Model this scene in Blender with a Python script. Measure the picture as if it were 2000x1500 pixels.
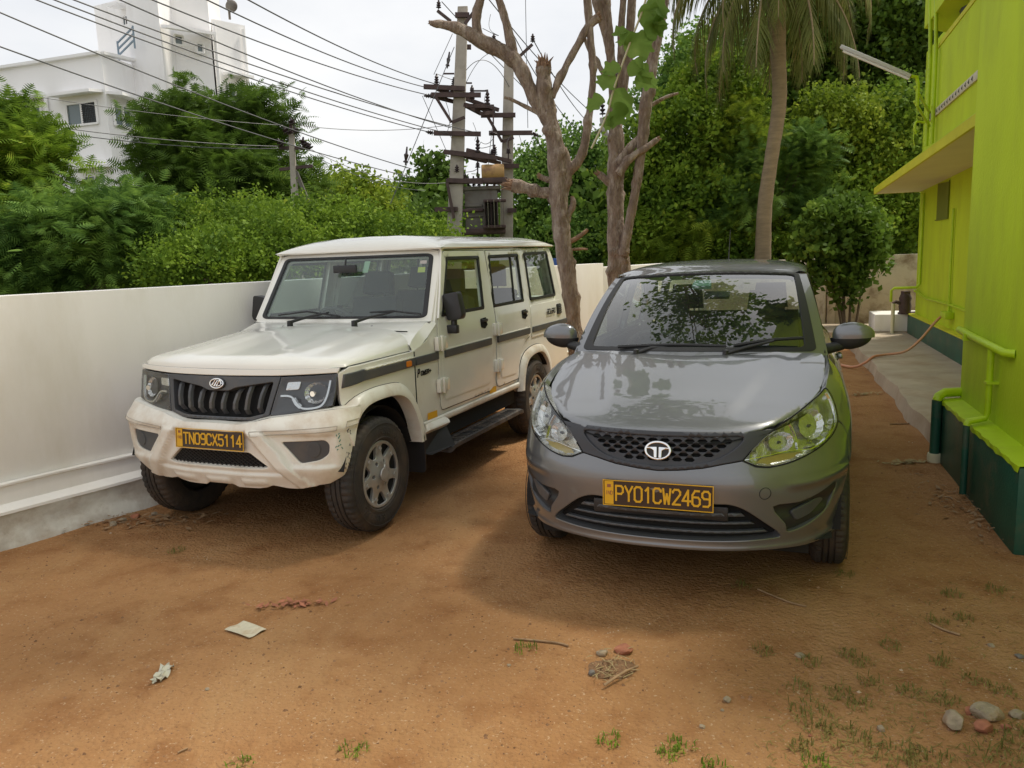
import bpy, bmesh, math, random
import numpy as np
from mathutils import Vector, Matrix, geometry, noise
random.seed(7); RNG = np.random.default_rng(7)
for _o in list(bpy.data.objects): bpy.data.objects.remove(_o)
scene = bpy.context.scene; COL = scene.collection
# ---------------------------------------------------------------- camera
CAM_F, CAM_P, CAM_H, CAM_R = 1540.0, .158, 1.62, -.036      # focal (px of a 2000 px wide frame), pitch, height, roll
cd = bpy.data.cameras.new('camera'); cam = bpy.data.objects.new('camera', cd); COL.objects.link(cam)
cam.location = (0, 0, CAM_H); cd.sensor_width = 36; cd.lens = CAM_F / 2000 * 36; cd.clip_end = 900; cd.clip_start = .05
cam.rotation_euler = (Matrix.Rotation(math.pi/2 - CAM_P, 3, 'X') @ Matrix.Rotation(CAM_R, 3, 'Z')).to_euler()
scene.camera = cam
# ---------------------------------------------------------------- sky and sun
SUN_EL, SUN_AZ = math.radians(62), math.radians(60)          # azimuth clockwise from the view direction (+Y)
world = bpy.data.worlds.new('World'); scene.world = world; world.use_nodes = True
wn = world.node_tree.nodes; wl = world.node_tree.links; wn.clear()
wo = wn.new('ShaderNodeOutputWorld'); bg = wn.new('ShaderNodeBackground'); bg2 = wn.new('ShaderNodeBackground'); mx = wn.new('ShaderNodeMixShader')
sky = wn.new('ShaderNodeTexSky'); sky.sky_type = 'NISHITA'; sky.sun_disc = False; sky.sun_elevation = SUN_EL; sky.sun_rotation = SUN_AZ
sky.air_density = 1.4; sky.dust_density = 4.0
wl.new(sky.outputs[0], bg.inputs[0]); bg.inputs[1].default_value = .10
tc = wn.new('ShaderNodeTexCoord'); mp = wn.new('ShaderNodeMapping'); mp.inputs['Scale'].default_value = (1.2, 1.2, 3.0)
nz = wn.new('ShaderNodeTexNoise'); nz.inputs['Scale'].default_value = 1.6; nz.inputs['Detail'].default_value = 7; nz.inputs['Roughness'].default_value = .55
cr = wn.new('ShaderNodeValToRGB'); cr.color_ramp.elements[0].position = .30; cr.color_ramp.elements[1].position = .72
cr.color_ramp.elements[0].color = (.62, .645, .69, 1); cr.color_ramp.elements[1].color = (.86, .855, .85, 1)
wl.new(tc.outputs['Generated'], mp.inputs[0]); wl.new(mp.outputs[0], nz.inputs[0]); wl.new(nz.outputs[0], cr.inputs[0]); wl.new(cr.outputs[0], bg2.inputs[0])
bg2.inputs[1].default_value = 1.12
mx.inputs[0].default_value = .90                              # nine tenths cloud cover
wl.new(bg.outputs[0], mx.inputs[1]); wl.new(bg2.outputs[0], mx.inputs[2]); wl.new(mx.outputs[0], wo.inputs[0])
sl = bpy.data.lights.new('sun', 'SUN'); sl.energy = 3.2; sl.angle = math.radians(7.5); sl.color = (1.0, .93, .80)
so = bpy.data.objects.new('sun', sl); COL.objects.link(so)
_sd = Vector((math.sin(SUN_AZ)*math.cos(SUN_EL), math.cos(SUN_AZ)*math.cos(SUN_EL), math.sin(SUN_EL)))
so.rotation_euler = _sd.to_track_quat('Z', 'Y').to_euler(); so.location = (0, 0, 30)
scene.view_settings.view_transform = 'Standard'; scene.view_settings.look = 'None'; scene.view_settings.exposure = 0.20; scene.view_settings.gamma = 1
scene.render.engine = 'CYCLES'; scene.render.resolution_x = 1024; scene.render.resolution_y = 768
scene.cycles.max_bounces = 8; scene.cycles.transparent_max_bounces = 12
# ---------------------------------------------------------------- object helpers
def tag(o, label=None, cat=None, group=None, kind=None):
    if label: o['label'] = label
    if cat: o['category'] = cat
    if group: o['group'] = group
    if kind: o['kind'] = kind
    return o
def thing(name, label, cat, loc=(0,0,0), rotz=0, group=None):
    o = bpy.data.objects.new(name, None); COL.objects.link(o); o.location = loc; o.rotation_euler = (0,0,rotz); o.empty_display_size = .1
    return tag(o, label, cat, group)
class MB:
    """collects geometry for ONE mesh object"""
    def __init__(s): s.v = []; s.f = []; s.m = []; s.mi = 0; s.vn = {}
    def add(s, vs, fs, mi=None):
        n = len(s.v); s.v.extend([tuple(p) for p in vs]); s.f.extend([tuple(i + n for i in f) for f in fs]); s.m.extend([s.mi if mi is None else mi] * len(fs)); return s
    def box(s, c, size, rz=0, taper=1.0, M=None):
        x, y, z = [d / 2 for d in size]; vs = []
        for dz in (-1, 1):
            k = taper if dz > 0 else 1
            for dx, dy in ((-1,-1),(1,-1),(1,1),(-1,1)):
                p = Vector((dx*x*k, dy*y*k, dz*z))
                if M is not None: p = M @ p
                elif rz: p = Matrix.Rotation(rz, 3, 'Z') @ p
                vs.append((p.x + c[0], p.y + c[1], p.z + c[2]))
        return s.add(vs, [(3,2,1,0),(4,5,6,7),(0,1,5,4),(1,2,6,5),(2,3,7,6),(3,0,4,7)])
    def bar(s, a, b, w, h=None, up=(0,0,1)):
        """box beam from a to b"""
        a = Vector(a); b = Vector(b); h = h or w; d = (b - a).normalized(); u = Vector(up)
        if abs(d.dot(u)) > .98: u = Vector((1,0,0))
        r = d.cross(u).normalized(); u = r.cross(d).normalized(); vs = []
        for p in (a, b):
            for i, j in ((-1,-1),(1,-1),(1,1),(-1,1)): vs.append(p + r*(i*w/2) + u*(j*h/2))
        return s.add(vs, [(3,2,1,0),(4,5,6,7),(0,1,5,4),(1,2,6,5),(2,3,7,6),(3,0,4,7)])
    def tube(s, pts, rad, n=8, caps=True, jag=0):
        pts = [Vector(p) for p in pts]; m = len(pts)
        if not hasattr(rad, '__len__'): rad = [rad] * m
        u = None; rings = []
        for i, p in enumerate(pts):
            d = (pts[min(i+1, m-1)] - pts[max(i-1, 0)]).normalized()
            if u is None:
                u = d.cross(Vector((0,0,1)))
                if u.length < .05: u = d.cross(Vector((1,0,0)))
            u = (u - d * u.dot(d)).normalized(); w = d.cross(u)
            rings.append([p + (u * math.cos(2*math.pi*k/n) + w * math.sin(2*math.pi*k/n)) * rad[i] * (1 + (random.uniform(-jag, jag) if jag else 0)) for k in range(n)])
        vs = [p for r in rings for p in r]; fs = []
        for i in range(m - 1):
            for k in range(n):
                fs.append((i*n+k, i*n+(k+1)%n, (i+1)*n+(k+1)%n, (i+1)*n+k))
        if caps: fs.append(tuple(range(n-1, -1, -1))); fs.append(tuple(range((m-1)*n, m*n)))
        return s.add(vs, fs)
    def lathe(s, prof, c=(0,0,0), axis='z', n=24, closed=False):
        vs = []; fs = []; m = len(prof)
        for k in range(n):
            t = 2*math.pi*k/n; co, si = math.cos(t), math.sin(t)
            for r, h in prof:
                p = {'z': (r*co, r*si, h), 'x': (h, r*co, r*si), 'y': (r*si, h, r*co)}[axis]
                vs.append((p[0]+c[0], p[1]+c[1], p[2]+c[2]))
        for k in range(n):
            k2 = (k+1) % n
            for i in range(m - 1): fs.append((k*m+i, k2*m+i, k2*m+i+1, k*m+i+1))
        if not closed:
            for i, rev in ((0, 0), (m-1, 1)):
                if prof[i][0] > 1e-4:
                    l = [k*m+i for k in range(n)]; fs.append(tuple(l if rev else l[::-1]))
        return s.add(vs, fs)
    def prism(s, poly, f, d):
        """poly: 2D points, f(a,b)->3D, d: extrusion vector"""
        n = len(poly); d = Vector(d); a = [Vector(f(*p)) for p in poly]; vs = a + [p + d for p in a]
        tr = geometry.tessellate_polygon([[Vector((p[0], p[1], 0)) for p in poly]])
        fs = [tuple(t) for t in tr] + [tuple(i + n for i in reversed(t)) for t in tr]
        fs += [(i, (i+1) % n, (i+1) % n + n, i + n) for i in range(n)]
        return s.add(vs, fs)
    def grid(s, f, us, vs_):
        vs = [f(u, v) for v in vs_ for u in us]; n = len(us)
        return s.add(vs, [(j*n+i, j*n+i+1, (j+1)*n+i+1, (j+1)*n+i) for j in range(len(vs_)-1) for i in range(n-1)])
    def build(s, name, mats, parent=None, smooth=None, bevel=0, fix=True):
        me = bpy.data.meshes.new(name); me.from_pydata(s.v, [], s.f)
        if not isinstance(mats, (list, tuple)): mats = [mats]
        for m in mats: me.materials.append(m)
        if len(mats) > 1: me.polygons.foreach_set('material_index', s.m)
        if fix or bevel:
            bm = bmesh.new(); bm.from_mesh(me)
            if fix: bmesh.ops.recalc_face_normals(bm, faces=bm.faces)
            if bevel:
                bmesh.ops.remove_doubles(bm, verts=bm.verts, dist=1e-5)
                es = [e for e in bm.edges if len(e.link_faces) == 2 and e.calc_face_angle(0) > .5]
                bmesh.ops.bevel(bm, geom=es, offset=bevel, segments=2, profile=.5, affect='EDGES', clamp_overlap=True)
            bm.to_mesh(me); bm.free()
        me.update()
        if smooth is None and bevel: smooth = 40
        if smooth:
            me.polygons.foreach_set('use_smooth', [True] * len(me.polygons)); me.set_sharp_from_angle(angle=math.radians(smooth))
        if s.vn and smooth and not bevel and not fix:
            nn = np.zeros((len(me.vertices), 3), np.float32)
            for i, q in s.vn.items(): nn[i] = q
            me.normals_split_custom_set_from_vertices(nn.tolist())
        o = bpy.data.objects.new(name, me); COL.objects.link(o)
        if parent: o.parent = parent
        return o
def inpoly(P, poly):
    x, y = P[:, 0], P[:, 1]; r = np.zeros(len(P), bool); n = len(poly)
    for i in range(n):
        x0, y0 = poly[i]; x1, y1 = poly[(i+1) % n]
        if y0 == y1: continue
        c = ((y0 > y) != (y1 > y)) & (x < (x1 - x0) * (y - y0) / (y1 - y0) + x0); r ^= c
    return r
def distpoly(P, poly):
    d = np.full(len(P), 1e9); n = len(poly)
    for i in range(n):
        a = np.array(poly[i]); b = np.array(poly[(i+1) % n]); ab = b - a; L = ab @ ab
        if L < 1e-12: continue
        t = np.clip(((P - a) @ ab) / L, 0, 1); d = np.minimum(d, np.linalg.norm(P - (a + t[:, None] * ab), axis=1))
    return d
def rnd(poly, r, n=4):
    """round the corners of a polygon"""
    out = []; m = len(poly)
    if not hasattr(r, '__len__'): r = [r] * m
    for i in range(m):
        p0 = Vector(poly[i-1]); p = Vector(poly[i]); p1 = Vector(poly[(i+1) % m])
        a = p0 - p; b = p1 - p; rr = min(r[i], a.length * .48, b.length * .48)
        if rr < 1e-4: out.append(tuple(p)); continue
        s = p + a.normalized() * rr; e = p + b.normalized() * rr
        for k in range(n + 1):
            t = k / n; q = s * (1-t)**2 + p * 2*t*(1-t) + e * t*t; out.append((q.x, q.y))
    return out
def smoothpoly(pts, n=4, closed=True):
    out = []; m = len(pts)
    rng = range(m) if closed else range(m - 1)
    for i in rng:
        g = (lambda k: pts[k % m]) if closed else (lambda k: pts[max(0, min(m-1, k))])
        p0, p1, p2, p3 = g(i-1), g(i), g(i+1), g(i+2)
        for k in range(n):
            t = k / n
            out.append(tuple(.5 * ((2*p1[d]) + (-p0[d]+p2[d])*t + (2*p0[d]-5*p1[d]+4*p2[d]-p3[d])*t*t + (-p0[d]+3*p1[d]-3*p2[d]+p3[d])*t**3) for d in range(len(p1))))
    if not closed: out.append(tuple(pts[-1]))
    return out
def resample(poly, res):
    out = []; n = len(poly)
    for i in range(n):
        a = poly[i]; b = poly[(i+1) % n]; L = math.hypot(b[0]-a[0], b[1]-a[1])
        if L < 1e-5: continue
        k = max(1, int(math.ceil(L / res)))
        for j in range(k): out.append((a[0]+(b[0]-a[0])*j/k, a[1]+(b[1]-a[1])*j/k))
    return out
def inset(poly, d):
    n = len(poly); ar = sum(poly[i][0]*poly[(i+1)%n][1] - poly[(i+1)%n][0]*poly[i][1] for i in range(n)); sg = 1 if ar > 0 else -1
    out = []
    for i in range(n):
        a, p, b = Vector(poly[i-1]), Vector(poly[i]), Vector(poly[(i+1) % n])
        e1 = (p - a); e2 = (b - p)
        if e1.length < 1e-7 or e2.length < 1e-7: out.append(tuple(p)); continue
        e1.normalize(); e2.normalize()
        n1 = Vector((-e1.y, e1.x)) * sg; n2 = Vector((-e2.y, e2.x)) * sg; m = (n1 + n2)
        if m.length < 1e-4: m = n1
        m.normalize(); k = d / max(.45, m.dot(n1)); out.append((p.x + m.x*k, p.y + m.y*k))
    return out
def snormal(S, a, b, out):
    e = 1.5e-3; p = Vector(S(a, b)); u = Vector(S(a+e, b)) - Vector(S(a-e, b)); v = Vector(S(a, b+e)) - Vector(S(a, b-e)); n = u.cross(v)
    n = n.normalized() if n.length > 1e-12 else Vector((0,0,1))
    return p, (n if n.dot(p - out) > 0 else -n)
def patch(mb, outline, S, res=.03, holes=(), off=0.0, bevel=.004, rim=.015, out=Vector((0, 2, .7)), extra=None):
    """trimmed panel on the surface S(a,b): rounded edge, returned rim, holes cut through"""
    loops = [resample(outline, res)] + [resample(h, res) for h in holes]
    rims = []; pts = []; edges = []; dep = []
    for li, L in enumerate(loops):
        n0 = len(pts); pts += L; dep += [-bevel] * len(L); n = len(L); edges += [(n0+i, n0+(i+1) % n) for i in range(n)]; rims.append((n0, n))
        if bevel > 0:
            I = inset(L, bevel if li == 0 else -bevel); n0 = len(pts)
            pts += I; dep += [0.0] * n
    A = np.array(loops[0]); x0, y0 = A.min(0); x1, y1 = A.max(0)
    gx, gy = np.meshgrid(np.arange(x0 + res*.5, x1, res), np.arange(y0 + res*.5, y1, res)); G = np.stack([gx.ravel(), gy.ravel()], 1)
    if len(G):
        k = inpoly(G, loops[0]) & (distpoly(G, loops[0]) > max(bevel * 1.6, res * .45))
        for h in loops[1:]: k &= ~inpoly(G, h) & (distpoly(G, h) > max(bevel * 1.6, res * .45))
        G = G[k]; pts += [tuple(p) for p in G]; dep += [0.0] * len(G)
    vc, ed, fc, ov, oe, of = geometry.delaunay_2d_cdt([Vector(p) for p in pts], edges, [], 0, 1e-6)
    P2 = np.array([tuple(v) for v in vc]); cen = np.array([P2[list(f)].mean(0) for f in fc])
    keep = inpoly(cen, loops[0])
    for h in loops[1:]: keep &= ~inpoly(cen, h)
    D = [0.0] * len(vc)
    for i, o in enumerate(ov): D[i] = min((dep[j] for j in o), default=0.0) if o else 0.0
    V3 = []; N3 = []; VN = []
    def SD(a, b_):
        p, nn = snormal(S, a, b_, out); return p + nn * (off + extra(a, b_))
    for i, q in enumerate(vc):
        p, nn = snormal(S, q[0], q[1], out)
        if extra: pd, vn = snormal(SD, q[0], q[1], out); vn = vn if vn.dot(nn) > 0 else -vn
        else: pd = p + nn * off; vn = nn
        V3.append(pd + nn * D[i]); N3.append(nn); VN.append(vn)
    F = []
    for f, kp in zip(fc, keep):
        if not kp: continue
        a, b, c = [V3[i] for i in f[:3]]
        F.append(tuple(f) if (b - a).cross(c - a).dot(N3[f[0]]) > 0 else tuple(reversed(f)))
    if rim > 0:
        inv = {}
        for i, o in enumerate(ov):
            for j in o: inv[j] = i
        for n0, n in rims:
            ids = [inv[n0+i] for i in range(n) if n0+i in inv]; m = len(ids); top = len(V3)
            for q_, i in enumerate(ids):
                V3.append(V3[i].copy())
                if bevel > 0:      # outward-leaning normal on the rounded edge
                    e_ = (V3[ids[(q_+1) % m]] - V3[ids[q_-1]]).cross(N3[i]); L_ = loops[[r_[0] for r_ in rims].index(n0)]
                    if e_.length > 1e-9:
                        e_.normalize(); c_ = P2[i]; t_ = P2[ids[(q_+1) % m]] - P2[ids[q_-1]]; r2_ = np.array([t_[1], -t_[0]]); r2_ = r2_ / (np.linalg.norm(r2_) + 1e-12)
                        side_ = inpoly(np.array([c_ + r2_*bevel*.3]), loops[0])[0]
                        for h in loops[1:]: side_ = side_ and not inpoly(np.array([c_ + r2_*bevel*.3]), h)[0]
                        q3 = Vector(S(*(c_ + r2_*bevel*.3))) - Vector(S(*c_))
                        if (e_.dot(q3) > 0) == bool(side_): e_ = -e_
                        VN[i] = (VN[i] + e_*.8).normalized()
            base = len(V3)
            for i in ids: V3.append(V3[i] - N3[i] * rim)
            ids = list(range(top, top + m)); F += [(ids[i], ids[(i+1) % m], base + (i+1) % m, base + i) for i in range(m)]
    n0_ = len(mb.v); mb.add(V3, F)
    for i, q in enumerate(VN): mb.vn[n0_ + i] = tuple(q)
    return mb
def ribbon(mb, path, S, w, off=.002, h=.004, out=Vector((0,2,.7)), closed=False):
    """raised band of width w following a 2D path on S"""
    n = len(path); vs = []; 
    for i, q in enumerate(path):
        a = path[i-1] if (i or closed) else q; b = path[(i+1) % n] if (i < n-1 or closed) else q
        pa = Vector(S(*a)); pb = Vector(S(*b)); p, nn = snormal(S, q[0], q[1], out)
        t = (pb - pa); t = t.normalized() if t.length > 1e-9 else Vector((1,0,0)); r = t.cross(nn).normalized()
        vs += [p + r*w/2 + nn*(off - .004), p + r*(w/2 - h*.4) + nn*(off+h), p - r*(w/2 - h*.4) + nn*(off+h), p - r*w/2 + nn*(off - .004)]
    m = n if closed else n - 1; fs = []
    for i in range(m):
        j = (i+1) % n
        for k in range(3): fs.append((i*4+k, i*4+k+1, j*4+k+1, j*4+k))
    if not closed: fs += [(0,1,2,3), ((n-1)*4+3, (n-1)*4+2, (n-1)*4+1, (n-1)*4)]
    return mb.add(vs, fs)
def cam_ray(px, py):
    X = px - 1000; Y = py - 750; c, s = math.cos(CAM_R), math.sin(CAM_R); X, Y = X*c + Y*s, -X*s + Y*c
    return Vector((X, CAM_F*math.cos(CAM_P) - Y*math.sin(CAM_P), -CAM_F*math.sin(CAM_P) - Y*math.cos(CAM_P))) / CAM_F
def at(px, py, Y):
    """surveyed point: photo pixel at a known distance Y in front of the camera position"""
    d = cam_ray(px, py); t = Y / d.y; return Vector((d.x*t, Y, CAM_H + d.z*t))
def gnd(px, py, z=0.0):
    d = cam_ray(px, py); t = (z - CAM_H) / d.z; return Vector((d.x*t, d.y*t, z))
# ---------------------------------------------------------------- materials
def mat(name, col, rough=.6, metal=0, coat=0, spec=.5, noise=0, nscale=8, bump=0, bscale=40, emit=None, coatr=.03, dirt=None, dscale=3, dlow=.5, dhigh=.7, alpha=None, col2=None, coords='Object', stretch=None, bdist=.01):
    m = bpy.data.materials.new(name); m.use_nodes = True; nt = m.node_tree; N = nt.nodes; L = nt.links; b = N['Principled BSDF']
    b.inputs['Base Color'].default_value = (*col, 1); b.inputs['Roughness'].default_value = rough; b.inputs['Metallic'].default_value = metal
    b.inputs['Coat Weight'].default_value = coat; b.inputs['Coat Roughness'].default_value = coatr; b.inputs['Specular IOR Level'].default_value = spec
    t = N.new('ShaderNodeTexCoord'); src = t.outputs[coords]
    if stretch:
        mm = N.new('ShaderNodeMapping'); mm.inputs['Scale'].default_value = stretch; L.new(src, mm.inputs[0]); src = mm.outputs[0]
    last = None
    if noise or col2:
        n = N.new('ShaderNodeTexNoise'); n.inputs['Scale'].default_value = nscale; n.inputs['Detail'].default_value = 8; n.inputs['Roughness'].default_value = .6; L.new(src, n.inputs[0])
        x = N.new('ShaderNodeMix'); x.data_type = 'RGBA'; r = N.new('ShaderNodeMapRange'); r.inputs[1].default_value = .3; r.inputs[2].default_value = .7; L.new(n.outputs[0], r.inputs[0]); L.new(r.outputs[0], x.inputs[0])
        c2 = col2 or tuple(c * (1 + noise) for c in col); c1 = col if col2 else tuple(c * (1 - noise) for c in col)
        x.inputs[6].default_value = (*c1, 1); x.inputs[7].default_value = (*c2, 1); last = x.outputs[2]
    if dirt:
        n = N.new('ShaderNodeTexNoise'); n.inputs['Scale'].default_value = dscale; n.inputs['Detail'].default_value = 10; n.inputs['Roughness'].default_value = .65; L.new(src, n.inputs[0])
        r = N.new('ShaderNodeMapRange'); r.inputs[1].default_value = dlow; r.inputs[2].default_value = dhigh; L.new(n.outputs[0], r.inputs[0])
        x = N.new('ShaderNodeMix'); x.data_type = 'RGBA'; L.new(r.outputs[0], x.inputs[0])
        if last: L.new(last, x.inputs[6])
        else: x.inputs[6].default_value = (*col, 1)
        x.inputs[7].default_value = (*dirt, 1); last = x.outputs[2]
    if last: L.new(last, b.inputs['Base Color'])
    if bump:
        n = N.new('ShaderNodeTexNoise'); n.inputs['Scale'].default_value = bscale; n.inputs['Detail'].default_value = 6; L.new(src, n.inputs[0])
        u = N.new('ShaderNodeBump'); u.inputs['Strength'].default_value = bump; u.inputs['Distance'].default_value = bdist; L.new(n.outputs[0], u.inputs['Height']); L.new(u.outputs[0], b.inputs['Normal'])
    if emit: b.inputs['Emission Color'].default_value = (*emit, 1); b.inputs['Emission Strength'].default_value = 1
    return m
def glassmat(name, tint, refl=1.0, rough=0.0, ior=1.5, dust=0, dcol=(.5,.55,.5)):
    m = bpy.data.materials.new(name); m.use_nodes = True; nt = m.node_tree; N = nt.nodes; L = nt.links; N.clear()
    o = N.new('ShaderNodeOutputMaterial'); x = N.new('ShaderNodeMixShader'); t = N.new('ShaderNodeBsdfTransparent'); g = N.new('ShaderNodeBsdfGlossy'); f = N.new('ShaderNodeFresnel')
    t.inputs[0].default_value = (*tint, 1); g.inputs['Roughness'].default_value = rough; g.inputs[0].default_value = (1,1,1,1); f.inputs[0].default_value = ior
    ge = N.new('ShaderNodeNewGeometry'); mi_ = N.new('ShaderNodeMapRange'); mi_.inputs[3].default_value = ior; mi_.inputs[4].default_value = 1/ior; L.new(ge.outputs['Backfacing'], mi_.inputs[0]); L.new(mi_.outputs[0], f.inputs[0])
    mm = N.new('ShaderNodeMath'); mm.operation = 'MULTIPLY'; mm.use_clamp = True; mm.inputs[1].default_value = refl; L.new(f.outputs[0], mm.inputs[0])
    
    ts = t.outputs[0]
    if dust:
        df = N.new('ShaderNodeBsdfDiffuse'); df.inputs[0].default_value = (*dcol, 1); md = N.new('ShaderNodeMixShader'); L.new(t.outputs[0], md.inputs[1]); L.new(df.outputs[0], md.inputs[2])
        tc_ = N.new('ShaderNodeTexCoord'); n_ = N.new('ShaderNodeTexNoise'); n_.inputs['Scale'].default_value = 3; n_.inputs['Detail'].default_value = 8; r_ = N.new('ShaderNodeMapRange'); r_.inputs[3].default_value = dust*.6; r_.inputs[4].default_value = dust*1.4
        L.new(tc_.outputs['Object'], n_.inputs[0]); L.new(n_.outputs[0], r_.inputs[0]); L.new(r_.outputs[0], md.inputs[0]); ts = md.outputs[0]
    L.new(mm.outputs[0], x.inputs[0]); L.new(ts, x.inputs[1]); L.new(g.outputs[0], x.inputs[2]); L.new(x.outputs[0], o.inputs[0])
    return m
def leafmat(name, c1, c2, c3=None, trans=.35, rough=.5):
    m = bpy.data.materials.new(name); m.use_nodes = True; nt = m.node_tree; N = nt.nodes; L = nt.links; b = N['Principled BSDF']
    g = N.new('ShaderNodeNewGeometry'); r = N.new('ShaderNodeValToRGB'); r.color_ramp.elements[0].color = (*c1, 1); r.color_ramp.elements[1].color = (*c2, 1); r.color_ramp.elements[1].position = .85
    if c3: e = r.color_ramp.elements.new(.95); e.color = (*c3, 1)
    t = N.new('ShaderNodeTexCoord'); n = N.new('ShaderNodeTexNoise'); n.inputs['Scale'].default_value = 1.7; n.inputs['Detail'].default_value = 5; L.new(t.outputs['Object'], n.inputs[0])
    a = N.new('ShaderNodeMath'); a.operation = 'MULTIPLY_ADD'; a.inputs[1].default_value = .42; L.new(g.outputs['Random Per Island'], a.inputs[0])
    k = N.new('ShaderNodeMapRange'); k.inputs[1].default_value = .40; k.inputs[2].default_value = .62; k.inputs[4].default_value = .58; L.new(n.outputs[0], k.inputs[0]); L.new(k.outputs[0], a.inputs[2])
    L.new(a.outputs[0], r.inputs[0]); L.new(r.outputs[0], b.inputs['Base Color']); b.inputs['Roughness'].default_value = max(rough, .6); b.inputs['Specular IOR Level'].default_value = .12
    tr = N.new('ShaderNodeBsdfTranslucent'); mxs = N.new('ShaderNodeMixShader'); mxs.inputs[0].default_value = trans; L.new(r.outputs[0], tr.inputs[0])
    o = N['Material Output']; L.new(b.outputs[0], mxs.inputs[1]); L.new(tr.outputs[0], mxs.inputs[2]); L.new(mxs.outputs[0], o.inputs[0])
    return m
M = {}
M['cream'] = mat('cream_paint', (.86,.84,.765), .26, coat=.8, coatr=.08, noise=.03, nscale=3, dirt=(.50,.36,.22), dscale=2.2, dlow=.60, dhigh=.90)
M['cream_dirty'] = mat('dusty_cream_plastic', (.84,.82,.74), .40, coat=.15, coatr=.2, dirt=(.48,.34,.20), dscale=3.0, dlow=.46, dhigh=.80)
M['black_plastic'] = mat('black_plastic', (.022,.022,.024), .45, noise=.2, nscale=5, bump=.05, bscale=300)
M['grey_plastic'] = mat('dark_grey_plastic', (.075,.08,.088), .42, noise=.12, nscale=4, dirt=(.16,.13,.10), dscale=4, dlow=.5, dhigh=.9)
M['rubber'] = mat('black_rubber', (.017,.017,.018), .55)
M['gap'] = mat('seam_shadow_black', (.006,.006,.006), .9)
M['tyre'] = mat('dusty_tyre', (.030,.027,.025), .75, dirt=(.11,.075,.048), dscale=5, dlow=.42, dhigh=.85, bump=.3, bscale=90)
M['cover'] = mat('silver_wheel_cover', (.47,.47,.46), .38, metal=.55, dirt=(.22,.17,.12), dscale=9, dlow=.55, dhigh=.9)
M['chrome'] = mat('chrome', (.86,.86,.86), .08, metal=1)
M['silverp'] = mat('satin_silver', (.62,.63,.64), .25, metal=.9)
M['greypaint'] = mat('grey_metallic_paint', (.185,.19,.20), .34, metal=.6, coat=1, coatr=.025, noise=.02, nscale=2, dirt=(.26,.20,.15), dscale=2.5, dlow=.66, dhigh=1.1)
M['glass_green'] = glassmat('green_tinted_glass', (.80,.95,.90), 1.7, dust=.07, dcol=(.45,.62,.56))
M['glass_side'] = glassmat('side_window_glass', (.86,.93,.86), 1.2, dust=.03)
M['glass_dark'] = glassmat('dark_side_glass', (.30,.36,.32), 1.5)
M['screen'] = glassmat('clear_windscreen', (.66,.76,.72), 2.3, dust=.02)
M['lens'] = glassmat('clear_lamp_lens', (.90,.92,.92), 1.3)
M['lampblack'] = mat('smoked_lamp_housing', (.045,.046,.052), .25)
M['reflector'] = mat('lamp_reflector', (.72,.72,.72), .16, metal=.9, bump=.5, bscale=60)
M['zgrille'] = mat('hatch_grille_black_plastic', (.040,.042,.050), .42, noise=.1, nscale=4)
M['amber'] = mat('amber_plastic', (.75,.22,.01), .3)
M['reflyel'] = mat('yellow_reflector_tape', (.80,.42,.02), .4)
M['plate'] = mat('number_plate_brown_black', (.045,.028,.022), .35)
M['plateyel'] = mat('number_plate_yellow', (.75,.42,.02), .4)
M['seat'] = mat('dark_seat_fabric', (.050,.052,.054), .8)
M['dash'] = mat('dashboard_plastic', (.055,.055,.055), .6)
M['interior'] = mat('grey_cabin_trim', (.16,.16,.15), .8)
M['underbody'] = mat('underbody_black', (.012,.011,.010), .85)
M['concrete_pole'] = mat('weathered_concrete', (.40,.36,.31), .85, noise=.15, nscale=3, dirt=(.24,.21,.17), dscale=2, bump=.2, bscale=60)
M['rust'] = mat('rusty_steel', (.075,.045,.042), .7, noise=.35, nscale=6)
M['insul'] = mat('brown_porcelain', (.045,.028,.03), .25)
M['transf'] = mat('transformer_grey', (.15,.135,.115), .6, noise=.2, nscale=2, dirt=(.09,.06,.045), dscale=3)
M['transf2'] = mat('transformer_radiator_khaki', (.27,.25,.17), .55, noise=.15, nscale=2)
M['drum'] = mat('ochre_oil_drum', (.42,.25,.09), .6, dirt=(.22,.11,.06), dscale=5)
M['wire'] = mat('aluminium_cable', (.10,.10,.105), .5)
M['bark'] = mat('brown_bark', (.33,.245,.19), .9, col2=(.16,.11,.085), nscale=9, bump=1.0, bscale=26, dirt=(.44,.36,.30), dscale=6, dlow=.48, dhigh=.66, stretch=(1.8,1.8,.6), bdist=.04)
M['bark_dark'] = mat('dark_bark', (.11,.08,.055), .9, noise=.3, nscale=6, bump=.6, bscale=25)
M['woodcut'] = mat('split_pale_wood', (.25,.15,.095), .9, noise=.45, nscale=14, bump=.8, bscale=50)
M['palmbark'] = mat('ringed_palm_bark', (.27,.20,.12), .9, noise=.2, nscale=4, bump=.8, bscale=18, stretch=(1,1,5))
M['green'] = mat('lime_green_wall', (.54,.70,.010), .75, noise=.07, nscale=1.2, bump=.4, bscale=60, dirt=(.42,.53,.015), dscale=1.8, dlow=.45, dhigh=.80, stretch=(1.3,1.3,.5))
M['greenpipe'] = mat('lime_green_pipe', (.46,.64,.012), .45, noise=.08, nscale=6, dirt=(.35,.42,.03), dscale=5, dlow=.55, dhigh=.85)
M['yellowg'] = mat('yellow_green_ledge', (.60,.60,.02), .7, noise=.08, nscale=3, dirt=(.40,.36,.05), dscale=6, dlow=.55, dhigh=.8)
M['dkgreen'] = mat('dark_green_plinth', (.012,.082,.050), .5, noise=.25, nscale=3, dirt=(.13,.11,.07), dscale=5, dlow=.52, dhigh=.85, bump=.2, bscale=60)
M['offwhite'] = mat('canopy_underside', (.66,.62,.42), .8, noise=.05, nscale=2)
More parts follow.
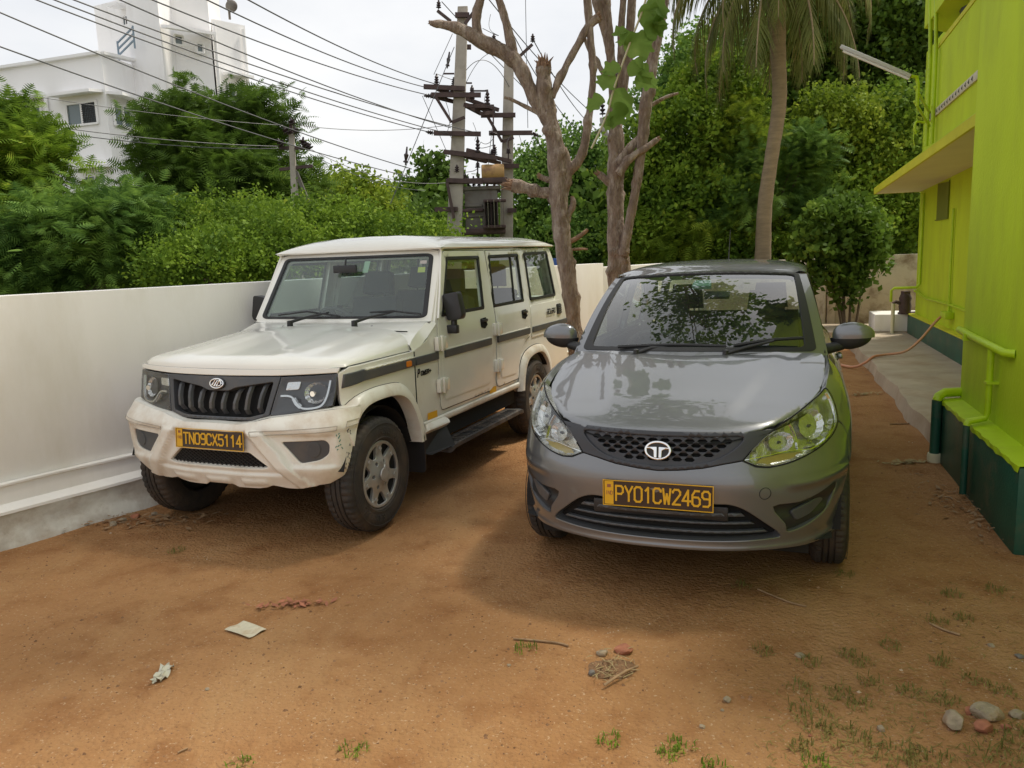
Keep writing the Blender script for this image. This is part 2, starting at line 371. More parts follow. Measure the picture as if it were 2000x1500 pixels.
M['whitewall'] = mat('whitewashed_wall', (.81,.79,.755), .85, noise=.04, nscale=1.1, dirt=(.66,.625,.54), dscale=1.3, dlow=.45, dhigh=.85, stretch=(1.4,1.4,.45), bump=.12, bscale=50)
M['whitebld'] = mat('white_building_paint', (.90,.89,.88), .8, noise=.02, nscale=.5, dirt=(.70,.68,.65), dscale=.7, dlow=.55, dhigh=.9, stretch=(1.5,1.5,.4))
M['path'] = mat('worn_concrete', (.42,.35,.26), .9, noise=.15, nscale=2.5, dirt=(.30,.21,.13), dscale=2, dlow=.45, dhigh=.8, bump=.3, bscale=50)
M['hose'] = mat('faded_orange_hose', (.62,.20,.10), .5, col2=(.60,.38,.25), nscale=1.2)
M['stone'] = mat('pale_stone', (.31,.25,.17), .9, noise=.3, nscale=14, bump=.9, bscale=50, dirt=(.28,.16,.08), dscale=8, dlow=.5, dhigh=.7)
M['brickbit'] = mat('red_brick_rubble', (.34,.13,.07), .9, noise=.3, nscale=14, bump=.5, bscale=50)
M['paper'] = mat('dirty_paper', (.52,.48,.36), .8, noise=.15, nscale=20, dirt=(.33,.22,.12), dscale=12, dlow=.5, dhigh=.75)
M['cloth'] = mat('dirty_white_cloth', (.48,.47,.38), .85, noise=.1, nscale=30, dirt=(.36,.28,.18), dscale=14, dlow=.5, dhigh=.8)
M['twig'] = mat('dry_twig', (.30,.19,.10), .85, noise=.3, nscale=20)
M['straw'] = mat('dry_straw', (.40,.31,.15), .8)
M['drygreen'] = leafmat('short_dry_grass', (.12,.12,.03), (.30,.25,.08), (.42,.33,.16), .2)
M['winglass'] = mat('building_window_glass', (.16,.20,.21), .15)
M['leafA'] = leafmat('leaves_dark', (.045,.085,.016), (.13,.22,.030), (.22,.31,.045))
M['leafB'] = leafmat('leaves_mid', (.065,.13,.018), (.24,.36,.036), (.38,.46,.06))
M['leafC'] = leafmat('leaves_bright', (.10,.17,.018), (.30,.39,.04), (.46,.50,.07))
M['leafD'] = leafmat('leaves_blue_green', (.065,.14,.034), (.21,.34,.060), (.33,.44,.09))
M['bigleaf'] = leafmat('broad_young_leaf', (.11,.20,.040), (.20,.31,.07), (.26,.36,.10), trans=.5)
M['palm'] = leafmat('palm_leaflets', (.085,.105,.030), (.19,.20,.055), (.32,.27,.10), .3)
M['pods'] = mat('red_seed_pods', (.20,.05,.03), .7)
M['blue'] = mat('blue_panel', (.05,.13,.45), .5)
M['tank'] = mat('black_water_tank', (.02,.022,.024), .5)
M['orange'] = mat('orange_red_cloth', (.6,.25,.1), .7)
# ---------------------------------------------------------------- body surfaces (metres, car frame: x to the car's left, y rearwards, z up)
def lerp_table(t, x):
    if x <= t[0][0]: return t[0][1]
    for (x0, y0), (x1, y1) in zip(t, t[1:]):
        if x <= x1:
            u = (x - x0) / (x1 - x0); return y0 + (y1 - y0) * u
    return t[-1][1]
def cr_table(t, x):
    """smooth (Catmull-Rom style, non-uniform) table lookup"""
    n = len(t)
    if x <= t[0][0]: return t[0][1]
    if x >= t[-1][0]: return t[-1][1]
    for i in range(n - 1):
        if x <= t[i + 1][0]: break
    x0, y0 = t[i]; x1, y1 = t[i + 1]; h = x1 - x0
    def slope(j):
        if j == 0: return (t[1][1] - t[0][1]) / (t[1][0] - t[0][0])
        if j == n - 1: return (t[-1][1] - t[-2][1]) / (t[-1][0] - t[-2][0])
        a = (t[j][1] - t[j-1][1]) / (t[j][0] - t[j-1][0]); b = (t[j+1][1] - t[j][1]) / (t[j+1][0] - t[j][0])
        return 0.5 * (a + b) if a * b > 0 else 0.0
    m0, m1 = slope(i) * h, slope(i + 1) * h
    u = (x - x0) / h; u2 = u * u; u3 = u2 * u
    return (2*u3 - 3*u2 + 1) * y0 + (u3 - 2*u2 + u) * m0 + (-2*u3 + 3*u2) * y1 + (u3 - u2) * m1
def sstep(a, b, x):
    u = min(1.0, max(0.0, (x - a) / (b - a))); return u * u * (3 - 2 * u)
ZPL = [(0,-.012),(.12,-.010),(.25,.003),(.36,.028),(.45,.062),(.53,.105),(.60,.155),(.66,.215),(.71,.285),(.752,.36),(.79,.45),(.82,.55),(.84,.66),(.85,.8),(.853,1.0),(.855,2.0),(.85,3.0),(.83,3.4),(.79,3.65),(.70,3.84),(.4,3.96),(0,3.99)]
ZX, ZY = [], []
_s = 0.0
for _i, (_x, _y) in enumerate(ZPL):
    if _i: _s += math.hypot(_x - ZPL[_i-1][0], _y - ZPL[_i-1][1])
    ZX.append((_s, _x)); ZY.append((_s, _y))
ZS_END = _s
Z_DY = [(.2,.05),(.3,.015),(.40,.0),(.54,.0),(.62,.01),(.66,.03),(.70,.05),(.75,.065),(.80,.085),(.85,.115),(.90,.14),(.95,.18),(1.0,.25),(1.04,.34)]
Z_W = [(.2,.93),(.3,.955),(.45,.985),(.6,1.0),(.7,1.0),(.8,.99),(.88,.965),(.95,.93),(1.0,.885),(1.04,.84)]
def zbody(s, z):
    sg = -1.0 if s < 0 else 1.0; a = abs(s)
    x = cr_table(ZX, a); y = cr_table(ZY, a)
    c = .55 + .45 * min(1.0, x / .6)
    if y > 3: c *= 0
    y2 = y + cr_table(Z_DY, z) * c * (1 - sstep(.9, 1.7, y))
    return (sg * x * cr_table(Z_W, z), y2, z)
ZH = [(.06,.80),(.08,.812),(.10,.824),(.15,.846),(.25,.878),(.366,.91),(.5,.94),(.7,.987),(.92,1.035),(1.1,1.068),(1.25,1.09)]
def zhood(x, y):
    a = abs(x)
    z = cr_table(ZH, y) - .028 * (a / .7) ** 4
    # two soft character lines running back from the grille corners
    l = .30 + .22 * (y - .2)
    z -= .010 * sstep(l - .05, l + .05, a) * sstep(.15, .35, y)
    return (x, y, z)
def zscreen(x, t):
    """windscreen + frame plane: t = 0 at the base, 1 at the roof edge"""
    a = x / .66
    yb = 1.00 + .20 * a * a; zb = 1.058 - .018 * a * a
    yt = 1.72 + .13 * a * a; zt = 1.492 - .024 * a * a
    k = 1 - .155 * t
    b = .035 * 4 * t * (1 - t)
    return (x * k, yb + (yt - yb) * t - b * .5, zb + (zt - zb) * t + b)
# --- the off-roader
def bside(y, z, off=0.0):
    x = .79 if z < 1.12 else .79 - (z - 1.12) * .15
    if z < .55: x -= (.55 - z) * .12
    if y < .5: x -= .055 * ((.5 - y) / .17) ** 2 if z < 1.2 else 0
    return x + off
def bface(x, z, off=0.0):
    return (x, .14 + .26 * (z - .75) + .17 * x * x + .12 * x ** 4 - off, z)
BPL = [(0,.078),(.25,.082),(.45,.115),(.60,.14),(.70,.165),(.765,.20),(.805,.25),(.825,.32),(.832,.42),(.832,.6)]
BX, BY = [], []
_s = 0.0
for _i, (_x, _y) in enumerate(BPL):
    if _i: _s += math.hypot(_x - BPL[_i-1][0], _y - BPL[_i-1][1])
    BX.append((_s, _x)); BY.append((_s, _y))
B_W = [(.33,.86),(.38,.90),(.45,.955),(.6,.99),(.8,1.0),(.86,.99)]
B_DY = [(.33,.075),(.38,.055),(.43,.03),(.50,.0),(.70,.0),(.745,.02),(.80,.055),(.86,.10)]
def bdisp(x, z):
    """pressed shape of the bumper: raised A-frame round the plate, sunk fog pockets, lower skid bumps"""
    a = abs(x)
    l = .30 + (.70 - z) * .78
    if z > .70: l = .30 - (z - .70) * 2.2
    ridge = sstep(l - .055, l - .025, a) * (1 - sstep(l + .050, l + .072, a))
    d = .020 * ridge * (1 - sstep(.69, .72, z))
    d += .012 * (1 - sstep(.70, .74, abs(z - .40) + .70 - .04))* 0
    inner = (1 - sstep(l - .075, l - .02, a)) * (1 - sstep(.66, .70, z)) * sstep(.44, .46, z)
    d -= .018 * inner
    pocket = sstep(l + .05, l + .09, a) * (1 - sstep(.745, .785, a)) * sstep(.485, .52, z) * (1 - sstep(.665, .70, z))
    d -= .022 * pocket
    low = sstep(.36, .39, z) * (1 - sstep(.41, .43, z))
    for c in (-.26, 0, .26):
        d += .014 * low * (sstep(c - .10, c - .07, x) - sstep(c + .07, c + .10, x))
    d += .014 * sstep(.70, .72, z) * (1 - sstep(.74, .80, z)) * sstep(.30, .40, a)
    return d
def bbump(s, z, off=0.0, disp=True):
    sg = -1.0 if s < 0 else 1.0; a = abs(s)
    x = cr_table(BX, a) * cr_table(B_W, z); y = cr_table(BY, a) + cr_table(B_DY, z)
    e = 1e-3
    tx = cr_table(BX, a + e) - cr_table(BX, max(0, a - e)); ty = cr_table(BY, a + e) - cr_table(BY, max(0, a - e))
    l = math.hypot(tx, ty) or 1
    d = off + (bdisp(sg * x, z) if disp else 0)
    return (sg * (x + ty / l * d), y - tx / l * d, z)
# ---------------------------------------------------------------- ground
def gheight(x, y):
    h = .012 * math.sin(x*1.7 + 1.3*math.sin(y*.9)) * math.cos(y*1.3 + .5) + .006 * math.sin(x*5.1 + y*2.3) * math.sin(y*4.3 - x*1.1)
    return h * (1 if y < 14 else 0)
xs_ = [-400,-150,-60,-30,-16,-10] + [round(-7 + .12*i, 3) for i in range(122)] + [10,16,30,60,150,400]
ys_ = [-60,-20,-6,-2,0] + [round(1.0 + .10*i, 3) for i in range(115)] + [14,18,25,40,80,200,600]
g = MB(); g.grid(lambda x, y: (x, y, gheight(x, y) - .006), xs_, ys_)
def ground_mat():
    m = bpy.data.materials.new('red_laterite_soil'); m.use_nodes = True; nt = m.node_tree; N = nt.nodes; L = nt.links; b = N['Principled BSDF']
    t = N.new('ShaderNodeTexCoord')
    def noise(sc, det=8, ro=.6, stretch=None, rot=0):
        n = N.new('ShaderNodeTexNoise'); n.inputs['Scale'].default_value = sc; n.inputs['Detail'].default_value = det; n.inputs['Roughness'].default_value = ro
        if stretch:
            mp = N.new('ShaderNodeMapping'); mp.inputs['Scale'].default_value = stretch; mp.inputs['Rotation'].default_value = (0,0,rot); L.new(t.outputs['Object'], mp.inputs[0]); L.new(mp.outputs[0], n.inputs[0])
        else: L.new(t.outputs['Object'], n.inputs[0])
        return n.outputs[0]
    def rng(s, a, b_, c=0, d=1):
        r = N.new('ShaderNodeMapRange'); r.inputs[1].default_value = a; r.inputs[2].default_value = b_; r.inputs[3].default_value = c; r.inputs[4].default_value = d; L.new(s, r.inputs[0]); return r.outputs[0]
    def mix(f, a, b_):
        x = N.new('ShaderNodeMix'); x.data_type = 'RGBA'; L.new(f, x.inputs[0])
        for i, c in ((6, a), (7, b_)):
            if isinstance(c, tuple): x.inputs[i].default_value = (*c, 1)
            else: L.new(c, x.inputs[i])
        return x.outputs[2]
    base = mix(rng(noise(.9, 5), .35, .65), (.375,.190,.078), (.44,.238,.105))
    base = mix(rng(noise(3.5, 9, .65), .48, .72), base, (.29,.130,.050))
    base = mix(rng(noise(1.6, 6, .6, (1, .35, 1), .7), .52, .70, 0, .75), base, (.47,.28,.13))      # drier pale scuffs along the drive
    base = mix(rng(noise(34, 8, .75), .56, .72, 0, .7), base, (.17,.075,.035))                     # dark grit
    base = mix(rng(noise(80, 3, .5), .63, .72, 0, .8), base, (.58,.42,.27))                       # pale grit
    # faint tyre tracks: two curving bands of pressed, ribbed soil
    def math_(op, a, c=None, v=None):
        q = N.new('ShaderNodeMath'); q.operation = op
        if isinstance(a, float): q.inputs[0].default_value = a
        else: L.new(a, q.inputs[0])
        if c is not None:
            if isinstance(c, (float, int)): q.inputs[1].default_value = c
            else: L.new(c, q.inputs[1])
        return q.outputs[0]
    sp = N.new('ShaderNodeSeparateXYZ'); mp = N.new('ShaderNodeMapping'); mp.inputs['Rotation'].default_value = (0,0,.36); L.new(t.outputs['Object'], mp.inputs[0]); L.new(mp.outputs[0], sp.inputs[0])
    wob = math_('MULTIPLY', math_('SINE', math_('MULTIPLY', sp.outputs[1], .55)), .28); xx = math_('ADD', sp.outputs[0], wob); tot = None
    for c_ in (-1.55, -.15, .42, 1.75):
        d_ = math_('ABSOLUTE', math_('SUBTRACT', xx, c_)); k_ = rng(d_, .06, .10, 1, 0); tot = k_ if tot is None else math_('MAXIMUM', tot, k_)
    rib = rng(math_('SINE', math_('MULTIPLY', math_('ADD', sp.outputs[1], math_('MULTIPLY', math_('ABSOLUTE', math_('SINE', math_('MULTIPLY', xx, 40.0))), .02)), 170.0)), -.3, .3, 0, 1)
    trk = math_('MULTIPLY', tot, rng(noise(1.1, 4), .46, .62, 0, 1)); base = mix(math_('MULTIPLY', trk, .32), base, (.50,.29,.14))
    L.new(base, b.inputs['Base Color']); b.inputs['Roughness'].default_value = .95; b.inputs['Specular IOR Level'].default_value = .15
    add = N.new('ShaderNodeMath'); add.operation = 'ADD'; L.new(noise(14, 10, .7), add.inputs[0])
    v = N.new('ShaderNodeTexVoronoi'); v.inputs['Scale'].default_value = 55; L.new(t.outputs['Object'], v.inputs[0]); mu = N.new('ShaderNodeMath'); mu.operation = 'MULTIPLY'; mu.inputs[1].default_value = -.25; L.new(v.outputs[0], mu.inputs[0]); L.new(mu.outputs[0], add.inputs[1]); add = (lambda q: (L.new(add.outputs[0], q.inputs[0]), L.new(math_('MULTIPLY', math_('MULTIPLY', trk, rib), .13), q.inputs[1]), q)[2])(N.new('ShaderNodeMath'))
    bu = N.new('ShaderNodeBump'); bu.inputs['Strength'].default_value = 1.0; bu.inputs['Distance'].default_value = .035; L.new(add.outputs[0], bu.inputs['Height']); L.new(bu.outputs[0], b.inputs['Normal'])
    return m
M['ground'] = ground_mat()
tag(g.build('ground', M['ground'], smooth=60, fix=False), 'reddish brown bare earth of the yard', kind='structure')
M['scrubland'] = mat('dull_green_scrub_ground', (.075,.085,.035), .95, noise=.3, nscale=1.5, dirt=(.16,.11,.06), dscale=2, bump=.5, bscale=10)
_w0 = Vector((-3.12,4.56,0)); _wd = Vector((.5591,.8291,0)).normalized(); _p = _w0 - _wd*40; _q = _w0 + _wd*8.3
b = MB(); b.add([(_p.x-.2,_p.y+.13,.012),(_q.x-.15,_q.y+.1,.012),(3.6,14.6,.012),(6.7,16.6,.012),(9.9,15.6,.012),(60,10,.012),(300,500,.012),(-300,500,.012),(-300,-20,.012)], [tuple(range(9))]); tag(b.build('scrubland', M['scrubland']), 'dull scrubby ground outside the boundary walls', kind='structure')
# ---------------------------------------------------------------- left boundary wall with stepped plinth
W0 = Vector((-3.12, 4.56, 0)); WD = Vector((.5591, .8291, 0)).normalized(); WN = Vector((-WD.y, WD.x, 0))     # WN points away from the yard
def wp(a, o, z): p = W0 + WD*a + WN*o; return (p.x, p.y, z)
wall = thing('boundary_wall', 'long whitewashed boundary wall with a stepped plinth along the left side', 'wall', (0,0,0))
def wallbox(mb, a0, a1, o0, o1, z0, z1, fr=wp):
    vs = [fr(a, o, z) for z in (z0, z1) for a, o in ((a0,o0),(a1,o0),(a1,o1),(a0,o1))]
    mb.add(vs, [(3,2,1,0),(4,5,6,7),(0,1,5,4),(1,2,6,5),(2,3,7,6),(3,0,4,7)]); return mb
WEND = 8.17
M['wallface'] = M['whitewall']
b = MB(); wallbox(b, -14, WEND, .10, .30, 0, 1.505); b.build('wall_face', M['whitewall'], wall, bevel=.006)
b = MB(); wallbox(b, -14, WEND, .05, .098, 0, .375); b.build('plinth_step', M['whitewall'], wall, bevel=.006)
M['plinth'] = mat('stained_plinth_render', (.58,.56,.50), .9, noise=.12, nscale=4, dirt=(.27,.19,.12), dscale=2.6, dlow=.44, dhigh=.72, bump=.9, bscale=14)
b = MB()
us = [-14 + .1*i for i in range(222)]; zz = [-.03,.02,.06,.10,.14,.17,.198]
def plf(u, z):
    r = .012 * math.sin(u*9 + z*20) * math.sin(u*3.1) + .01 * math.sin(u*23 + z*31)
    low = max(0, .10 - z) * (.25 + .25*math.sin(u*2.3))
    p = W0 + WD*u + WN*((.0 - r*.5 - low) if z < .2 else (.003 if z < .22 else .012)); return (p.x, p.y, z)
b.grid(plf, us, zz)
b.build('plinth', M['plinth'], wall, smooth=50)
b = MB(); ul = [-14 + .2*i for i in range(111)]; J = lambda u: .006*math.sin(u*7) * math.sin(u*2.3)
b.add([wp(u, q[0] + (J(u) if k < 3 else 0), q[1]) for u in ul for k, q in enumerate(((.015,.195),(-.008,.198),(-.006,.216),(.052,.252)))], [(i*4+k, (i+1)*4+k, (i+1)*4+k+1, i*4+k+1) for i in range(110) for k in range(3)]); b.build('plinth_ledge', M['whitewall'], wall, smooth=30)
b = MB(); b.add([wp(u, q[0], q[1] + .004*math.sin(u*5)) for u in ul for q in ((.046,.377),(.040,.372),(.040,.36),(.05,.355))] , [(i*4+k, (i+1)*4+k, (i+1)*4+k+1, i*4+k+1) for i in range(110) for k in range(3)]); b.build('plinth_nosing', M['whitewall'], wall, smooth=30)
for i, a in enumerate((4.45,)):
    b = MB(); wallbox(b, a, a + .30, .092, .12, .38, 1.50); b.build('wall_pier', M['whitewall'], wall, bevel=.004)
# back wall from the end of the left wall to the right
A1 = Vector(wp(WEND, .10, 0)); A2 = Vector((6.75, 16.35, 0)); A3 = Vector((9.8, 15.35, 0))
def walls(name, label, P, Q, h, th, m, z0=0):
    d = (Q - P).normalized(); n = Vector((-d.y, d.x, 0)); fr = lambda a, o, z: ((P + d*a + n*o).x, (P + d*a + n*o).y, z)
    t = thing(name, label, 'wall', tuple(P)); fr2 = lambda a, o, z: tuple(Vector(fr(a, o, z)) - P)
    b = MB(); wallbox(b, 0, (Q-P).length, 0, th, z0, h, fr2); b.build('wall_face', m, t, bevel=.008); return t, fr2, (Q-P).length
walls('boundary_wall', 'white boundary wall seen between the two trimmed trees behind the cars', A1, Vector((3.4, 14.2, 0)), 1.45, .2, M['whitewall'])
M['oldwall'] = mat('mouldy_old_plaster', (.47,.42,.34), .9, noise=.1, nscale=2, dirt=(.20,.15,.10), dscale=2.6, dlow=.50, dhigh=.70, bump=.5, bscale=20)
t, fr, ln = walls('boundary_wall', 'mouldy old plaster wall behind the small shrub on the right', A2, A3, 1.42, .2, M['oldwall'])
b = MB(); wallbox(b, -.16, -.005, -.06, .22, 0, 1.46, fr); b.build('pillar', M['oldwall'], t, bevel=.01)
walls('boundary_wall', 'short stretch of old pale wall left of the plaster pillar behind the grey car', Vector((3.6,14.4,0)), Vector((6.6,16.4,0)), 1.40, .18, M['oldwall'])
# ---------------------------------------------------------------- green house on the right
G0 = Vector((3.22, 5.83, 0)); GD = Vector((.3092, .951, 0)).normalized(); GN = Vector((GD.y, -GD.x, 0))
def gp(a, o, z): p = G0 + GD*a + GN*o; return (p.x, p.y, z)
house = thing('house', 'lime green house with dark green plinth and jutting canopy on the right', 'house', (0,0,0))
def gbox(mb, a0, a1, o0, o1, z0, z1): return wallbox(mb, a0, a1, o0, o1, z0, z1, gp)
b = MB(); gbox(b, -2.05, 0.0, .13, 5.0, .40, 4.9); b.build('wall', M['green'], house, bevel=.008)
b = MB(); gbox(b, -1.98, 0.04, 0.0, 4.0, -.05, .455); b.build('plinth', M['dkgreen'], house, bevel=.008)
b = MB(); 
us = [-1.98 + .06*i for i in range(34)]
b.add([gp(u, -.004 + .006*math.sin(u*31), .462) for u in us] + [gp(u, .135, .475) for u in us] + [gp(u, -.0055, .462 - .02 - .018*abs(math.sin(u*17)*math.sin(u*7.3))) for u in us],
      [(i, i+1, 34+i+1, 34+i) for i in range(33)] + [(68+i, 68+i+1, i+1, i) for i in range(33)])
b.build('plinth_ledge', M['greenpipe'], house)
b = MB(); gbox(b, -6.0, -2.06, .95, 4.9, .0, 4.9); b.build('wall', M['green'], house)
b = MB(); gbox(b, -6.0, -1.99, .22, .94, -.05, .10); b.build('step_base', M['path'], house, bevel=.01)
# recessed long wall beyond
b = MB(); gbox(b, .005, 8.0, 1.10, 5.0, .47, 4.6); b.build('wall', M['green'], house, bevel=.006)
b = MB(); gbox(b, .045, 8.05, 1.0, 4.9, .05, .455); b.build('plinth', M['dkgreen'], house, bevel=.006)
b = MB(); gbox(b, .045, 8.05, .998, 1.105, .457, .475); b.build('plinth_ledge', M['yellowg'], house)
# canopy slab (slopes a touch) with yellow fascia and pale underside
def slab(mb, a0, a1, o0, o1, zf, th):
    vs = [gp(a, o, zf(a) + dz) for dz in (0, th) for a, o in ((a0,o0),(a1,o0),(a1,o1),(a0,o1))]
    mb.add(vs, [(3,2,1,0),(4,5,6,7),(0,1,5,4),(1,2,6,5),(2,3,7,6),(3,0,4,7)]); return mb
zc = lambda a: 2.62 - .0215*a
b = MB(); slab(b, .004, 7.93, .43, 1.30, zc, .085); b.build('canopy', M['offwhite'], house)
b = MB(); slab(b, .004, 7.95, .40, .428, lambda a: zc(a) - .004, .10); slab(b, 7.932, 7.95, .43, 1.2, lambda a: zc(a) - .004, .10); b.build('canopy_fascia', M['yellowg'], house)
b = MB(); slab(b, .004, 7.9, .42, .50, lambda a: zc(a) + .0965, .02); b.build('canopy_lip', M['greenpipe'], house)
# upper wall above the canopy
zt = lambda a: zc(a) + .12
b = MB(); vs = []
poly = [(.004, zt(0)), (3.55, zt(3.55)), (3.55, 3.50), (3.42, 3.66), (2.30, 3.70), (.9, 3.74), (.004, 3.74)]
b.prism(poly, lambda a, z: gp(a, .45, z), GN*3.0); b.build('upper_wall', M['green'], house)
b = MB(); b.prism([(3.1,3.72),(3.40,3.66),(.004,3.745),(.004,3.78)], lambda a, z: gp(a, .44, z), GN*.16); b.build('parapet_coping', M['yellowg'], house)
b = MB(); gbox(b, .004, 3.6, .51, 5.0, 4.05, 4.9); b.build('upper_storey', M['green'], house)
b = MB(); b.prism([(.004,4.02),(3.9,4.02),(3.9,4.9),(.004,4.9)], lambda a, z: gp(a, .40, z), GN*.10)
b.add([gp(3.9,.40,4.02), gp(.004,.40,4.02), gp(.004,1.4,3.72), gp(3.9,1.4,3.72)], [(0,1,2,3)]); b.build('sunshade', M['green'], house)
# window recess and pipework on the recessed wall
b = MB(); b.add([gp(6.58,1.094,1.95), gp(5.77,1.094,1.95), gp(5.77,1.094,2.44), gp(6.58,1.094,2.47)], [(0,1,2,3)]); 
M['greenshade'] = mat('shaded_green_recess', (.17,.21,.012), .7, noise=.08, nscale=5)  # darkened wall green: the recess shade is put into the colour
gbox(b, 5.77, 6.58, 1.075, 1.092, 1.94, 1.955); gbox(b, 5.755, 5.77, 1.08, 1.092, 1.94, 2.46); b.build('window_recess', M['greenshade'], house)
def pipe(pts, r, m, name='pipe', par=house, n=10):
    b = MB(); P = smoothpoly([tuple(p) for p in pts], 1, False)
    b.tube(P, r, n); return b.build(name, m, par, smooth=60)
pipe([gp(5.33,1.07,2.06), gp(5.33,1.07,1.3), gp(5.30,1.07,.62)], .016, M['greenpipe'])
pipe([gp(7.55,1.07,2.4), gp(7.55,1.07,.98), gp(7.55,1.03,.93), gp(7.62,.72,.92), gp(7.64,.68,.88), gp(7.64,.68,.70)], .022, M['greenpipe'])
pipe([gp(7.9,1.06,.86), gp(7.0,1.07,.79), gp(6.0,1.07,.80), gp(5.3,1.07,.80), gp(4.0,1.08,.78), gp(.1,1.08,.78)], .016, M['greenpipe'])
pipe([gp(-.02,.10,.985), gp(-.6,.09,.975), gp(-1.28,.085,.965), gp(-1.30,.13,.965)], .026, M['greenpipe'])
pipe([gp(-.97,.085,.95), gp(-.96,.085,.55), gp(-.955,.075,.51), gp(-1.0,-.03,.495), gp(-1.0,-.036,.47)], .021, M['greenpipe'])
pipe([gp(-1.0,-.036,.468), gp(-1.0,-.036,.02)], .021, M['dkgreen'])
pipe([gp(.10,.62,.53), gp(.02,.3,.525), gp(-.04,.02,.515), gp(-.08,-.03,.49), gp(-.08,-.036,.465)], .034, M['greenpipe'])
pipe([gp(-.08,-.036,.463), gp(-.08,-.036,.04)], .036, M['dkgreen'])
b = MB(); b.lathe([(.048,0),(.05,.05),(.046,.07),(.0,.07)], gp(-.08,-.036,-.01), n=12); b.build('pipe_socket', M['offwhite'], house, smooth=50)
for a_ in (-.35, -.97): 
    b = MB(); gbox(b, a_-.02, a_+.02, .055, .13, .94, .99) if a_ > -.5 else gbox(b, a_-.035, a_+.035, .06, .13, .735, .75); b.build('pipe_clamp', M['greenpipe'], house)
b = MB(); gbox(b, 5.10, 5.42, .99, 1.096, .62, .71); b.build('tap_box', M['greenpipe'], house, bevel=.01)
# stack of small pipes on the end of the upper wall
for a_, o_ in ((3.45,.40),(3.2,.41)): pipe([gp(a_,o_,2.68), gp(a_,o_,3.6), gp(a_+.15,o_,4.3)], .02, M['greenpipe'])
# fluorescent street lamp on its bracket
lamp = thing('wall_lamp', 'long tube lamp reaching out from a green bracket on the house', 'lamp', (0,0,0))
La = at(1642, 91, 8.3); Lb = at(1779, 149, 8.0)
b = MB(); b.bar(La, Lb, .065, .035); b.build('lamp_housing', mat('white_lamp_housing', (.55,.55,.53), .4), lamp, bevel=.006)
b = MB(); off = Vector((0,-.01,-.035)); b.tube([La + off + (Lb-La)*.03, Lb + off - (Lb-La)*.03], .013, 8); b.build('lamp_tube', mat('unlit_tube', (.8,.8,.78), .2), lamp, smooth=60)
q1, q2, q3, q4 = at(1779,149,8.0), at(1790,150,8.0), at(1793,165,8.0), at(1791,207,8.0)
b = MB(); b.tube([Lb, q2, q3, q4], .018, 8); b.tube([at(1787,170,8.0), Vector(gp(3.55,.44,3.04))], .014, 8); b.tube([at(1786,198,8.0), Vector(gp(3.54,.44,2.9))], .014, 8)
b.build('bracket', M['greenpipe'], lamp, smooth=60)
b = MB(); b.tube(smoothpoly([tuple(at(1806,240,7.9)), tuple(at(1790,238,7.9)), tuple(at(1786,250,7.9)), tuple(at(1789,262,7.9))], 4, False), .012, 6); b.tube([q4, at(1791,240,8.0)], .004, 4)
b.tube(smoothpoly([tuple(at(1786,250,7.9)), tuple(at(1784,270,7.9)), tuple(at(1786,285,7.9))], 3, False), .005, 4); b.build('cable_hook', M['greenpipe'], lamp, smooth=60)
# pale notched batten on the upper wall
bt = thing('wire_batten', 'pale notched batten fixed slantwise on the upper green wall', 'batten', (0,0,0))
P, Q = Vector(gp(3.57,.44,2.99)), Vector(gp(1.42,.44,3.03)); b = MB(); b.bar(P, Q, .02, .075, up=(0,0,1)); b.build('batten_board', mat('pale_batten', (.62,.58,.44), .7), bt, bevel=.004)
for k in range(16):
    p = P.lerp(Q, (k + .6) / 17) - GN*.013; b = MB(); d = (Q-P).normalized()
    b.add([p + d*.03 + Vector((0,0,.025)), p - d*.03, p + d*.03 - Vector((0,0,.025)), p + d*.015], [(0,1,3),(3,1,2)]); b.build('notch', M['gap'], bt, fix=False)
# water tank on the roof
b = MB(); P = gp(3.0, 1.15, 3.7); b.lathe([(.55,-.1),(.58,.1),(.55,.2),(.58,.3),(.55,.4),(.58,.5),(.50,.62),(.2,.7),(0,.7)], P, n=28)
tag(b.build('water_tank', M['tank'], smooth=50), 'black ribbed water tank under the sunshade of the green house', 'water tank')
# ---------------------------------------------------------------- concrete path along the house
b = MB(); ua = [.045 + .25*i for i in range(37)]
def pe(a): return .05 - .015*a*0 + .02*math.sin(a*3.1) + .012*math.sin(a*8)
vs = []
for a in ua: vs += [gp(a, pe(a) - .03, -.03), gp(a, pe(a), .135), gp(a, pe(a) + .03, .145), gp(a, 1.02, .15)]
b.add(vs, [(i*4+k, (i+1)*4+k, (i+1)*4+k+1, i*4+k+1) for i in range(len(ua)-1) for k in range(3)])
tag(b.build('path', M['path'], smooth=40), 'worn concrete path beside the green house', kind='structure')
b = MB(); gbox(b, 8.06, 9.6, -.3, 4.5, -.02, .17); tag(b.build('path', M['path'], bevel=.02), 'raised concrete apron at the far end of the house', kind='structure')
b = MB(); gbox(b, 8.08, 8.9, .50, 1.9, .172, .46); tag(b.build('water_trough', M['whitewall'], bevel=.015), 'low white masonry block beside the pump at the house corner', 'masonry block')
pump = thing('water_pump', 'rusty water pump on its pipe at the far corner of the green house', 'pump', (0,0,0))
c = Vector(at(1768, 592, 13.2)); b = MB(); b.lathe([(0,-.16),(.09,-.16),(.10,-.05),(.085,.02),(.10,.08),(.07,.16),(0,.17)], c, n=14); b.box(c + Vector((0,0,.14)), (.10,.12,.12)); b.tube([c + Vector((-.03,0,-.02)), c + Vector((-.16,0,.03)), c + Vector((-.20,0,.0))], .03, 8)
b.build('pump_body', M['rust'], pump, smooth=40)
b = MB(); p = c + Vector((-.20,0,0)); b.tube([p, (p.x, p.y, .15)], .03, 10); b.build('riser_pipe', M['offwhite'], pump, smooth=60)
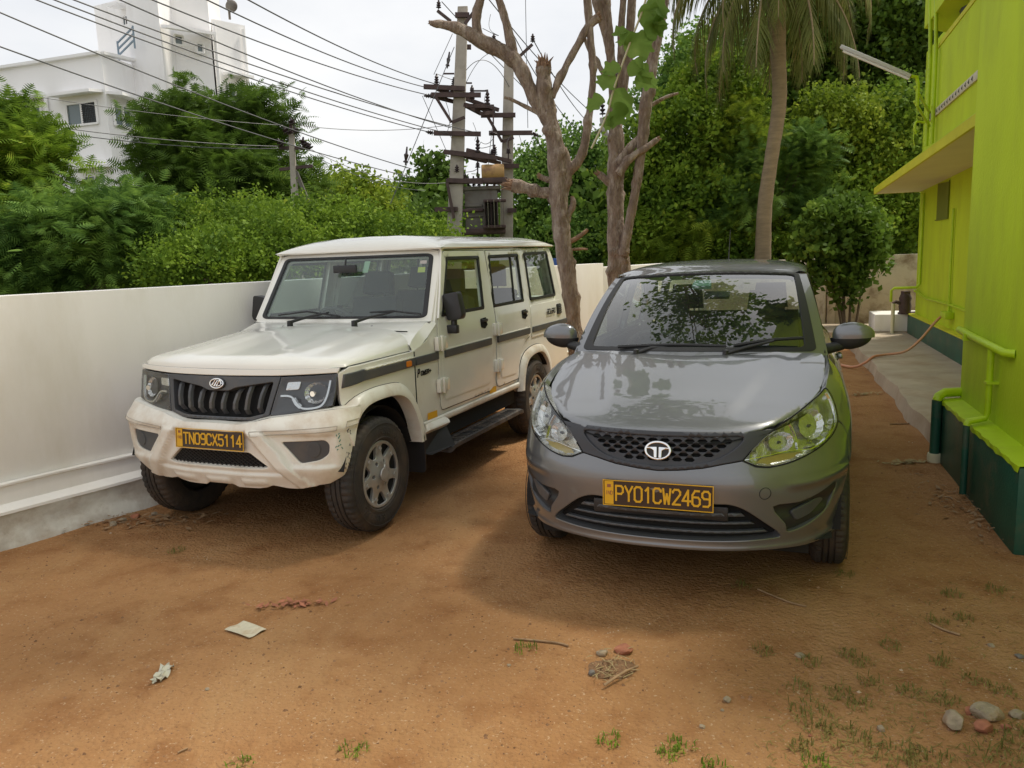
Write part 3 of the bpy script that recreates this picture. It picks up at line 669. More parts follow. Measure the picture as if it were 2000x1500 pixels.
b = MB(); b.bar(c + Vector((-.05,0,-.17)), c + Vector((.35,.1,-.17)), .2, .03); b.build('bracket', M['rust'], pump)
# hose
hp = [gp(5.45,1.04,.665), gp(5.3,.9,.55), gp(5.05,.7,.36), gp(4.9,.5,.22), gp(4.9,.25,.175), gp(4.75,.10,.165), gp(4.62,-.02,.10), gp(4.75,-.15,.03), gp(5.15,-.35,.02), gp(5.4,-.65,.02)]
b = MB(); b.tube(smoothpoly(hp, 6, False), .017, 8); tag(b.build('garden_hose', M['hose'], smooth=60), 'faded orange hose trailing from the green wall to the earth', 'hose')
# ---------------------------------------------------------------- lettering for plates: stroke glyphs on a 4 x 7 grid
GL = {'T':[[(0,7),(4,7)],[(2,7),(2,0)]],'N':[[(0,0),(0,7),(4,0),(4,7)]],'0':[[(1,0),(0,1),(0,6),(1,7),(3,7),(4,6),(4,1),(3,0),(1,0)]],'9':[[(.6,0),(3,0),(4,1),(4,6),(3,7),(1,7),(0,6),(0,4.4),(1,3.5),(4,3.5)]],
'C':[[(4,5.6),(4,6),(3,7),(1,7),(0,6),(0,1),(1,0),(3,0),(4,1),(4,1.4)]],'X':[[(0,0),(4,7)],[(0,7),(4,0)]],'5':[[(4,7),(0.3,7),(0.1,4),(3,4.3),(4,3.3),(4,1),(3,0),(1,0),(0,.9)]],'1':[[(.9,5.6),(2.3,7),(2.3,0)]],
'4':[[(3,0),(3,7),(0,2),(4.3,2)]],'P':[[(0,0),(0,7),(3,7),(4,6),(4,4.2),(3,3.2),(0,3.2)]],'Y':[[(0,7),(2,3.6),(4,7)],[(2,3.6),(2,0)]],'W':[[(0,7),(.9,0),(2,4.6),(3.1,0),(4,7)]],
'2':[[(0,5.6),(0,6),(1,7),(3,7),(4,6),(4,4.8),(0,0),(4,0)]],'6':[[(3.6,7),(1.4,7),(0,5),(0,1),(1,0),(3,0),(4,1),(4,3),(3,4),(0,4)]],'I':[[(2,0),(2,7)]],'D':[[(0,0),(0,7),(2.6,7),(4,5.5),(4,1.5),(2.6,0),(0,0)]],
'B':[[(0,0),(0,7),(3,7),(4,6),(4,4.5),(3,3.7),(0,3.7)],[(3,3.7),(4,2.8),(4,1),(3,0),(0,0)]],'O':[[(1,0),(0,1),(0,6),(1,7),(3,7),(4,6),(4,1),(3,0),(1,0)]],'L':[[(0,7),(0,0),(4,0)]],'E':[[(4,7),(0,7),(0,0),(4,0)],[(0,3.6),(3.2,3.6)]],'R':[[(0,0),(0,7),(3,7),(4,6),(4,4.5),(3,3.5),(0,3.5)],[(2,3.5),(4,0)]],
'+':[[(2,1.4),(2,5.4)],[(0,3.4),(4,3.4)]],'M':[[(0,0),(0,7),(2,3),(4,7),(4,0)]],'A':[[(0,0),(2,7),(4,0)],[(.9,2.6),(3.1,2.6)]],'S':[[(4,6),(3,7),(1,7),(0,6),(0,4.6),(1,3.8),(3,3.3),(4,2.5),(4,1),(3,0),(1,0),(0,1)]],'F':[[(4,7),(0,7),(0,0)],[(0,3.6),(3.2,3.6)]]}
def letters(mb, text, x0, x1, z0, z1, f, thick, depth=.002, gapk=.34, slant=0):
    """flat strokes laid on f(a, b, lift)"""
    n = len(text); cw = (x1 - x0) / (n - (gapk / (1 + gapk)) * 1.0 if n > 1 else 1); w = cw / (1 + gapk); hh = (z1 - z0) / 7
    if n > 1: cw = (x1 - x0 - w) / (n - 1)
    for i, ch in enumerate(text):
        if ch == ' ': continue
        for st in GL[ch]:
            P = [(x0 + i*cw + p[0]/4*w + slant*p[1]*hh, z0 + p[1]*hh) for p in st]
            for a, b in zip(P, P[1:]):
                d = Vector((b[0]-a[0], b[1]-a[1])); L = d.length
                if L < 1e-6: continue
                d /= L; r = Vector((-d.y, d.x)) * thick/2; e = d * thick * .42
                q = [(a[0]-e.x+r.x, a[1]-e.y+r.y), (a[0]-e.x-r.x, a[1]-e.y-r.y), (b[0]+e.x-r.x, b[1]+e.y-r.y), (b[0]+e.x+r.x, b[1]+e.y+r.y)]
                dj = depth * (1 + random.uniform(-.15,.15))
                vs = [f(u, v, 0) for u, v in q] + [f(u, v, dj) for u, v in q]
                mb.add(vs, [(4,5,6,7),(0,1,5,4),(1,2,6,5),(2,3,7,6),(3,0,4,7)])
def number_plate(par, text, yf, z0, z1, tilt, strip='l'):
    """plate faces forward (-y)"""
    T = math.sin(tilt)
    def f(x, z, l): return (x, yf - l + (z - z0) * T, z)
    b = MB(); hw = .25
    for (a0, a1, b0, b1, d, yo) in ((-hw, hw, z0, z1, .004, 0),): b.prism(rnd([(a0,b0),(a1,b0),(a1,b1),(a0,b1)], .008, 3), lambda x, z: f(x, z, yo), (0, d, 0))
    pl = b.build('number_plate', M['plate'], par)
    b = MB()
    fr = .0035
    for q in ([(-hw,z0),(hw,z0),(hw,z0+fr),(-hw,z0+fr)], [(-hw,z1-fr),(hw,z1-fr),(hw,z1),(-hw,z1)], [(-hw,z0+fr),(-hw+fr,z0+fr),(-hw+fr,z1-fr),(-hw,z1-fr)], [(hw-fr,z0+fr),(hw,z0+fr),(hw,z1-fr),(hw-fr,z1-fr)]):
        b.prism(q, lambda x, z: f(x, z, .0035), (0, .003, 0))
    b.build('border', M['plateyel'], pl)
    b = MB(); b.prism([(-hw+.008,z0+.006),(-hw+.05,z0+.006),(-hw+.05,z1-.006),(-hw+.008,z1-.006)], lambda x, z: f(x, z, .0022), (0, .002, 0)); b.build('country_strip', M['plateyel'], pl)
    b = MB(); letters(b, 'IND', -hw+.012, -hw+.046, z0+.052, z0+.068, lambda x, z, l: f(x, z, .0024 + l), .0022, .0008)
    b.prism([(-hw+.020,z0+.085),(-hw+.038,z0+.085),(-hw+.038,z0+.100),(-hw+.020,z0+.100)], lambda x, z: f(x, z, .0026), (0, .0003, 0)); b.build('lettering', M['brickbit'], pl, fix=False)
    b = MB(); letters(b, text, -hw+.062, hw-.016, z0+.026, z1-.026, lambda x, z, l: f(x, z, .0008 + l), .0088, .0028); b.build('lettering', M['plateyel'], pl, fix=False)
    return pl
# ---------------------------------------------------------------- wheels
def wheel(par, side, xo, yc, r, w, rr, kind, detail=True):
    """xo: outer face of the tyre, side +1 / -1 (left / right of the car)"""
    C = (0, yc, r); s = side
    hub = MB(); hub.lathe([(0,s*(xo-w*.75)),(rr*.98,s*(xo-w*.75)),(rr*.98,s*(xo-.035)),(rr*.9,s*(xo-.055)),(0,s*(xo-.06))], C, 'x', 40)
    W = hub.build('wheel', M['underbody'], par, smooth=40)
    n = 150; vs = []; fs = []; prof = []
    h = w / 2; xm = xo - h
    base = [(rr, -h*.80), (rr+.012, -h*.93), (rr + (r-rr)*.45, -h*1.0), (r-.030, -h*.93), (r-.010, -h*.80)]
    base = base + [(r-.001, -h*.62), (r-.001,-h*.36), (r-.010,-h*.35), (r-.010,-h*.27), (r,-h*.26), (r,-h*.045), (r-.010,-h*.035),(r-.010,h*.035),(r,h*.045),(r,h*.26),(r-.010,h*.27),(r-.010,h*.35),(r-.001,h*.36),(r-.001,h*.62)] + [(a, -b) for a, b in reversed(base)]
    m = len(base)
    for k in range(n):
        t = 2*math.pi*k/n
        for i, (rad, hx) in enumerate(base):
            R = rad
            if k % 3 == 0 and (i in (3,4,5,6) or i in (m-4,m-5,m-6,m-7)): R -= .0075 if i not in (3, m-4) else .004
            tw = t + (.012 if i in (9,10,13,14) and k % 3 == 0 else 0)
            vs.append((s*(xm + hx), yc + R*math.cos(tw), r + R*math.sin(tw) * 1.0 if True else 0))
    # slight flat where it meets the ground
    vs = [(x, y, max(z, .004)) for x, y, z in vs]
    for k in range(n):
        k2 = (k+1) % n
        for i in range(m-1): fs.append((k*m+i, k2*m+i, k2*m+i+1, k*m+i+1))
    t = MB(); t.add(vs, fs)
    # sidewall ribs and raised lettering blocks
    for rad in (rr+.022, rr+(r-rr)*.72): t.lathe([(rad-.003, s*(xo-.002*0+ -.001)), (rad-.001, s*(xo+.0015)), (rad+.001, s*(xo+.0015)), (rad+.003, s*(xo-.001))], C, 'x', 72, closed=True)
    if kind == 'suv':
        for c0 in (1.1, 4.2):
            for q, ch in enumerate('SUPER'if 0 else 'RADIAL'[:6]):
                if ch not in GL: continue
                aa = c0 + .17 * (2.5 - q) 
                def f(u, v, l, aa=aa):
                    R = rr + (r-rr)*.40 + v; th = aa - u / R
                    return (s*(xo - .004 + l), yc + R*math.cos(th)*(-1 if s < 0 else 1)*1.0, r + R*math.sin(th))
                letters(t, ch, -.013, .013, -.012, .018, f, .006, .0055)
    t.build('tyre', M['tyre'], W, smooth=35, fix=False if 0 else True)
    if not detail: return W
    # cover: bulged disc with scalloped windows and lug holes
    def S(a, b_):
        q = math.hypot(a, b_) / rr
        d = -.030 + .016*sstep(1.0, .80, q) if 0 else (-.012 if q > .93 else -.012 - .010*(1 - sstep(.80,.93,q)))
        d += .014 * (1 - sstep(.30, .62, q)) + (.006 if q < .27 else 0)
        return (s*(xo + d), yc + a, r + b_)
    outp = Vector((0, yc, r)); circ = [(rr*1.0*math.cos(2*math.pi*k/64), rr*1.0*math.sin(2*math.pi*k/64)) for k in range(64)]
    holes = []; N = 7 if kind == 'suv' else 8
    for k in range(N):
        t0 = 2*math.pi*k/N + .2; hw = .30 if kind == 'suv' else .22; pts = []
        for u in (-1, -.5, 0, .5, 1): pts.append((rr*.90, t0 + u*hw))
        pts += [(rr*.70, t0 + hw*.80), (rr*.56, t0 + hw*.45), (rr*.54, t0 - hw*.45), (rr*.70, t0 - hw*.80)]
        holes.append(rnd([(a*math.cos(t), a*math.sin(t)) for a, t in pts], rr*.10, 3))
    if kind == 'suv':
        for k in range(6):
            t0 = 2*math.pi*k/6; holes.append([(rr*.40*math.cos(t0) + rr*.065*math.cos(j*.785), rr*.40*math.sin(t0) + rr*.065*math.sin(j*.785)) for j in range(8)])
    c = MB(); patch(c, circ, S, .022, holes, bevel=.004, rim=.018, out=outp)
    cv = c.build('wheel_cover', M['cover'], W, smooth=40, fix=False)
    c = MB(); c.lathe([(rr*.20, s*(xo+.006)),(rr*.19, s*(xo+.012)),(0, s*(xo+.013))], C, 'x', 24); 
    for k in range(N if kind == 'suv' else 0):
        t0 = 2*math.pi*(k+.5)/N + .2; cc = (0, yc + rr*.78*math.cos(t0), r + rr*.78*math.sin(t0)); c.lathe([(.012, s*(xo-.014)),(.011, s*(xo-.008)),(.006, s*(xo-.009)),(0, s*(xo-.012))], cc, 'x', 10)
    c.build('hub_cap', M['cover'], W, smooth=40)
    return W
def seat(par, x, y, z, w=.48, bench=False, name='seat', rest=True):
    b = MB(); b.box((x, y, z+.06), (w, .50, .16)); 
    back = MB(); R = Matrix.Rotation(math.radians(-14), 3, 'X'); back.box((x, y+.30, z+.40), (w, .14, .62), M=R, taper=.92)
    if rest:
        for dx in ([0] if not bench else [-w*.28, w*.28]):
            back.box((x+dx, y+.40, z+.83), (.27, .10, .19), M=R, taper=.85)
            back.tube([(x+dx-.06, y+.37, z+.68), (x+dx-.06, y+.395, z+.76)], .007, 6); back.tube([(x+dx+.06, y+.37, z+.68), (x+dx+.06, y+.395, z+.76)], .007, 6)
    s_ = b.build(name, M['seat'], par, bevel=.05); back.build('backrest', M['seat'], s_, bevel=.035); return s_
# ================================================================ the cream off-roader
suv = thing('suv', 'boxy cream off-road car with black grille parked beside the white wall', 'car', (-1.790, 4.393, 0), -.391)
OUT = Vector((0, 2.2, .75))
sides = (1, -1)
def BS(s): return lambda y, z: (s * bside(y, z), y, z)
arcF = [(1.20,.44),(1.17,.56),(1.10,.70),(1.02,.80),(.90,.868),(.74,.885),(.56,.885),(.42,.862),(.32,.79),(.27,.70)]
arcFi = [(1.10,.44),(1.085,.55),(1.035,.66),(.965,.745),(.87,.795),(.74,.812),(.58,.812),(.46,.79),(.37,.725),(.315,.60)]
arcR = [(2.915,.47),(2.935,.58),(2.985,.70),(3.07,.78),(3.20,.818),(3.36,.832),(3.52,.818),(3.64,.76),(3.73,.66),(3.78,.50)]
arcRi = [(2.99,.47),(3.01,.57),(3.055,.665),(3.13,.728),(3.24,.755),(3.36,.762),(3.48,.752),(3.57,.705),(3.65,.62),(3.69,.50)]
win1 = [(1.80,1.645),(2.365,1.645),(2.295,1.235),(1.565,1.235)]; win2 = [(2.555,1.648),(3.205,1.655),(3.16,1.24),(2.485,1.235)]; win3 = [(3.37,1.662),(3.98,1.672),(4.03,1.245),(3.34,1.24)]
for s in sides:
    S = BS(s)
    # main side shell behind doors, with the window openings
    b = MB()
    outl = [(1.12,.545),(1.12,1.045),(1.30,1.09),(1.47,1.205),(1.752,1.70),(4.085,1.712),(4.15,1.60),(4.235,1.22),(4.32,.98),(4.32,.50)] + [(3.80,.50)] + arcR[::-1][1:] + [(2.915,.505)] + [(1.52,.505),(1.19,.505)]
    patch(b, outl, S, .10, [win1, win2, win3], off=-.004, bevel=.004, rim=.03, out=OUT); b.build('side_panel', M['cream'], suv, smooth=35, fix=False)
    b = MB(); patch(b, [(.335,1.008),(.335,.86),(.345,.80)] + arcF[::-1][2:] + [(1.19,.50),(1.117,.55),(1.117,1.043),(.40,1.040)], S, .05, off=0, bevel=.004, rim=.03, out=OUT); b.build('fender', M['cream'], suv, smooth=35, fix=False)
    # black seam behind fender / cowl joint
    b = MB(); ribbon(b, [(1.1185,.56),(1.1185,1.04)], S, .006, off=.0035, h=.0005, out=OUT); b.build('panel_seam', M['gap'], suv, fix=False)
    # wheel arch flares
    for nm, o_, i_ in (('front', arcF, arcFi), ('rear', arcR, arcRi)):
        b = MB(); O = smoothpoly(o_, 3, False); I = smoothpoly(i_, 3, False); vs = []
        for p, q in zip(O, I):
            m1 = (p[0]*.75+q[0]*.25, p[1]*.75+q[1]*.25); 
            vs += [S(*p), (s*(bside(*p)+.010), p[0], p[1]), (s*(.79+.028), m1[0], m1[1]), (s*(.79+.040), q[0]*.8+p[0]*.2, q[1]*.8+p[1]*.2), (s*(.79+.037), q[0], q[1]), (s*(.79-.06), q[0]*1.0, q[1])]
        b.add(vs, [(i*6+k, i*6+k+1, (i+1)*6+k+1, (i+1)*6+k) for i in range(len(O)-1) for k in range(5)] + [(0,1,2,3,4,5)] + [tuple((len(O)-1)*6+k for k in (5,4,3,2,1,0))])
        b.build('wheel_arch_flare', M['cream_dirty'], suv, smooth=40)
        b = MB(); ribbon(b, O, S, .008, off=-.001, h=.0015, out=OUT); b.build('flare_seam', M['gap'], suv, fix=False)
        # inner wheel well
        b = MB(); yc = .62 if nm == 'front' else 3.34; pr = [(yc + .40*math.cos(t*math.pi/12), .36 + .41*math.sin(t*math.pi/12)) for t in range(1, 12)]
        b.add([(s*x, p[0], p[1]) for p in pr for x in (.80, .45)], [(i*2, i*2+1, i*2+3, i*2+2) for i in range(len(pr)-1)]); b.add([(s*.45, p[0], p[1]) for p in pr], [tuple(range(len(pr)))]); b.build('wheel_well', M['underbody'], suv, fix=False)
    # doors
    d1 = rnd([(1.475,.585),(2.365,.578),(2.445,.70),(2.478,1.22),(2.487,1.69),(1.765,1.69),(1.49,1.20),(1.455,1.10),(1.455,.62)], [.07,.12,.02,.02,.02,.03,.02,.02,.05], 4)
    d2 = rnd([(2.44,.583),(2.93,.583),(2.985,.80),(3.12,.89),(3.265,.93),(3.275,1.22),(3.30,1.69),(2.506,1.69),(2.500,1.22),(2.462,.75)], [.08,.03,.06,.06,.03,.02,.02,.02,.02,.02], 4)
    for di, (dd, ww) in enumerate(((d1, win1), (d2, win2))):
        b = MB(); patch(b, inset(dd, -.004), S, .10, [inset(ww, -.03)], off=.0005, bevel=0, rim=0, out=OUT); door_gap = b  # black rim puts the shade of the door's shut line into colour
        b = MB(); patch(b, dd, S, .06, [ww], off=.006, bevel=.006, rim=.012, out=OUT); D = b.build('door', M['cream'], suv, smooth=35, fix=False)
        door_gap.build('door_gap_shade', M['gap'], D, fix=False)
        # pressed swage round the lower door
        lo = [p for p in dd if p[1] < 1.19]
        ins = inset(dd, .05); low = [p for p in ins if p[1] < 1.10]
        y0, y1 = min(p[0] for p in low), max(p[0] for p in low)
        sw = rnd([(y0,.645),(y1-.07,.64),(y1,.76),(y1+.012,1.185),(y0,1.19)], [.05,.09,.03,.02,.02], 4)
        if di: sw = rnd([(y0+.03,.645),(2.88,.64),(2.935,.80),(3.06,.90),(3.215,.95),(3.225,1.195),(y0+.03,1.195)], [.06,.03,.05,.05,.03,.02,.02], 4)
        b = MB(); patch(b, sw, S, .08, off=.0125, bevel=.0065, rim=0, out=OUT); b.build('door_pressing', M['cream'], D, smooth=50, fix=False)
        # window seal and pane
        b = MB(); ring = rnd(ww, .02, 3); patch(b, inset(ring, -.004), S, .2, [inset(ring, .022)], off=.008, bevel=.003, rim=.012, out=OUT); b.build('window_seal', M['rubber'], D, smooth=40, fix=False)
        b = MB(); patch(b, ring, S, .3, off=-.004, bevel=0, rim=0, out=OUT); b.build('window_pane', M['glass_side'], D, fix=False)
        if di: b = MB(); b.bar((s*(bside(2.95,1.24)-.002), 2.95, 1.24), (s*(bside(3.03,1.65)-.002), 3.03, 1.65), .012, .02, up=(0,1,0)); b.build('window_bar', M['rubber'], D)
        # handle
        hy = 2.225 if not di else 3.10
        b = MB(); patch(b, rnd([(hy-.055,1.165),(hy+.055,1.17),(hy+.055,1.105),(hy+.035,1.10),(hy+.02,1.085),(hy-.055,1.10)], .012, 3), S, .05, off=.016, bevel=.003, rim=.006, out=OUT); H = b.build('handle', M['gap'], D, smooth=40, fix=False)
        b = MB(); b.box((s*(bside(hy,1.15)+.020), hy, 1.15), (.02, .10, .022)); b.lathe([(.010, s*.81),(.010, s*.817),(0, s*.817)], (0, hy+.03, 1.118), 'x', 10); b.build('handle_lever', M['black_plastic'], H, bevel=.004)
        # rub strip on the door
        yy = ((1.525,2.345),(2.482,3.21))[di]
        b = MB(); patch(b, rnd([(yy[0],.948),(yy[1],.948),(yy[1],1.0),(yy[0],1.0)], .006, 2), S, .2, off=.024, bevel=.005, rim=.012, out=OUT); st = b.build('rub_strip', M['grey_plastic'], D, smooth=40, fix=False)
        b = MB(); patch(b, [(yy[0],1.001),(yy[1],1.001),(yy[1],1.008),(yy[0],1.008)], S, .3, off=.020, bevel=.002, rim=.008, out=OUT); b.build('strip_edge', M['cream'], st, fix=False)
        # hinges
        for hz in ((1.058,.765),(1.06,.765))[di]:
            hy = 1.462 if not di else 2.462
            b = MB(); b.box((s*.807, hy-.030, hz), (.03,.05,.095)); b.box((s*.811, hy+.042, hz), (.026,.085,.085)); b.tube([(s*.822,hy,hz-.055),(s*.822,hy,hz+.055)], .011, 10); b.build('hinge', M['cream'], D, bevel=.008)
    # rear quarter window
    b = MB(); ring = rnd(win3, .03, 4); patch(b, inset(ring, -.006), S, .3, [inset(ring, .020)], off=.006, bevel=.003, rim=.014, out=OUT); W3 = b.build('quarter_window', M['rubber'], suv, smooth=40, fix=False)
    b = MB(); patch(b, ring, S, .3, off=-.002, bevel=0, rim=0, out=OUT); b.build('window_pane', M['glass_side'], W3, fix=False)
    b = MB(); patch(b, rnd([(3.285,.90),(4.19,.90),(4.19,1.0),(4.14,1.20),(3.305,1.195),(3.285,1.10)], .03, 3), S, .1, off=.004, bevel=.006, rim=.01, out=OUT); b.build('quarter_pressing', M['cream'], suv, smooth=50, fix=False)
    b = MB(); patch(b, [(3.30,.948),(4.30,.948),(4.29,1.0),(3.30,1.0)], S, .2, off=.014, bevel=.005, rim=.01, out=OUT); b.build('rub_strip', M['grey_plastic'], suv, smooth=40, fix=False)
    b = MB(); patch(b, rnd([(4.0,1.06),(4.13,1.06),(4.12,1.16),(3.995,1.16)], .015, 3), S, .1, off=.012, bevel=.004, rim=.01, out=OUT); V = b.build('air_vent', M['black_plastic'], suv, smooth=40, fix=False)
    b = MB(); 
    for k in range(4): b.bar((s*(bside(4.05,1.1)+.016), 4.015, 1.077+.022*k), (s*(bside(4.05,1.1)+.016), 4.11, 1.077+.022*k), .006, .009)
    b.build('louvre', M['grey_plastic'], V)
    # cowl and fender rub strips, indicator
    b = MB(); patch(b, [(1.128,.948),(1.448,.948),(1.448,1.0),(1.128,1.0)], S, .2, off=.014, bevel=.005, rim=.014, out=OUT); b.build('rub_strip', M['grey_plastic'], suv, smooth=40, fix=False)
    b = MB(); patch(b, [(.345,.925),(.50,.945),(1.112,.948),(1.112,1.0),(.52,1.0),(.50,1.013),(.36,1.003)], S, .07, off=.016, bevel=.006, rim=.016, out=OUT); st = b.build('rub_strip', M['grey_plastic'], suv, smooth=40, fix=False)
    b = MB(); patch(b, [(.53,1.001),(1.112,1.001),(1.112,1.010),(.51,1.013)], S, .07, off=.014, bevel=.003, rim=.014, out=OUT); b.build('strip_edge', M['cream'], st, smooth=40, fix=False)
    b = MB(); patch(b, rnd([(.985,.955),(1.05,.955),(1.05,.993),(.985,.993)], .01, 3), S, .05, off=.023, bevel=.005, rim=.01, out=OUT); b.build('indicator', M['amber'], st, smooth=50, fix=False)
    for (y0, y1) in ((1.254,1.395),(2.305,2.44)):
        b = MB(); patch(b, [(y0,.555),(y1,.553),(y1,.600),(y0,.602)], S, .2, off=.0015 if y0 > 2 else .003, bevel=0, rim=0, out=OUT); b.build('reflector_tape', M['reflyel'], suv, fix=False)
    # sill, running board, mud flap
    b = MB(); 
    prof = [(.790,.553),(.803,.545),(.806,.520),(.796,.506),(.76,.500)]
    b.add([(s*x, y, z) for y in (1.19, 2.16, 2.925) for x, z in prof], [(j*5+k, j*5+k+1, (j+1)*5+k+1, (j+1)*5+k) for j in range(2) for k in range(4)]); b.build('sill', M['cream_dirty'], suv, smooth=50)
    b = MB(); b.box((s*.70, 2.05, .44), (.10, 1.74, .14)); b.build('chassis_side', M['underbody'], suv)
    b = MB(); prof = [(.74,.352),(.79,.352),(.865,.356),(.888,.348),(.89,.322),(.868,.308),(.74,.31)]
    ys = [1.42,1.46,1.50,2.0,2.5,2.74,2.78]; kz = [-.016,-.004,0,0,0,0,-.01]
    b.add([(s*x, y, z + k) for y, k in zip(ys, kz) for x, z in prof], [(j*7+k, j*7+(k+1)%7, (j+1)*7+(k+1)%7, (j+1)*7+k) for j in range(len(ys)-1) for k in range(7)] + [(0,1,2,3,4,5,6), tuple(len(ys)*7-1-k for k in range(7))])
    for k in range(24): b.box((s*.835, 1.54 + .048*k, .3575), (.08, .018, .004))
    rb = b.build('running_board', mat('scuffed_step_plastic', (.035,.035,.036), .55, dirt=(.20,.16,.13), dscale=6, dlow=.45, dhigh=.75, bump=.3, bscale=60) if s == 1 else M['black_plastic'], suv, smooth=35)
    b = MB(); b.add([(s*.80,1.15,.50),(s*.80,1.48,.50),(s*.885,1.46,.345),(s*.84,1.20,.33),(s*.795,1.17,.34)], [(0,1,2,3,4)]); b.build('board_bracket', M['black_plastic'], rb)
    b = MB(); patch(b, rnd([(1.165,.505),(1.50,.50),(1.50,.53),(1.47,.548),(1.21,.545)], [.01,.01,.02,.02,.02], 3), lambda y, z: (s*(.845 - (z-.50)*.9), y, z), .05, off=0, bevel=.01, rim=.04, out=OUT); b.build('flare_tail', M['cream_dirty'], suv, smooth=50, fix=False)
    b = MB(); b.prism(rnd([(.50,.22),(.82,.22),(.83,.50),(.50,.50)], .03, 3), lambda x, z: (s*x, 1.12 + (.5-z)*.06, z), (0,.012,0)); b.build('mud_flap', M['black_plastic'], suv)
    # cowl side between fender and door above the strip belongs to the shell; A pillar gutter
    b = MB(); b.tube([(s*.702,1.735,1.705),(s*.712,1.78,1.716),(s*.712,2.5,1.722),(s*.712,3.6,1.728),(s*.712,4.13,1.728)], .011, 6); b.build('roof_gutter', M['cream'], suv, smooth=60)
    b = MB(); b.tube([(s*.700,1.752,1.70),(s*.752,1.60,1.40),(s*.782,1.50,1.225)], .010, 6); b.build('pillar_trim', M['cream'], suv, smooth=60)
    wheel(suv, s, .812, .62, .352, .208, .205, 'suv'); wheel(suv, s, .812, 3.34, .352, .208, .205, 'suv')
# body lettering on the car's left side
S = BS(1)
b = MB(); letters(b, 'BOLERO', 3.70, 3.93, 1.085, 1.128, lambda u, v, l: (bside(u, v) + .0125 + l, u, v), .010, .001, slant=.2); b.build('lettering', M['gap'], suv, fix=False)
b = MB(); letters(b, 'P', 1.150, 1.178, .868, .915, lambda u, v, l: (bside(u, v) + .001 + l, u, v), .010, .001, slant=.25); letters(b, 'OWER+', 1.195, 1.335, .872, .898, lambda u, v, l: (bside(u, v) + .001 + l, u, v), .008, .001, slant=.25); b.build('lettering', M['gap'], suv, fix=False)
# bonnet: heightfield shell
def bhood(u, v):
    """u -1..1 across, v 0..1 front to back"""
    xm = .757; x = xm * math.sin(u * math.pi/2) if abs(u) < 1 else xm*u
    a = abs(x); yf = .217 + .17*min(a,.70)**2 + .12*min(a,.70)**4 + max(0, a-.68)*.7
    ye = 1.19 - .06*(a/.75)**3
    y = yf + (ye - yf) * (v ** 1.6)
    zt = 1.108 + .092*((y - .30) / .85) if y > .2 else 1.1
    zt -= .020*(a/.6)**2 if a < .6 else .020
    zb = 1.046
    k = max(0, (a - .56) / (xm - .56)); rz = math.sqrt(max(0, 1 - k**2.2))
    zt = zb + (zt - zb) * (rz if a > .56 else 1)
    d = min(1, (y - yf) / .085); zt = zb - .004 + (zt - zb + .004) * math.sqrt(max(0, 1 - (1-d)**2))
    zt += .007 * (sstep(.30 - .1*v, .34 - .1*v, a) - sstep(.46, .52, a)) * sstep(.1,.3,v) * (1 - sstep(.85,.97,v))
    return (x, y, zt)
b = MB(); b.grid(bhood, [-1 + i/24 for i in range(49)], [i/26 for i in range(27)]); 
hd = b.build('bonnet', M['cream'], suv, smooth=60)
b = MB(); e = [bhood(-1, 1 - i/26) for i in range(26)] + [bhood(-1 + i/24, 0) for i in range(49)] + [bhood(1, i/26) for i in range(1, 27)]
b.tube([(p[0]*.996, p[1] + .006, p[2] - .004) for p in e], .0045, 6); b.build('bonnet_seam', M['gap'], hd)
# cowl between bonnet and windscreen
def cowl(u, v):
    x = u * .762; a = abs(u); y0 = 1.185 - .06*a**3 - .01; y1 = 1.462
    z0 = 1.176 - .02*a - .075 * max(0, (a-.60)/.40)**2; z1 = 1.218
    t = v; return (x * (1 - .05*t), y0 + (y1-y0)*t, z0 + (z1-z0)*t**.7)
b = MB(); b.grid(cowl, [-1 + i/16 for i in range(33)], [i/8 for i in range(9)])
for s_ in (1,-1):
    b.add([cowl(s_, i/8) for i in range(9)] + [(s_*.786, 1.115 + .345*i/8, 1.035 + .165*(i/8)**1.3 - .003) for i in range(9)], [(i, i+1, 10+i, 9+i) for i in range(8)])
cw = b.build('cowl_panel', M['cream'], suv, smooth=50)
b = MB()
for x in (-.374,.374): b.lathe([(.012,0),(.012,.012),(.007,.018),(0,.018)], (x,1.29,1.178), n=10)
b.build('washer_jet', M['black_plastic'], cw, smooth=50)
b = MB(); b.tube([(-.70,1.205,1.163),(0,1.205,1.183),(.70,1.205,1.163)], .004, 5); b.build('cowl_seam', M['gap'], cw)
# windscreen frame, rubber, glass
def BW(x, t):
    a = x / .70; k = 1 - .085*t
    return (x*k, 1.430 + .028*a*a + (.276)*t + .008*a*a*t, 1.224 + (1.686 - 1.224)*t)
frame = rnd([(-.748,-.03),(.748,-.03),(.766,1.055),(-.766,1.055)], .01, 2); scr = rnd([(-.70,.03),(.70,.03),(.695,.965),(-.695,.965)], .06, 5)
b = MB(); patch(b, frame, BW, .08, [scr], off=.0, bevel=.004, rim=.05, out=OUT); fr_ = b.build('windscreen_frame', M['cream'], suv, smooth=45, fix=False)
b = MB(); patch(b, inset(scr, -.014), BW, .08, [inset(scr, .022)], off=.008, bevel=.005, rim=.02, out=OUT); b.build('windscreen_seal', M['rubber'], fr_, smooth=50, fix=False)
b = MB(); patch(b, scr, BW, .10, off=-.002, bevel=0, rim=0, out=OUT); ws = b.build('windscreen', M['glass_green'], suv, smooth=60, fix=False)
def sticker(par, f, x0, x1, t0, t1, m, off=-.006): 
    b = MB(); patch(b, [(x0,t0),(x1,t0),(x1,t1),(x0,t1)], f, .3, off=off, bevel=0, rim=0, out=OUT); return b.build('sticker', m, par, fix=False)
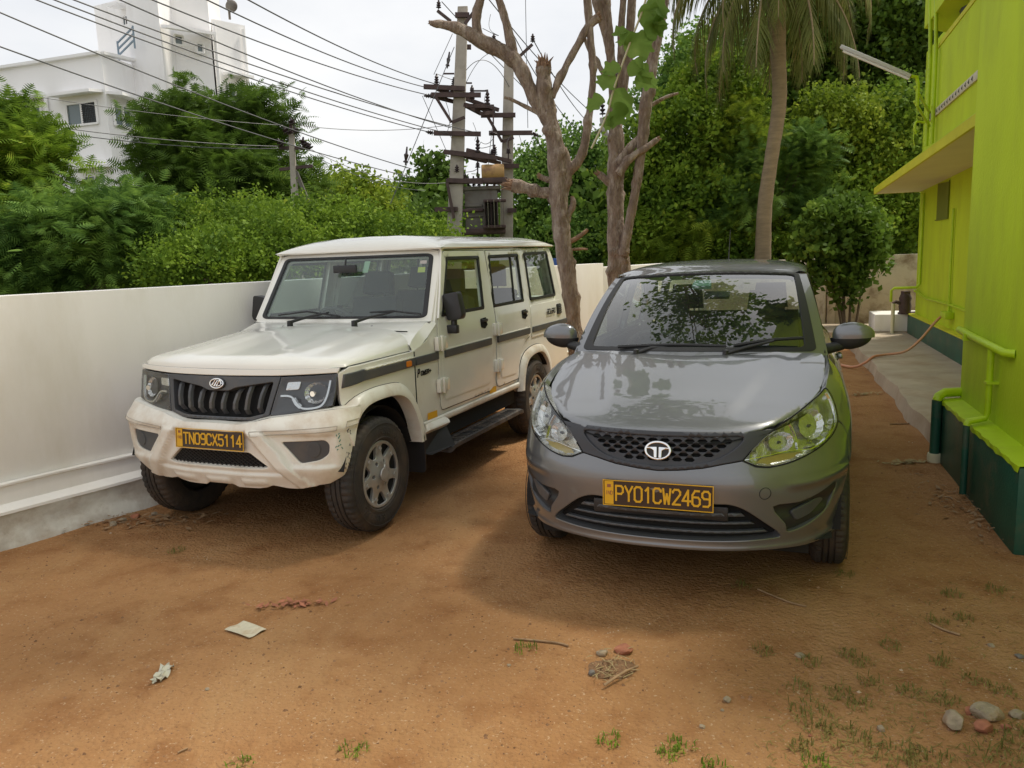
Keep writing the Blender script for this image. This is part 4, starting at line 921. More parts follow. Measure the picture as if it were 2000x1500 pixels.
sticker(ws, BW, -.06, .03, .74, .83, mat('pale_blue_sticker', (.45,.68,.72), .5)); sticker(ws, BW, .11, .16, .72, .90, mat('pale_green_sticker', (.30,.40,.28), .6)); sticker(ws, BW, .59, .65, .70, .78, mat('olive_yellow_sticker', (.48,.46,.05), .5)); sticker(ws, BW, .60, .655, .83, .88, mat('pink_sticker', (.75,.45,.45), .5))
# wipers
for x in (-.27, .27):
    b = MB(); b.lathe([(.022,-.02),(.02,.03),(0,.035)], (x,1.235,1.205), n=12); b.tube([(x,1.235,1.225),(x+.04,1.33,1.245),(x+.12,1.415,1.265),(x+.20,1.43,1.28)], [.012,.011,.009,.006], 8); b.build('wiper', M['black_plastic'], suv, smooth=50)
    b = MB(); b.tube([(x+.02,1.415,1.278),(x+.20,1.42,1.286),(x+.42,1.425,1.262)] if x > 0 else [(x-.24,1.42,1.262),(x+.02,1.42,1.288),(x+.30,1.42,1.252)], .007, 6); b.build('wiper_blade', M['rubber'], suv.children[-1] if False else bpy.data.objects[[o.name for o in suv.children if o.name.startswith('wiper')][-1]], smooth=50)
# roof
def broof(u, v):
    a = abs(u); x = .722 * math.sin(u*math.pi/2); y = 1.700 + (4.16 - 1.700) * (1 - math.cos(v*math.pi)) / 2
    k = max(0, 1 - (abs(x)/.722)**3.2); e0 = min(1, (y - 1.70)/.30); e1 = min(1, (4.16 - y)/.28)
    f = math.sqrt(max(0, 1 - (1-e0)**2)) * math.sqrt(max(0, 1 - (1-e1)**2.2))
    base = 1.715 + .013*v
    z = base + (.088 * f) * k**.5 + .018 * f * (1 - (x/.72)**2)
    z += .0012 * math.cos(x*26) * f * (1 - sstep(.45,.52,abs(x)))
    return (x, y - .012*(1-(x/.72)**2)*(1 if v < .3 else 0), z)
b = MB(); b.grid(broof, [-1 + i/28 for i in range(57)], [i/40 for i in range(41)]); b.build('roof', M['cream'], suv, smooth=50)
b = MB(); b.box((0, 2.93, 1.695), (1.36, 2.36, .02)); b.build('headlining', M['interior'], suv)
b = MB(); b.tube([(-.715,1.722,1.712),(-.40,1.700,1.714),(0,1.690,1.715),(.40,1.700,1.714),(.715,1.722,1.712)], .009, 6); b.build('roof_lip', M['cream'], suv, smooth=60)
# nose panel above the grille
b = MB(); patch(b, [(-.735,1.016),(-.40,1.006),(0,1.004),(.40,1.006),(.735,1.016),(.742,1.042),(.60,1.041),(0,1.040),(-.60,1.041),(-.742,1.042)], bface, .05, off=.006, bevel=.004, rim=.03, out=OUT); b.build('nose_panel', M['cream'], suv, smooth=50, fix=False)
# grille
go = [(-.415,1.0),(0,.998),(.415,1.0),(.385,.88),(.362,.785),(.25,.754),(-.25,.754),(-.362,.785),(-.385,.88)]
opn = rnd([(-.375,.972),(-.13,.938),(-.075,.918),(.075,.918),(.13,.938),(.375,.972),(.335,.795),(.235,.772),(-.235,.772),(-.335,.795)], .012, 2)
b = MB(); patch(b, go, bface, .04, [opn], off=.006, bevel=.004, rim=.05, out=OUT); gr = b.build('grille', M['grey_plastic'], suv, smooth=40, fix=False)
b = MB(); patch(b, go, bface, .1, off=-.045, bevel=0, rim=0, out=OUT); b.build('grille_backing', M['gap'], gr, fix=False)
for k in range(8):
    x = -.315 + .09*k; zt = .955 if abs(x) > .15 else .915; zb_ = .785 if abs(x) < .25 else .795
    P = []; 
    for z, o in ((zt+.012,-.035),(zt-.012,-.006),(zt-.05,.006),((zt+zb_)/2,.009),(zb_+.03,.004),(zb_-.004,-.03)):
        xx = x * (1 - .10*(zt - z)/.18); y = bface(xx, z)[1] - o; hw = .0155
        P.append([(xx - hw, y + .018, z), (xx - hw*.55, y, z), (xx + hw*.55, y, z), (xx + hw, y + .018, z)])
    b = MB(); b.add([p for r_ in P for p in r_], [(i*4+j, i*4+j+1, (i+1)*4+j+1, (i+1)*4+j) for i in range(5) for j in range(3)]); b.build('grille_slat', M['grey_plastic'], gr)
# badge
def ell(cx, cz, rx, rz, n=32): return [(cx + rx*math.cos(2*math.pi*k/n), cz + rz*math.sin(2*math.pi*k/n)) for k in range(n)]
b = MB(); patch(b, ell(0,.956,.056,.034), bface, .03, off=.018, bevel=.004, rim=.02, out=OUT); bd = b.build('badge', M['black_plastic'], gr, smooth=50, fix=False)
b = MB(); patch(b, ell(0,.956,.052,.030), bface, .03, [ell(0,.956,.045,.0235)], off=.023, bevel=.002, rim=.005, out=OUT)
for q in ([(-.040,.943),(-.026,.944),(-.008,.974),(.002,.979),(-.006,.979),(-.016,.974)], [(-.022,.940),(-.010,.938),(.010,.975),(.004,.976)], [(-.004,.938),(.006,.938),(.020,.966),(.030,.958),(.030,.948),(.040,.955),(.032,.972),(.018,.979)], [(.004,.938),(.022,.939),(.036,.947),(.026,.948),(.014,.944)]):
    patch(b, q, bface, .02, off=.023, bevel=.0015, rim=.005, out=OUT)
b.build('badge_emblem', M['chrome'], bd, smooth=50, fix=False)
# headlamps
for s in sides:
    def F(x, z, s=s): return bface(s*x, z)
    o_ = [(.420,.998),(.60,1.003),(.731,1.010),(.733,.93),(.722,.835),(.60,.812),(.45,.788),(.370,.783),(.392,.885)]
    b = MB(); patch(b, o_, F, .04, off=.004, bevel=.004, rim=.05, out=OUT, extra=lambda x, z: -.038*sstep(0,.03,distpoly(np.array([[x,z]]), o_)[0])); hl = b.build('headlamp', M['lampblack'], suv, smooth=50, fix=False)
    b = MB(); patch(b, o_, F, .05, off=.007, bevel=.004, rim=.004, out=OUT); b.build('lens', M['lens'], hl, smooth=60, fix=False)
    def bowl(u, v): 
        r_ = .062*v; x = .615 + r_*math.cos(u)*1.05; z = .905 + r_*math.sin(u)*.95; p = F(x, z); return (p[0], p[1] + .060 - .040*v*v - .004*math.sin(u*14)*v, p[2])
    b = MB(); b.grid(bowl, [2*math.pi*i/40 for i in range(41)], [.15,.35,.55,.75,.9,1.0]); b.build('reflector', M['reflector'], hl, smooth=30)
    b = MB(); c = F(.615,.905); b.lathe([(.016,-.045),(.018,-.02),(.012,-.012),(0,-.01)], (c[0], c[1] + .03, c[2]), 'y', 14); b.build('bulb', M['chrome'], hl, smooth=50)
    b = MB(); ribbon(b, smoothpoly([(.425,.893),(.47,.893),(.50,.880),(.54,.835),(.575,.822),(.64,.828),(.672,.850),(.690,.90),(.700,.975)], 4, False), F, .017, off=-.004, h=.008, out=OUT); b.build('light_strip', M['silverp'], hl, smooth=40)
    b = MB(); ribbon(b, [(.50,.880),(.52,.85),(.545,.832)], F, .030, off=-.010, h=.006, out=OUT); b.build('light_strip', M['silverp'], hl, smooth=40)
    b = MB(); patch(b, rnd([(.44,.925),(.52,.93),(.53,.975),(.45,.972)], .008, 2), F, .05, off=-.018, bevel=.003, rim=.01, out=OUT); b.build('indicator_lamp', M['reflector'], hl, smooth=50, fix=False)
# bumper
topz = lambda x: cr_table([(0,.748),(.25,.749),(.364,.778),(.55,.800),(.724,.822),(.80,.824)], abs(x))
SE = BX[-1][0]
def s_of_x(x): 
    lo, hi = 0, SE
    for _ in range(30):
        m_ = (lo+hi)/2
        if cr_table(BX, m_) < x: lo = m_
        else: hi = m_
    return lo
tops = [-.95,-.90,-.80,-.70,-.60,-.50,-.40,-.30,-.20,-.10,0,.10,.20,.30,.40,.50,.60,.70,.80,.90,.95]
tl = []
for q in tops: tl.append((q, topz(cr_table(BX, abs(q)))+.0))
tl = [p for p in tl if abs(p[0]) <= .94]
bot = [(.985,.70),(.965,.60),(.93,.50),(.90,.445),(.84,.40),(.78,.385),(.68,.375),(.57,.352),(.50,.355),(.40,.372),(.36,.358),(.30,.350),(.14,.350),(.10,.368),(-.10,.368),(-.14,.350),(-.30,.350),(-.36,.358),(-.40,.372),(-.50,.355),(-.57,.352),(-.68,.375),(-.78,.385),(-.84,.40),(-.90,.445),(-.93,.50),(-.965,.60),(-.985,.70)]
bot = [(a, z) for a, z in bot if abs(a) < .83]; re_ = [(.957,.80),(.940,.71),(.918,.60),(.895,.50),(.868,.435)]
outl = tl + re_ + bot + [(-a, z) for a, z in reversed(re_)]
intake = rnd([(-.262,.578),(.262,.578),(.385,.492),(.345,.480),(-.345,.480),(-.385,.492)], .014, 3)
fogp = lambda s: rnd([(s*.462,.642),(s*.735,.655),(s*.765,.630),(s*.765,.575),(s*.715,.540),(s*.585,.518)], [.02,.02,.02,.02,.04,.02], 3)
b = MB(); patch(b, outl, bbump, .018, [intake, fogp(1), fogp(-1)], off=0, bevel=.006, rim=.05, out=OUT); bp = b.build('front_bumper', M['cream_dirty'], suv, smooth=50, fix=False)
# top shelf of the bumper running back under the grille
b = MB(); vs = []
T_ = [(q, topz(cr_table(BX, abs(q)))) for q in [-.94 + 1.88*i/40 for i in range(41)]]
for q, z in T_:
    p = bbump(q, z); d = min(1, max(0,(abs(q)-.70)/.12)); vs += [(p[0], p[1], p[2] - .003), (p[0]*(1 - .05), p[1] + .05, p[2] + .002)]
b.add(vs, [(i*2, i*2+1, i*2+3, i*2+2) for i in range(40)]); b.build('bumper_shelf', M['cream_dirty'], bp, smooth=50)
b = MB(); patch(b, inset(intake, -.01), bbump, .03, off=-.030, bevel=0, rim=0, out=OUT); ik = b.build('lower_intake', M['gap'], bp, fix=False)
b = MB()
for k in range(-16, 22):
    for sgn in (1, -1):
        p = [(k*.034 + sgn*i*.012 - .05*sgn, .482 + i*.0075) for i in range(13)]
        p = [q for q in p if inpoly(np.array([q]), intake)[0]]
        if len(p) > 1: b.tube([bbump(q[0], q[1], -.022) for q in p[::max(1,len(p)-1)]], .0028, 3)
b.build('mesh_screen', M['black_plastic'], ik)
for s in sides:
    b = MB(); patch(b, fogp(s), bbump, .04, off=-.012, bevel=.003, rim=0, out=OUT); fg = b.build('fog_lamp_blank', M['grey_plastic'], bp, smooth=50, fix=False)
    b = MB(); patch(b, ell(s*.665,.598,.045,.045), bbump, .03, off=-.006, bevel=.004, rim=.006, out=OUT); b.build('blank_disc', M['grey_plastic'], fg, smooth=50, fix=False)
# scuffs and scraped print on the bumper
b = MB(); 
for k in range(26):
    q = (.885 + random.uniform(-.02,.025), .40 + .30*random.random()); a_ = random.uniform(-1,1); l = random.uniform(.004,.018)
    ribbon(b, [q, (q[0] + math.sin(a_)*l, q[1] + math.cos(a_)*l)], bbump, .0025, off=.003, h=.0006, out=OUT)
b.build('scuff_marks', M['grey_plastic'], bp, fix=False)
b = MB(); 
for k in range(9):
    q = (.815 + random.uniform(-.012,.02), .60 + .10*random.random()); ribbon(b, [q, (q[0] + random.uniform(-.012,.012), q[1] - random.uniform(.005,.02))], bbump, .004, off=.003, h=.0006, out=OUT)
b.build('scuff_marks', mat('green_paint_scrape', (.02,.20,.15), .6), bp, fix=False)
M['faint'] = mat('faded_tape_outline', (.42,.38,.32), .7)
b = MB()
for P in ([(.29,.705),(.80,.735),(.80,.712),(.30,.680),(.29,.705)], [(-.80,.735),(-.40,.700),(-.40,.680),(-.80,.712),(-.80,.735)], [(.85,.752),(.935,.755),(.935,.728),(.85,.722),(.85,.752)]):
    for a_, c_ in zip(P, P[1:]): ribbon(b, resample([a_, c_], .03)[:max(2,int(math.hypot(a_[0]-c_[0],a_[1]-c_[1])/.03)+2)] if False else [(a_[0]+(c_[0]-a_[0])*t_/12, a_[1]+(c_[1]-a_[1])*t_/12) for t_ in range(13)], bbump, .0022, off=.0032, h=.0004, out=OUT)
b.build('tape_residue', M['faint'], bp, fix=False)
number_plate(suv, 'TN09CX5114', .070, .592, .706, .08)
# mirrors
for s in sides:
    mz = 0; b = MB(); b.prism(rnd([(.765,1.385),(.885,1.405),(.915,1.24),(.90,1.21),(.80,1.20),(.79,1.25)], .022, 4), lambda x, z: (s*x, 1.60, z), (0, .075, 0)); mr = b.build('door_mirror', M['black_plastic'], suv, bevel=.014)
    b = MB(); b.tube([(s*.835,1.64,1.215),(s*.835,1.63,1.15)], .024, 8); b.box((s*.835,1.62,1.140), (.075,.05,.06)); b.box((s*.79,1.615,1.142), (.10,.035,.055)); b.build('mirror_arm', M['black_plastic'], mr, bevel=.008)
# floor, bulkhead, rear body, lights behind
b = MB(); b.box((0, 2.3, .42), (1.30, 3.9, .10)); b.box((0, .75, .62), (1.05, 1.0, .5)); b.tube([(-.7,.62,.352),(.7,.62,.352)], .04, 8); b.tube([(-.7,3.34,.352),(.7,3.34,.352)], .05, 8); b.lathe([(0,-.1),(.14,-.06),(.16,0),(.14,.06),(0,.1)], (0,3.34,.35), 'x', 14)
b.build('chassis', M['underbody'], suv)
b = MB(); b.box((0,2.85,.50), (1.5,2.85,.03)); b.build('cabin_floor', M['interior'], suv)
b = MB(); b.box((0,1.44,.86), (1.50,.03,.70)); b.build('bulkhead', M['interior'], suv)
for s in sides:
    b = MB(); b.box((s*.745,2.85,.86), (.02,2.8,.66)); b.build('door_trim', M['interior'], suv)
b = MB(); patch(b, rnd([(-.70,1.70),(.70,1.70),(.775,1.15),(.78,.50),(-.78,.50),(-.775,1.15)], .03, 3), lambda x, z: (x, 4.31 - max(0,z-1.0)*.32, z), .2, [rnd([(-.55,1.62),(.55,1.62),(.60,1.24),(-.60,1.24)], .04, 3)], off=0, bevel=.01, rim=.04, out=OUT); tg = b.build('tailgate', M['cream'], suv, smooth=40, fix=False)
b = MB(); patch(b, rnd([(-.57,1.64),(.57,1.64),(.62,1.22),(-.62,1.22)], .04, 3), lambda x, z: (x, 4.31 - max(0,z-1.0)*.32, z), .3, off=-.01, bevel=0, rim=0, out=OUT); b.build('rear_pane', M['glass_side'], tg, fix=False)
for s in sides: b = MB(); b.box((s*.74,4.32,.88), (.09,.05,.24)); b.build('tail_lamp', mat('red_tail_lamp', (.45,.02,.02), .2), suv, bevel=.01)
b = MB(); b.box((0,4.38,.50), (1.6,.12,.14)); b.build('rear_bumper', M['cream_dirty'], suv, bevel=.03)
b = MB(); b.lathe([(.33,-.02),(.36,.05),(.34,.17),(.0,.19)], (.02,4.33,.95), 'y', 30); b.build('spare_wheel', M['rubber'], suv, smooth=40)
# cabin
dsh = MB(); dsh.prism([(1.46,1.17),(1.60,1.19),(1.74,1.15),(1.80,1.02),(1.74,.80),(1.46,.80)], lambda y, z: (-.72, y, z), (1.44,0,0)); dsh.build('dashboard', M['dash'], suv, bevel=.02)
b = MB(); c = Vector((-.34,1.93,1.12)); R_ = Matrix.Rotation(math.radians(-62), 3, 'X'); rim = [c + R_ @ Vector((.185*math.cos(t*math.pi/16), .185*math.sin(t*math.pi/16), 0)) for t in range(33)]; b.tube(rim, .016, 8, caps=False)
b.bar(c, c + R_ @ Vector((.18,0,0)), .04, .02); b.bar(c, c - R_ @ Vector((.18,0,0)), .04, .02); b.bar(c, c + R_ @ Vector((0,-.18,0)), .04, .02); b.lathe([(.05,-.02),(.05,.02),(0,.03)], tuple(c), n=14); b.tube([c, c + Vector((0,-.25,-.12))], .03, 8)
b.build('steering_wheel', M['dash'], suv, smooth=40)
seat(suv, -.34, 2.18, .62, .46); seat(suv, .34, 2.18, .62, .46); seat(suv, 0, 3.02, .64, 1.3, True); 
b = MB(); b.box((.62,3.75,.95), (.12,.7,.5)); b.box((-.62,3.75,.95), (.12,.7,.5)); b.build('jump_seat', mat('grey_seat_cover', (.30,.31,.30), .8), suv, bevel=.05)
b = MB(); b.box((-.02,1.60,1.585), (.20,.02,.055)); b.tube([(-.02,1.60,1.60),(-.02,1.62,1.66)], .008, 6); b.build('rear_view_mirror', M['black_plastic'], suv, bevel=.008)
b = MB(); b.add([(-.20,1.50,1.205),(.06,1.50,1.205),(.12,1.66,1.215),(-.08,1.66,1.215)], [(0,1,2,3)]); pf = b.build('folder_on_dash', mat('green_folder', (.03,.28,.22), .5), None); pf.parent = None
pf.matrix_world = Matrix.Translation((-1.790,4.393,.0015)) @ Matrix.Rotation(-.391, 4, 'Z'); tag(pf, 'green document folder lying on the dashboard of the cream car', 'folder')
# ================================================================ the grey hatchback
car = thing('hatchback_car', 'metallic grey hatchback with dark honeycomb grille parked beside the green house', 'car', (.642, 3.454, 0), -.361)
OZ = Vector((0, 2.0, .62))
def s_of_y(y):
    lo, hi = 0, ZS_END*.8
    for _ in range(40):
        m_ = (lo+hi)/2
        if cr_table(ZY, m_) < y: lo = m_
        else: hi = m_
    return lo
def ZB(s): return lambda a, z: zbody(s*a, z)
HLo = [(.372,.698),(.408,.741),(.471,.795),(.529,.828),(.608,.863),(.732,.909),(.85,.937),(.925,.950),(.955,.91),(.963,.85),(.952,.808),(.925,.783),(.874,.757),(.787,.726),(.668,.695),(.581,.677),(.493,.667),(.43,.674)]
HLs = smoothpoly(HLo[1:], 3, False) + [HLo[0]]
arcZ = [(.80 + .345*math.cos(math.radians(t)), .295 + .345*math.sin(math.radians(t))) for t in range(-8, 190, 11)]      # rear to front
arcZr = [(3.27 + .34*math.cos(math.radians(t)), .295 + .34*math.sin(math.radians(t))) for t in range(-8, 190, 11)]
aF = [(s_of_y(y), z) for y, z in arcZ]; aR = [(s_of_y(y), z) for y, z in arcZr]
# bumper
gb = [(0,.648),(.09,.653),(.198,.665),(.288,.683),(.372,.696)]
hlb = [(.43,.671),(.493,.665),(.581,.675),(.668,.693),(.787,.724),(.874,.755),(.927,.781),(.957,.806)]
gapF = [(1.0,.785),(1.06,.735),(1.11,.68)]
arcfront = [p for p in aF if p[0] < 1.14 and p[1] < .68 and p[1] > .27][:]
half = gb + hlb + gapF + arcfront + [(1.03,.272),(.90,.268),(.75,.275),(.60,.285),(.42,.290),(.2,.290),(0,.290)]
full = half + [(-a, z) for a, z in reversed(half[1:-1])]
inz = [(.25,.508),(.32,.506),(.385,.484),(.469,.430),(.575,.350),(.50,.338),(.258,.334),(0,.332)]
intz = smoothpoly([(0,.510)] + inz, 3, False); intz = intz + [(-a, z) for a, z in reversed(intz[1:-1])]
fogz = lambda s: [(s*a, z) for a, z in smoothpoly([(.520,.490),(.66,.497),(.80,.520),(.925,.540),(.915,.487),(.87,.430),(.775,.392),(.62,.362),(.592,.402)], 3)]
def zdisp(a, z):
    q = abs(a)
    d = -.012 * sstep(.545,.515,z) * 0
    d += .006 * sstep(.56,.575,z) * (1 - sstep(.575,.60,z)) * sstep(.55,.65,q)      # soft crease over the fog pocket
    d += .010 * (1 - sstep(.300,.325,z))                                           # bottom lip
    return d
b = MB(); patch(b, full, zbody, .026, [intz, fogz(1), fogz(-1)], off=0, bevel=.005, rim=.05, out=OZ, extra=zdisp); zb_ = b.build('front_bumper', M['greypaint'], car, smooth=50, fix=False)
b = MB(); b.add([(x, .02 + .5*abs(x)**2 + yy, .285) for x in [-.75+.1*i for i in range(16)] for yy in (.03,.7)], [(i*2,i*2+1,i*2+3,i*2+2) for i in range(15)]); b.build('undertray', M['underbody'], zb_, fix=False)
b = MB(); patch(b, inset(intz, -.012), zbody, .04, off=-.05, bevel=0, rim=0, out=OZ); ik = b.build('lower_intake', M['gap'], zb_, fix=False)
for z0, h0 in ((.452,.016),(.412,.010),(.368,.012)):
    w0 = {.452:.40,.412:.45,.368:.52}[z0]
    b = MB(); patch(b, [(-w0,z0-h0/2),(w0,z0-h0/2),(w0-.02,z0+h0/2),(-w0+.02,z0+h0/2)], zbody, .05, off=-.022, bevel=.003, rim=.02, out=OZ); b.build('intake_bar', M['grey_plastic'], ik, smooth=50, fix=False)
b = MB(); b.box((0,.045,.455), (.62,.02,.07)); b.build('plate_mount', M['black_plastic'], ik, bevel=.01)
for s in (1, -1):
    b = MB(); patch(b, fogz(s), zbody, .03, off=-.022, bevel=.002, rim=0, out=OZ, extra=lambda a, z: .02*sstep(.70,.9,abs(a)) - .012*sstep(.42,.45,z)*(1-sstep(.48,.50,z))); fg = b.build('fog_lamp_blank', M['black_plastic'], zb_, smooth=50, fix=False)
    b = MB(); patch(b, [(s*a, z) for a, z in rnd([(.62,.452),(.70,.472),(.82,.492),(.85,.470),(.75,.418),(.66,.402)], .02, 3)], zbody, .03, off=-.014, bevel=.006, rim=.01, out=OZ); b.build('blank_insert', M['grey_plastic'], fg, smooth=50, fix=False)
b = MB(); ribbon(b, [(a, z) for a, z in ell(.475,.555,.026,.026,28)], zbody, .0022, off=.0015, h=.0003, out=OZ, closed=True); b.build('tow_cover_seam', M['gap'], zb_, fix=False)
# grille with honeycomb
G1 = [(0,.824),(.25,.8245),(.40,.825),(.527,.826),(.471,.793),(.408,.739),(.371,.699),(.288,.686),(.198,.668),(.09,.656),(0,.651)]
G1 = G1 + [(-a, z) for a, z in reversed(G1[1:-1])]
Mo = smoothpoly([(0,.803),(.25,.803),(.375,.800),(.330,.745),(.250,.702),(.13,.678),(0,.670)], 3, False); Mo = Mo + [(-a, z) for a, z in reversed(Mo[1:-1])]
b = MB(); patch(b, G1, zbody, .04, [Mo], off=.0, bevel=.005, rim=.04, out=OZ); zg = b.build('grille', M['zgrille'], car, smooth=50, fix=False)
hexes = []; cw_, ch_ = .056, .0212
Mi = inset(Mo, .004)
for j in range(-1, 8):
    for i in range(-8, 9):
        cx = i*cw_ + (cw_/2 if j % 2 else 0); cz = .680 + j*ch_*.98
        H = [(cx-.0240,cz),(cx-.0140,cz+.0078),(cx+.0140,cz+.0078),(cx+.0240,cz),(cx+.0140,cz-.0078),(cx-.0140,cz-.0078)]
        H = [(cx + (x-cx)*.98, cz + (z-cz)*.98) for x, z in H]
        if inpoly(np.array(H), Mi).all(): hexes.append(H)
b = MB(); patch(b, inset(Mo, -.004), zbody, .04, hexes, off=-.014, bevel=.0018, rim=.02, out=OZ); b.build('honeycomb_mesh', M['zgrille'], zg, smooth=50, fix=False)
b = MB(); patch(b, inset(Mo, -.004), zbody, .08, off=-.036, bevel=0, rim=0, out=OZ); b.build('grille_backing', M['gap'], zg, fix=False)
b = MB(); patch(b, ell(0,.738,.060,.042), zbody, .03, off=.004, bevel=.003, rim=.02, out=OZ); bd = b.build('badge', M['black_plastic'], zg, smooth=50, fix=False)
b = MB(); patch(b, ell(0,.738,.060,.042), zbody, .03, [ell(0,.7375,.050,.034)], off=.012, bevel=.003, rim=.01, out=OZ)
patch(b, rnd([(-.050,.751),(-.004,.754),(-.004,.705),(-.016,.705),(-.018,.738),(-.028,.744),(-.050,.746)], .003, 2), zbody, .02, off=.012, bevel=.002, rim=.008, out=OZ)
patch(b, rnd([(.050,.751),(.004,.754),(.004,.705),(.016,.705),(.018,.738),(.028,.744),(.050,.746)], .003, 2), zbody, .02, off=.012, bevel=.002, rim=.008, out=OZ)
b.build('badge_emblem', M['chrome'], bd, smooth=50, fix=False)
number_plate(car, 'PY01CW2469', -.014, .476, .596, .03)
# headlamps
M['hlinner'] = mat('lamp_silver_inner', (.56,.56,.53), .22, metal=.8, noise=.2, nscale=25, bump=.6, bscale=35)
for s in (1, -1):
    S = ZB(s)
    cup = lambda a, z: -.045*sstep(0,.022,distpoly(np.array([[a,z]]), HLs)[0])
    b = MB(); patch(b, HLs, S, .022, off=-.002, bevel=.004, rim=.04, out=OZ, extra=cup); hl = b.build('headlamp', M['hlinner'], car, smooth=60, fix=False)
    b = MB(); patch(b, HLs, S, .03, off=.002, bevel=.004, rim=.004, out=OZ); b.build('lens', M['lens'], hl, smooth=60, fix=False)
    for (ca, cz, r_) in ((.72,.828,.060),(.80,.865,.044)) if 0 else ((.755,.826,.082),(.560,.770,.056)):
        def bowl(u, v, ca=ca, cz=cz, r_=r_):
            p, n = snormal(S, ca + r_*v*math.cos(u)*1.15, cz + r_*v*math.sin(u)*.8, OZ); return p - n*(.078 - .055*v*v + .003*math.sin(u*13)*v)
        b = MB(); b.grid(bowl, [2*math.pi*i/40 for i in range(41)], [.12,.3,.5,.7,.85,1.0]); b.build('reflector', M['reflector'], hl, smooth=30)
        p, n = snormal(S, ca, cz, OZ); b = MB(); b.tube([p - n*.08, p - n*.05, p - n*.035], [.010,.009,.005], 12); b.build('bulb', M['lampblack'], hl, smooth=50)
    b = MB(); ribbon(b, smoothpoly([(.380,.701),(.482,.716),(.58,.728),(.66,.724),(.70,.722)], 4, False), S, .0045, off=-.002, h=.002, out=OZ); b.build('chrome_line', M['chrome'], hl, smooth=50)
    b = MB(); ribbon(b, smoothpoly([(.60,.840),(.622,.79),(.633,.725)], 4, False), S, .009, off=-.010, h=.008, out=OZ); b.build('chrome_line', M['chrome'], hl, smooth=50)
    b = MB(); ribbon(b, smoothpoly([(.70,.720),(.80,.742),(.90,.785),(.938,.83),(.940,.89),(.915,.935)], 4, False), S, .010, off=-.008, h=.006, out=OZ); b.build('chrome_line', M['chrome'], hl, smooth=50)
    b = MB(); patch(b, rnd([(.43,.684),(.50,.680),(.60,.690),(.70,.710),(.66,.715),(.56,.716),(.46,.704)], .006, 2), S, .03, off=-.024, bevel=.003, rim=0, out=OZ); b.build('indicator_lamp', mat('dull_amber_indicator', (.42,.33,.10), .3), hl, smooth=50, fix=False)
    b = MB(); ribbon(b, HLs[4:] + HLs[:1], S, .006, off=.0005, h=.0004, out=OZ); b.build('lamp_seam', M['gap'], hl, fix=False)
    # front fender
    tops_ = [(.929,.954),(1.0,.978),(1.10,1.000),(1.25,1.018),(1.45,1.030),(1.60,1.035)]
    xd = s_of_y(1.30)
    fen = tops_ + [(xd,1.036),(xd,.97),(xd,.30)] + [(s_of_y(1.15),.285)] + [p for p in aF if p[1] > .28][:] 
    fen = [p for p in fen if p[0] > .95 or p[1] > .9]
    cut = [q for q in [p for p in aF] if q[1] > .66 or q[0] > 1.14]
    fen = tops_ + [(xd,1.036),(xd,.97),(xd,.30),(s_of_y(1.16),.285)] + [p for p in cut if p[1] > .285] + [(1.113,.683),(1.063,.738),(1.003,.788),(.960,.809),(.966,.85),(.958,.912)]
    b = MB(); patch(b, fen, S, .04, off=0, bevel=.004, rim=.03, out=OZ); b.build('fender', M['greypaint'], car, smooth=50, fix=False)
    # doors and rear quarter
    yA, yB, yC, yD = 1.306, 2.36, 2.366, 3.05
    segs = (('door', rnd([(s_of_y(yA),.31),(s_of_y(yB),.31),(s_of_y(yB),1.036),(s_of_y(yA),1.036)], .02, 3)), ('door', rnd([(s_of_y(yC),.31),(s_of_y(2.86),.31),(s_of_y(2.92),.52),(s_of_y(yD),.66),(s_of_y(yD+.1),1.036),(s_of_y(yC),1.036)], .02, 3)),
            ('rear_quarter', [(s_of_y(yD+.106),1.036),(s_of_y(yD+.006),.66)] + [p for p in aR if p[1] > .29][::-1][6:] + [(s_of_y(3.75),.30),(s_of_y(3.80),.95),(s_of_y(3.75),1.036)]))
    doors = []
    for nm, pl in segs:
        b = MB(); patch(b, pl, S, .09, off=0, bevel=.004, rim=.02, out=OZ); o = b.build(nm, M['greypaint'], car, smooth=50, fix=False)
        if nm == 'door':
            cx = pl[0][0]; yh = (2.22, 2.93)[len(doors)]; doors.append(o)
            b = MB(); p = Vector(S(s_of_y(yh), .90)); b.box(p + Vector((s*.012,0,0)), (.03,.17,.028)); b.build('handle', M['greypaint'], o, bevel=.01)
    b = MB(); b.box((s*.80, 2.05, .27), (.06, 1.5, .07)); b.build('sill', M['greypaint'], car, bevel=.015)
    b = MB(); pr = [(.80 + .36*math.cos(t*math.pi/12), .29 + .36*math.sin(t*math.pi/12)) for t in range(0, 13)]
    b.add([(s*x, p[0], p[1]) for p in pr for x in (.79,.50)], [(i*2,i*2+1,i*2+3,i*2+2) for i in range(len(pr)-1)]); b.add([(s*.5,p[0],p[1]) for p in pr], [tuple(range(len(pr)))]); b.build('wheel_well', M['underbody'], car, fix=False)
    # greenhouse side
    def GH(y, z, s=s):
        u = max(0, (z - 1.036) / .43); return (s*(.722 - .117*u**1.15 - .06*max(0,(y-3.0))**1.5), y, z)
    gw_ = [(1.43,1.062),(1.97,1.425),(2.42,1.440),(2.42,1.062)]; gr_ = [(2.50,1.062),(2.50,1.440),(2.92,1.42),(3.12,1.30),(3.16,1.065)]
    b = MB(); patch(b, [(1.235,1.037),(1.36,1.135),(1.60,1.305),(1.868,1.463),(2.3,1.480),(2.9,1.47),(3.35,1.40),(3.78,1.037)], GH, .08, [gw_, gr_], off=0, bevel=.004, rim=.03, out=OZ); gh = b.build('roof_side', M['greypaint'], car, smooth=50, fix=False)
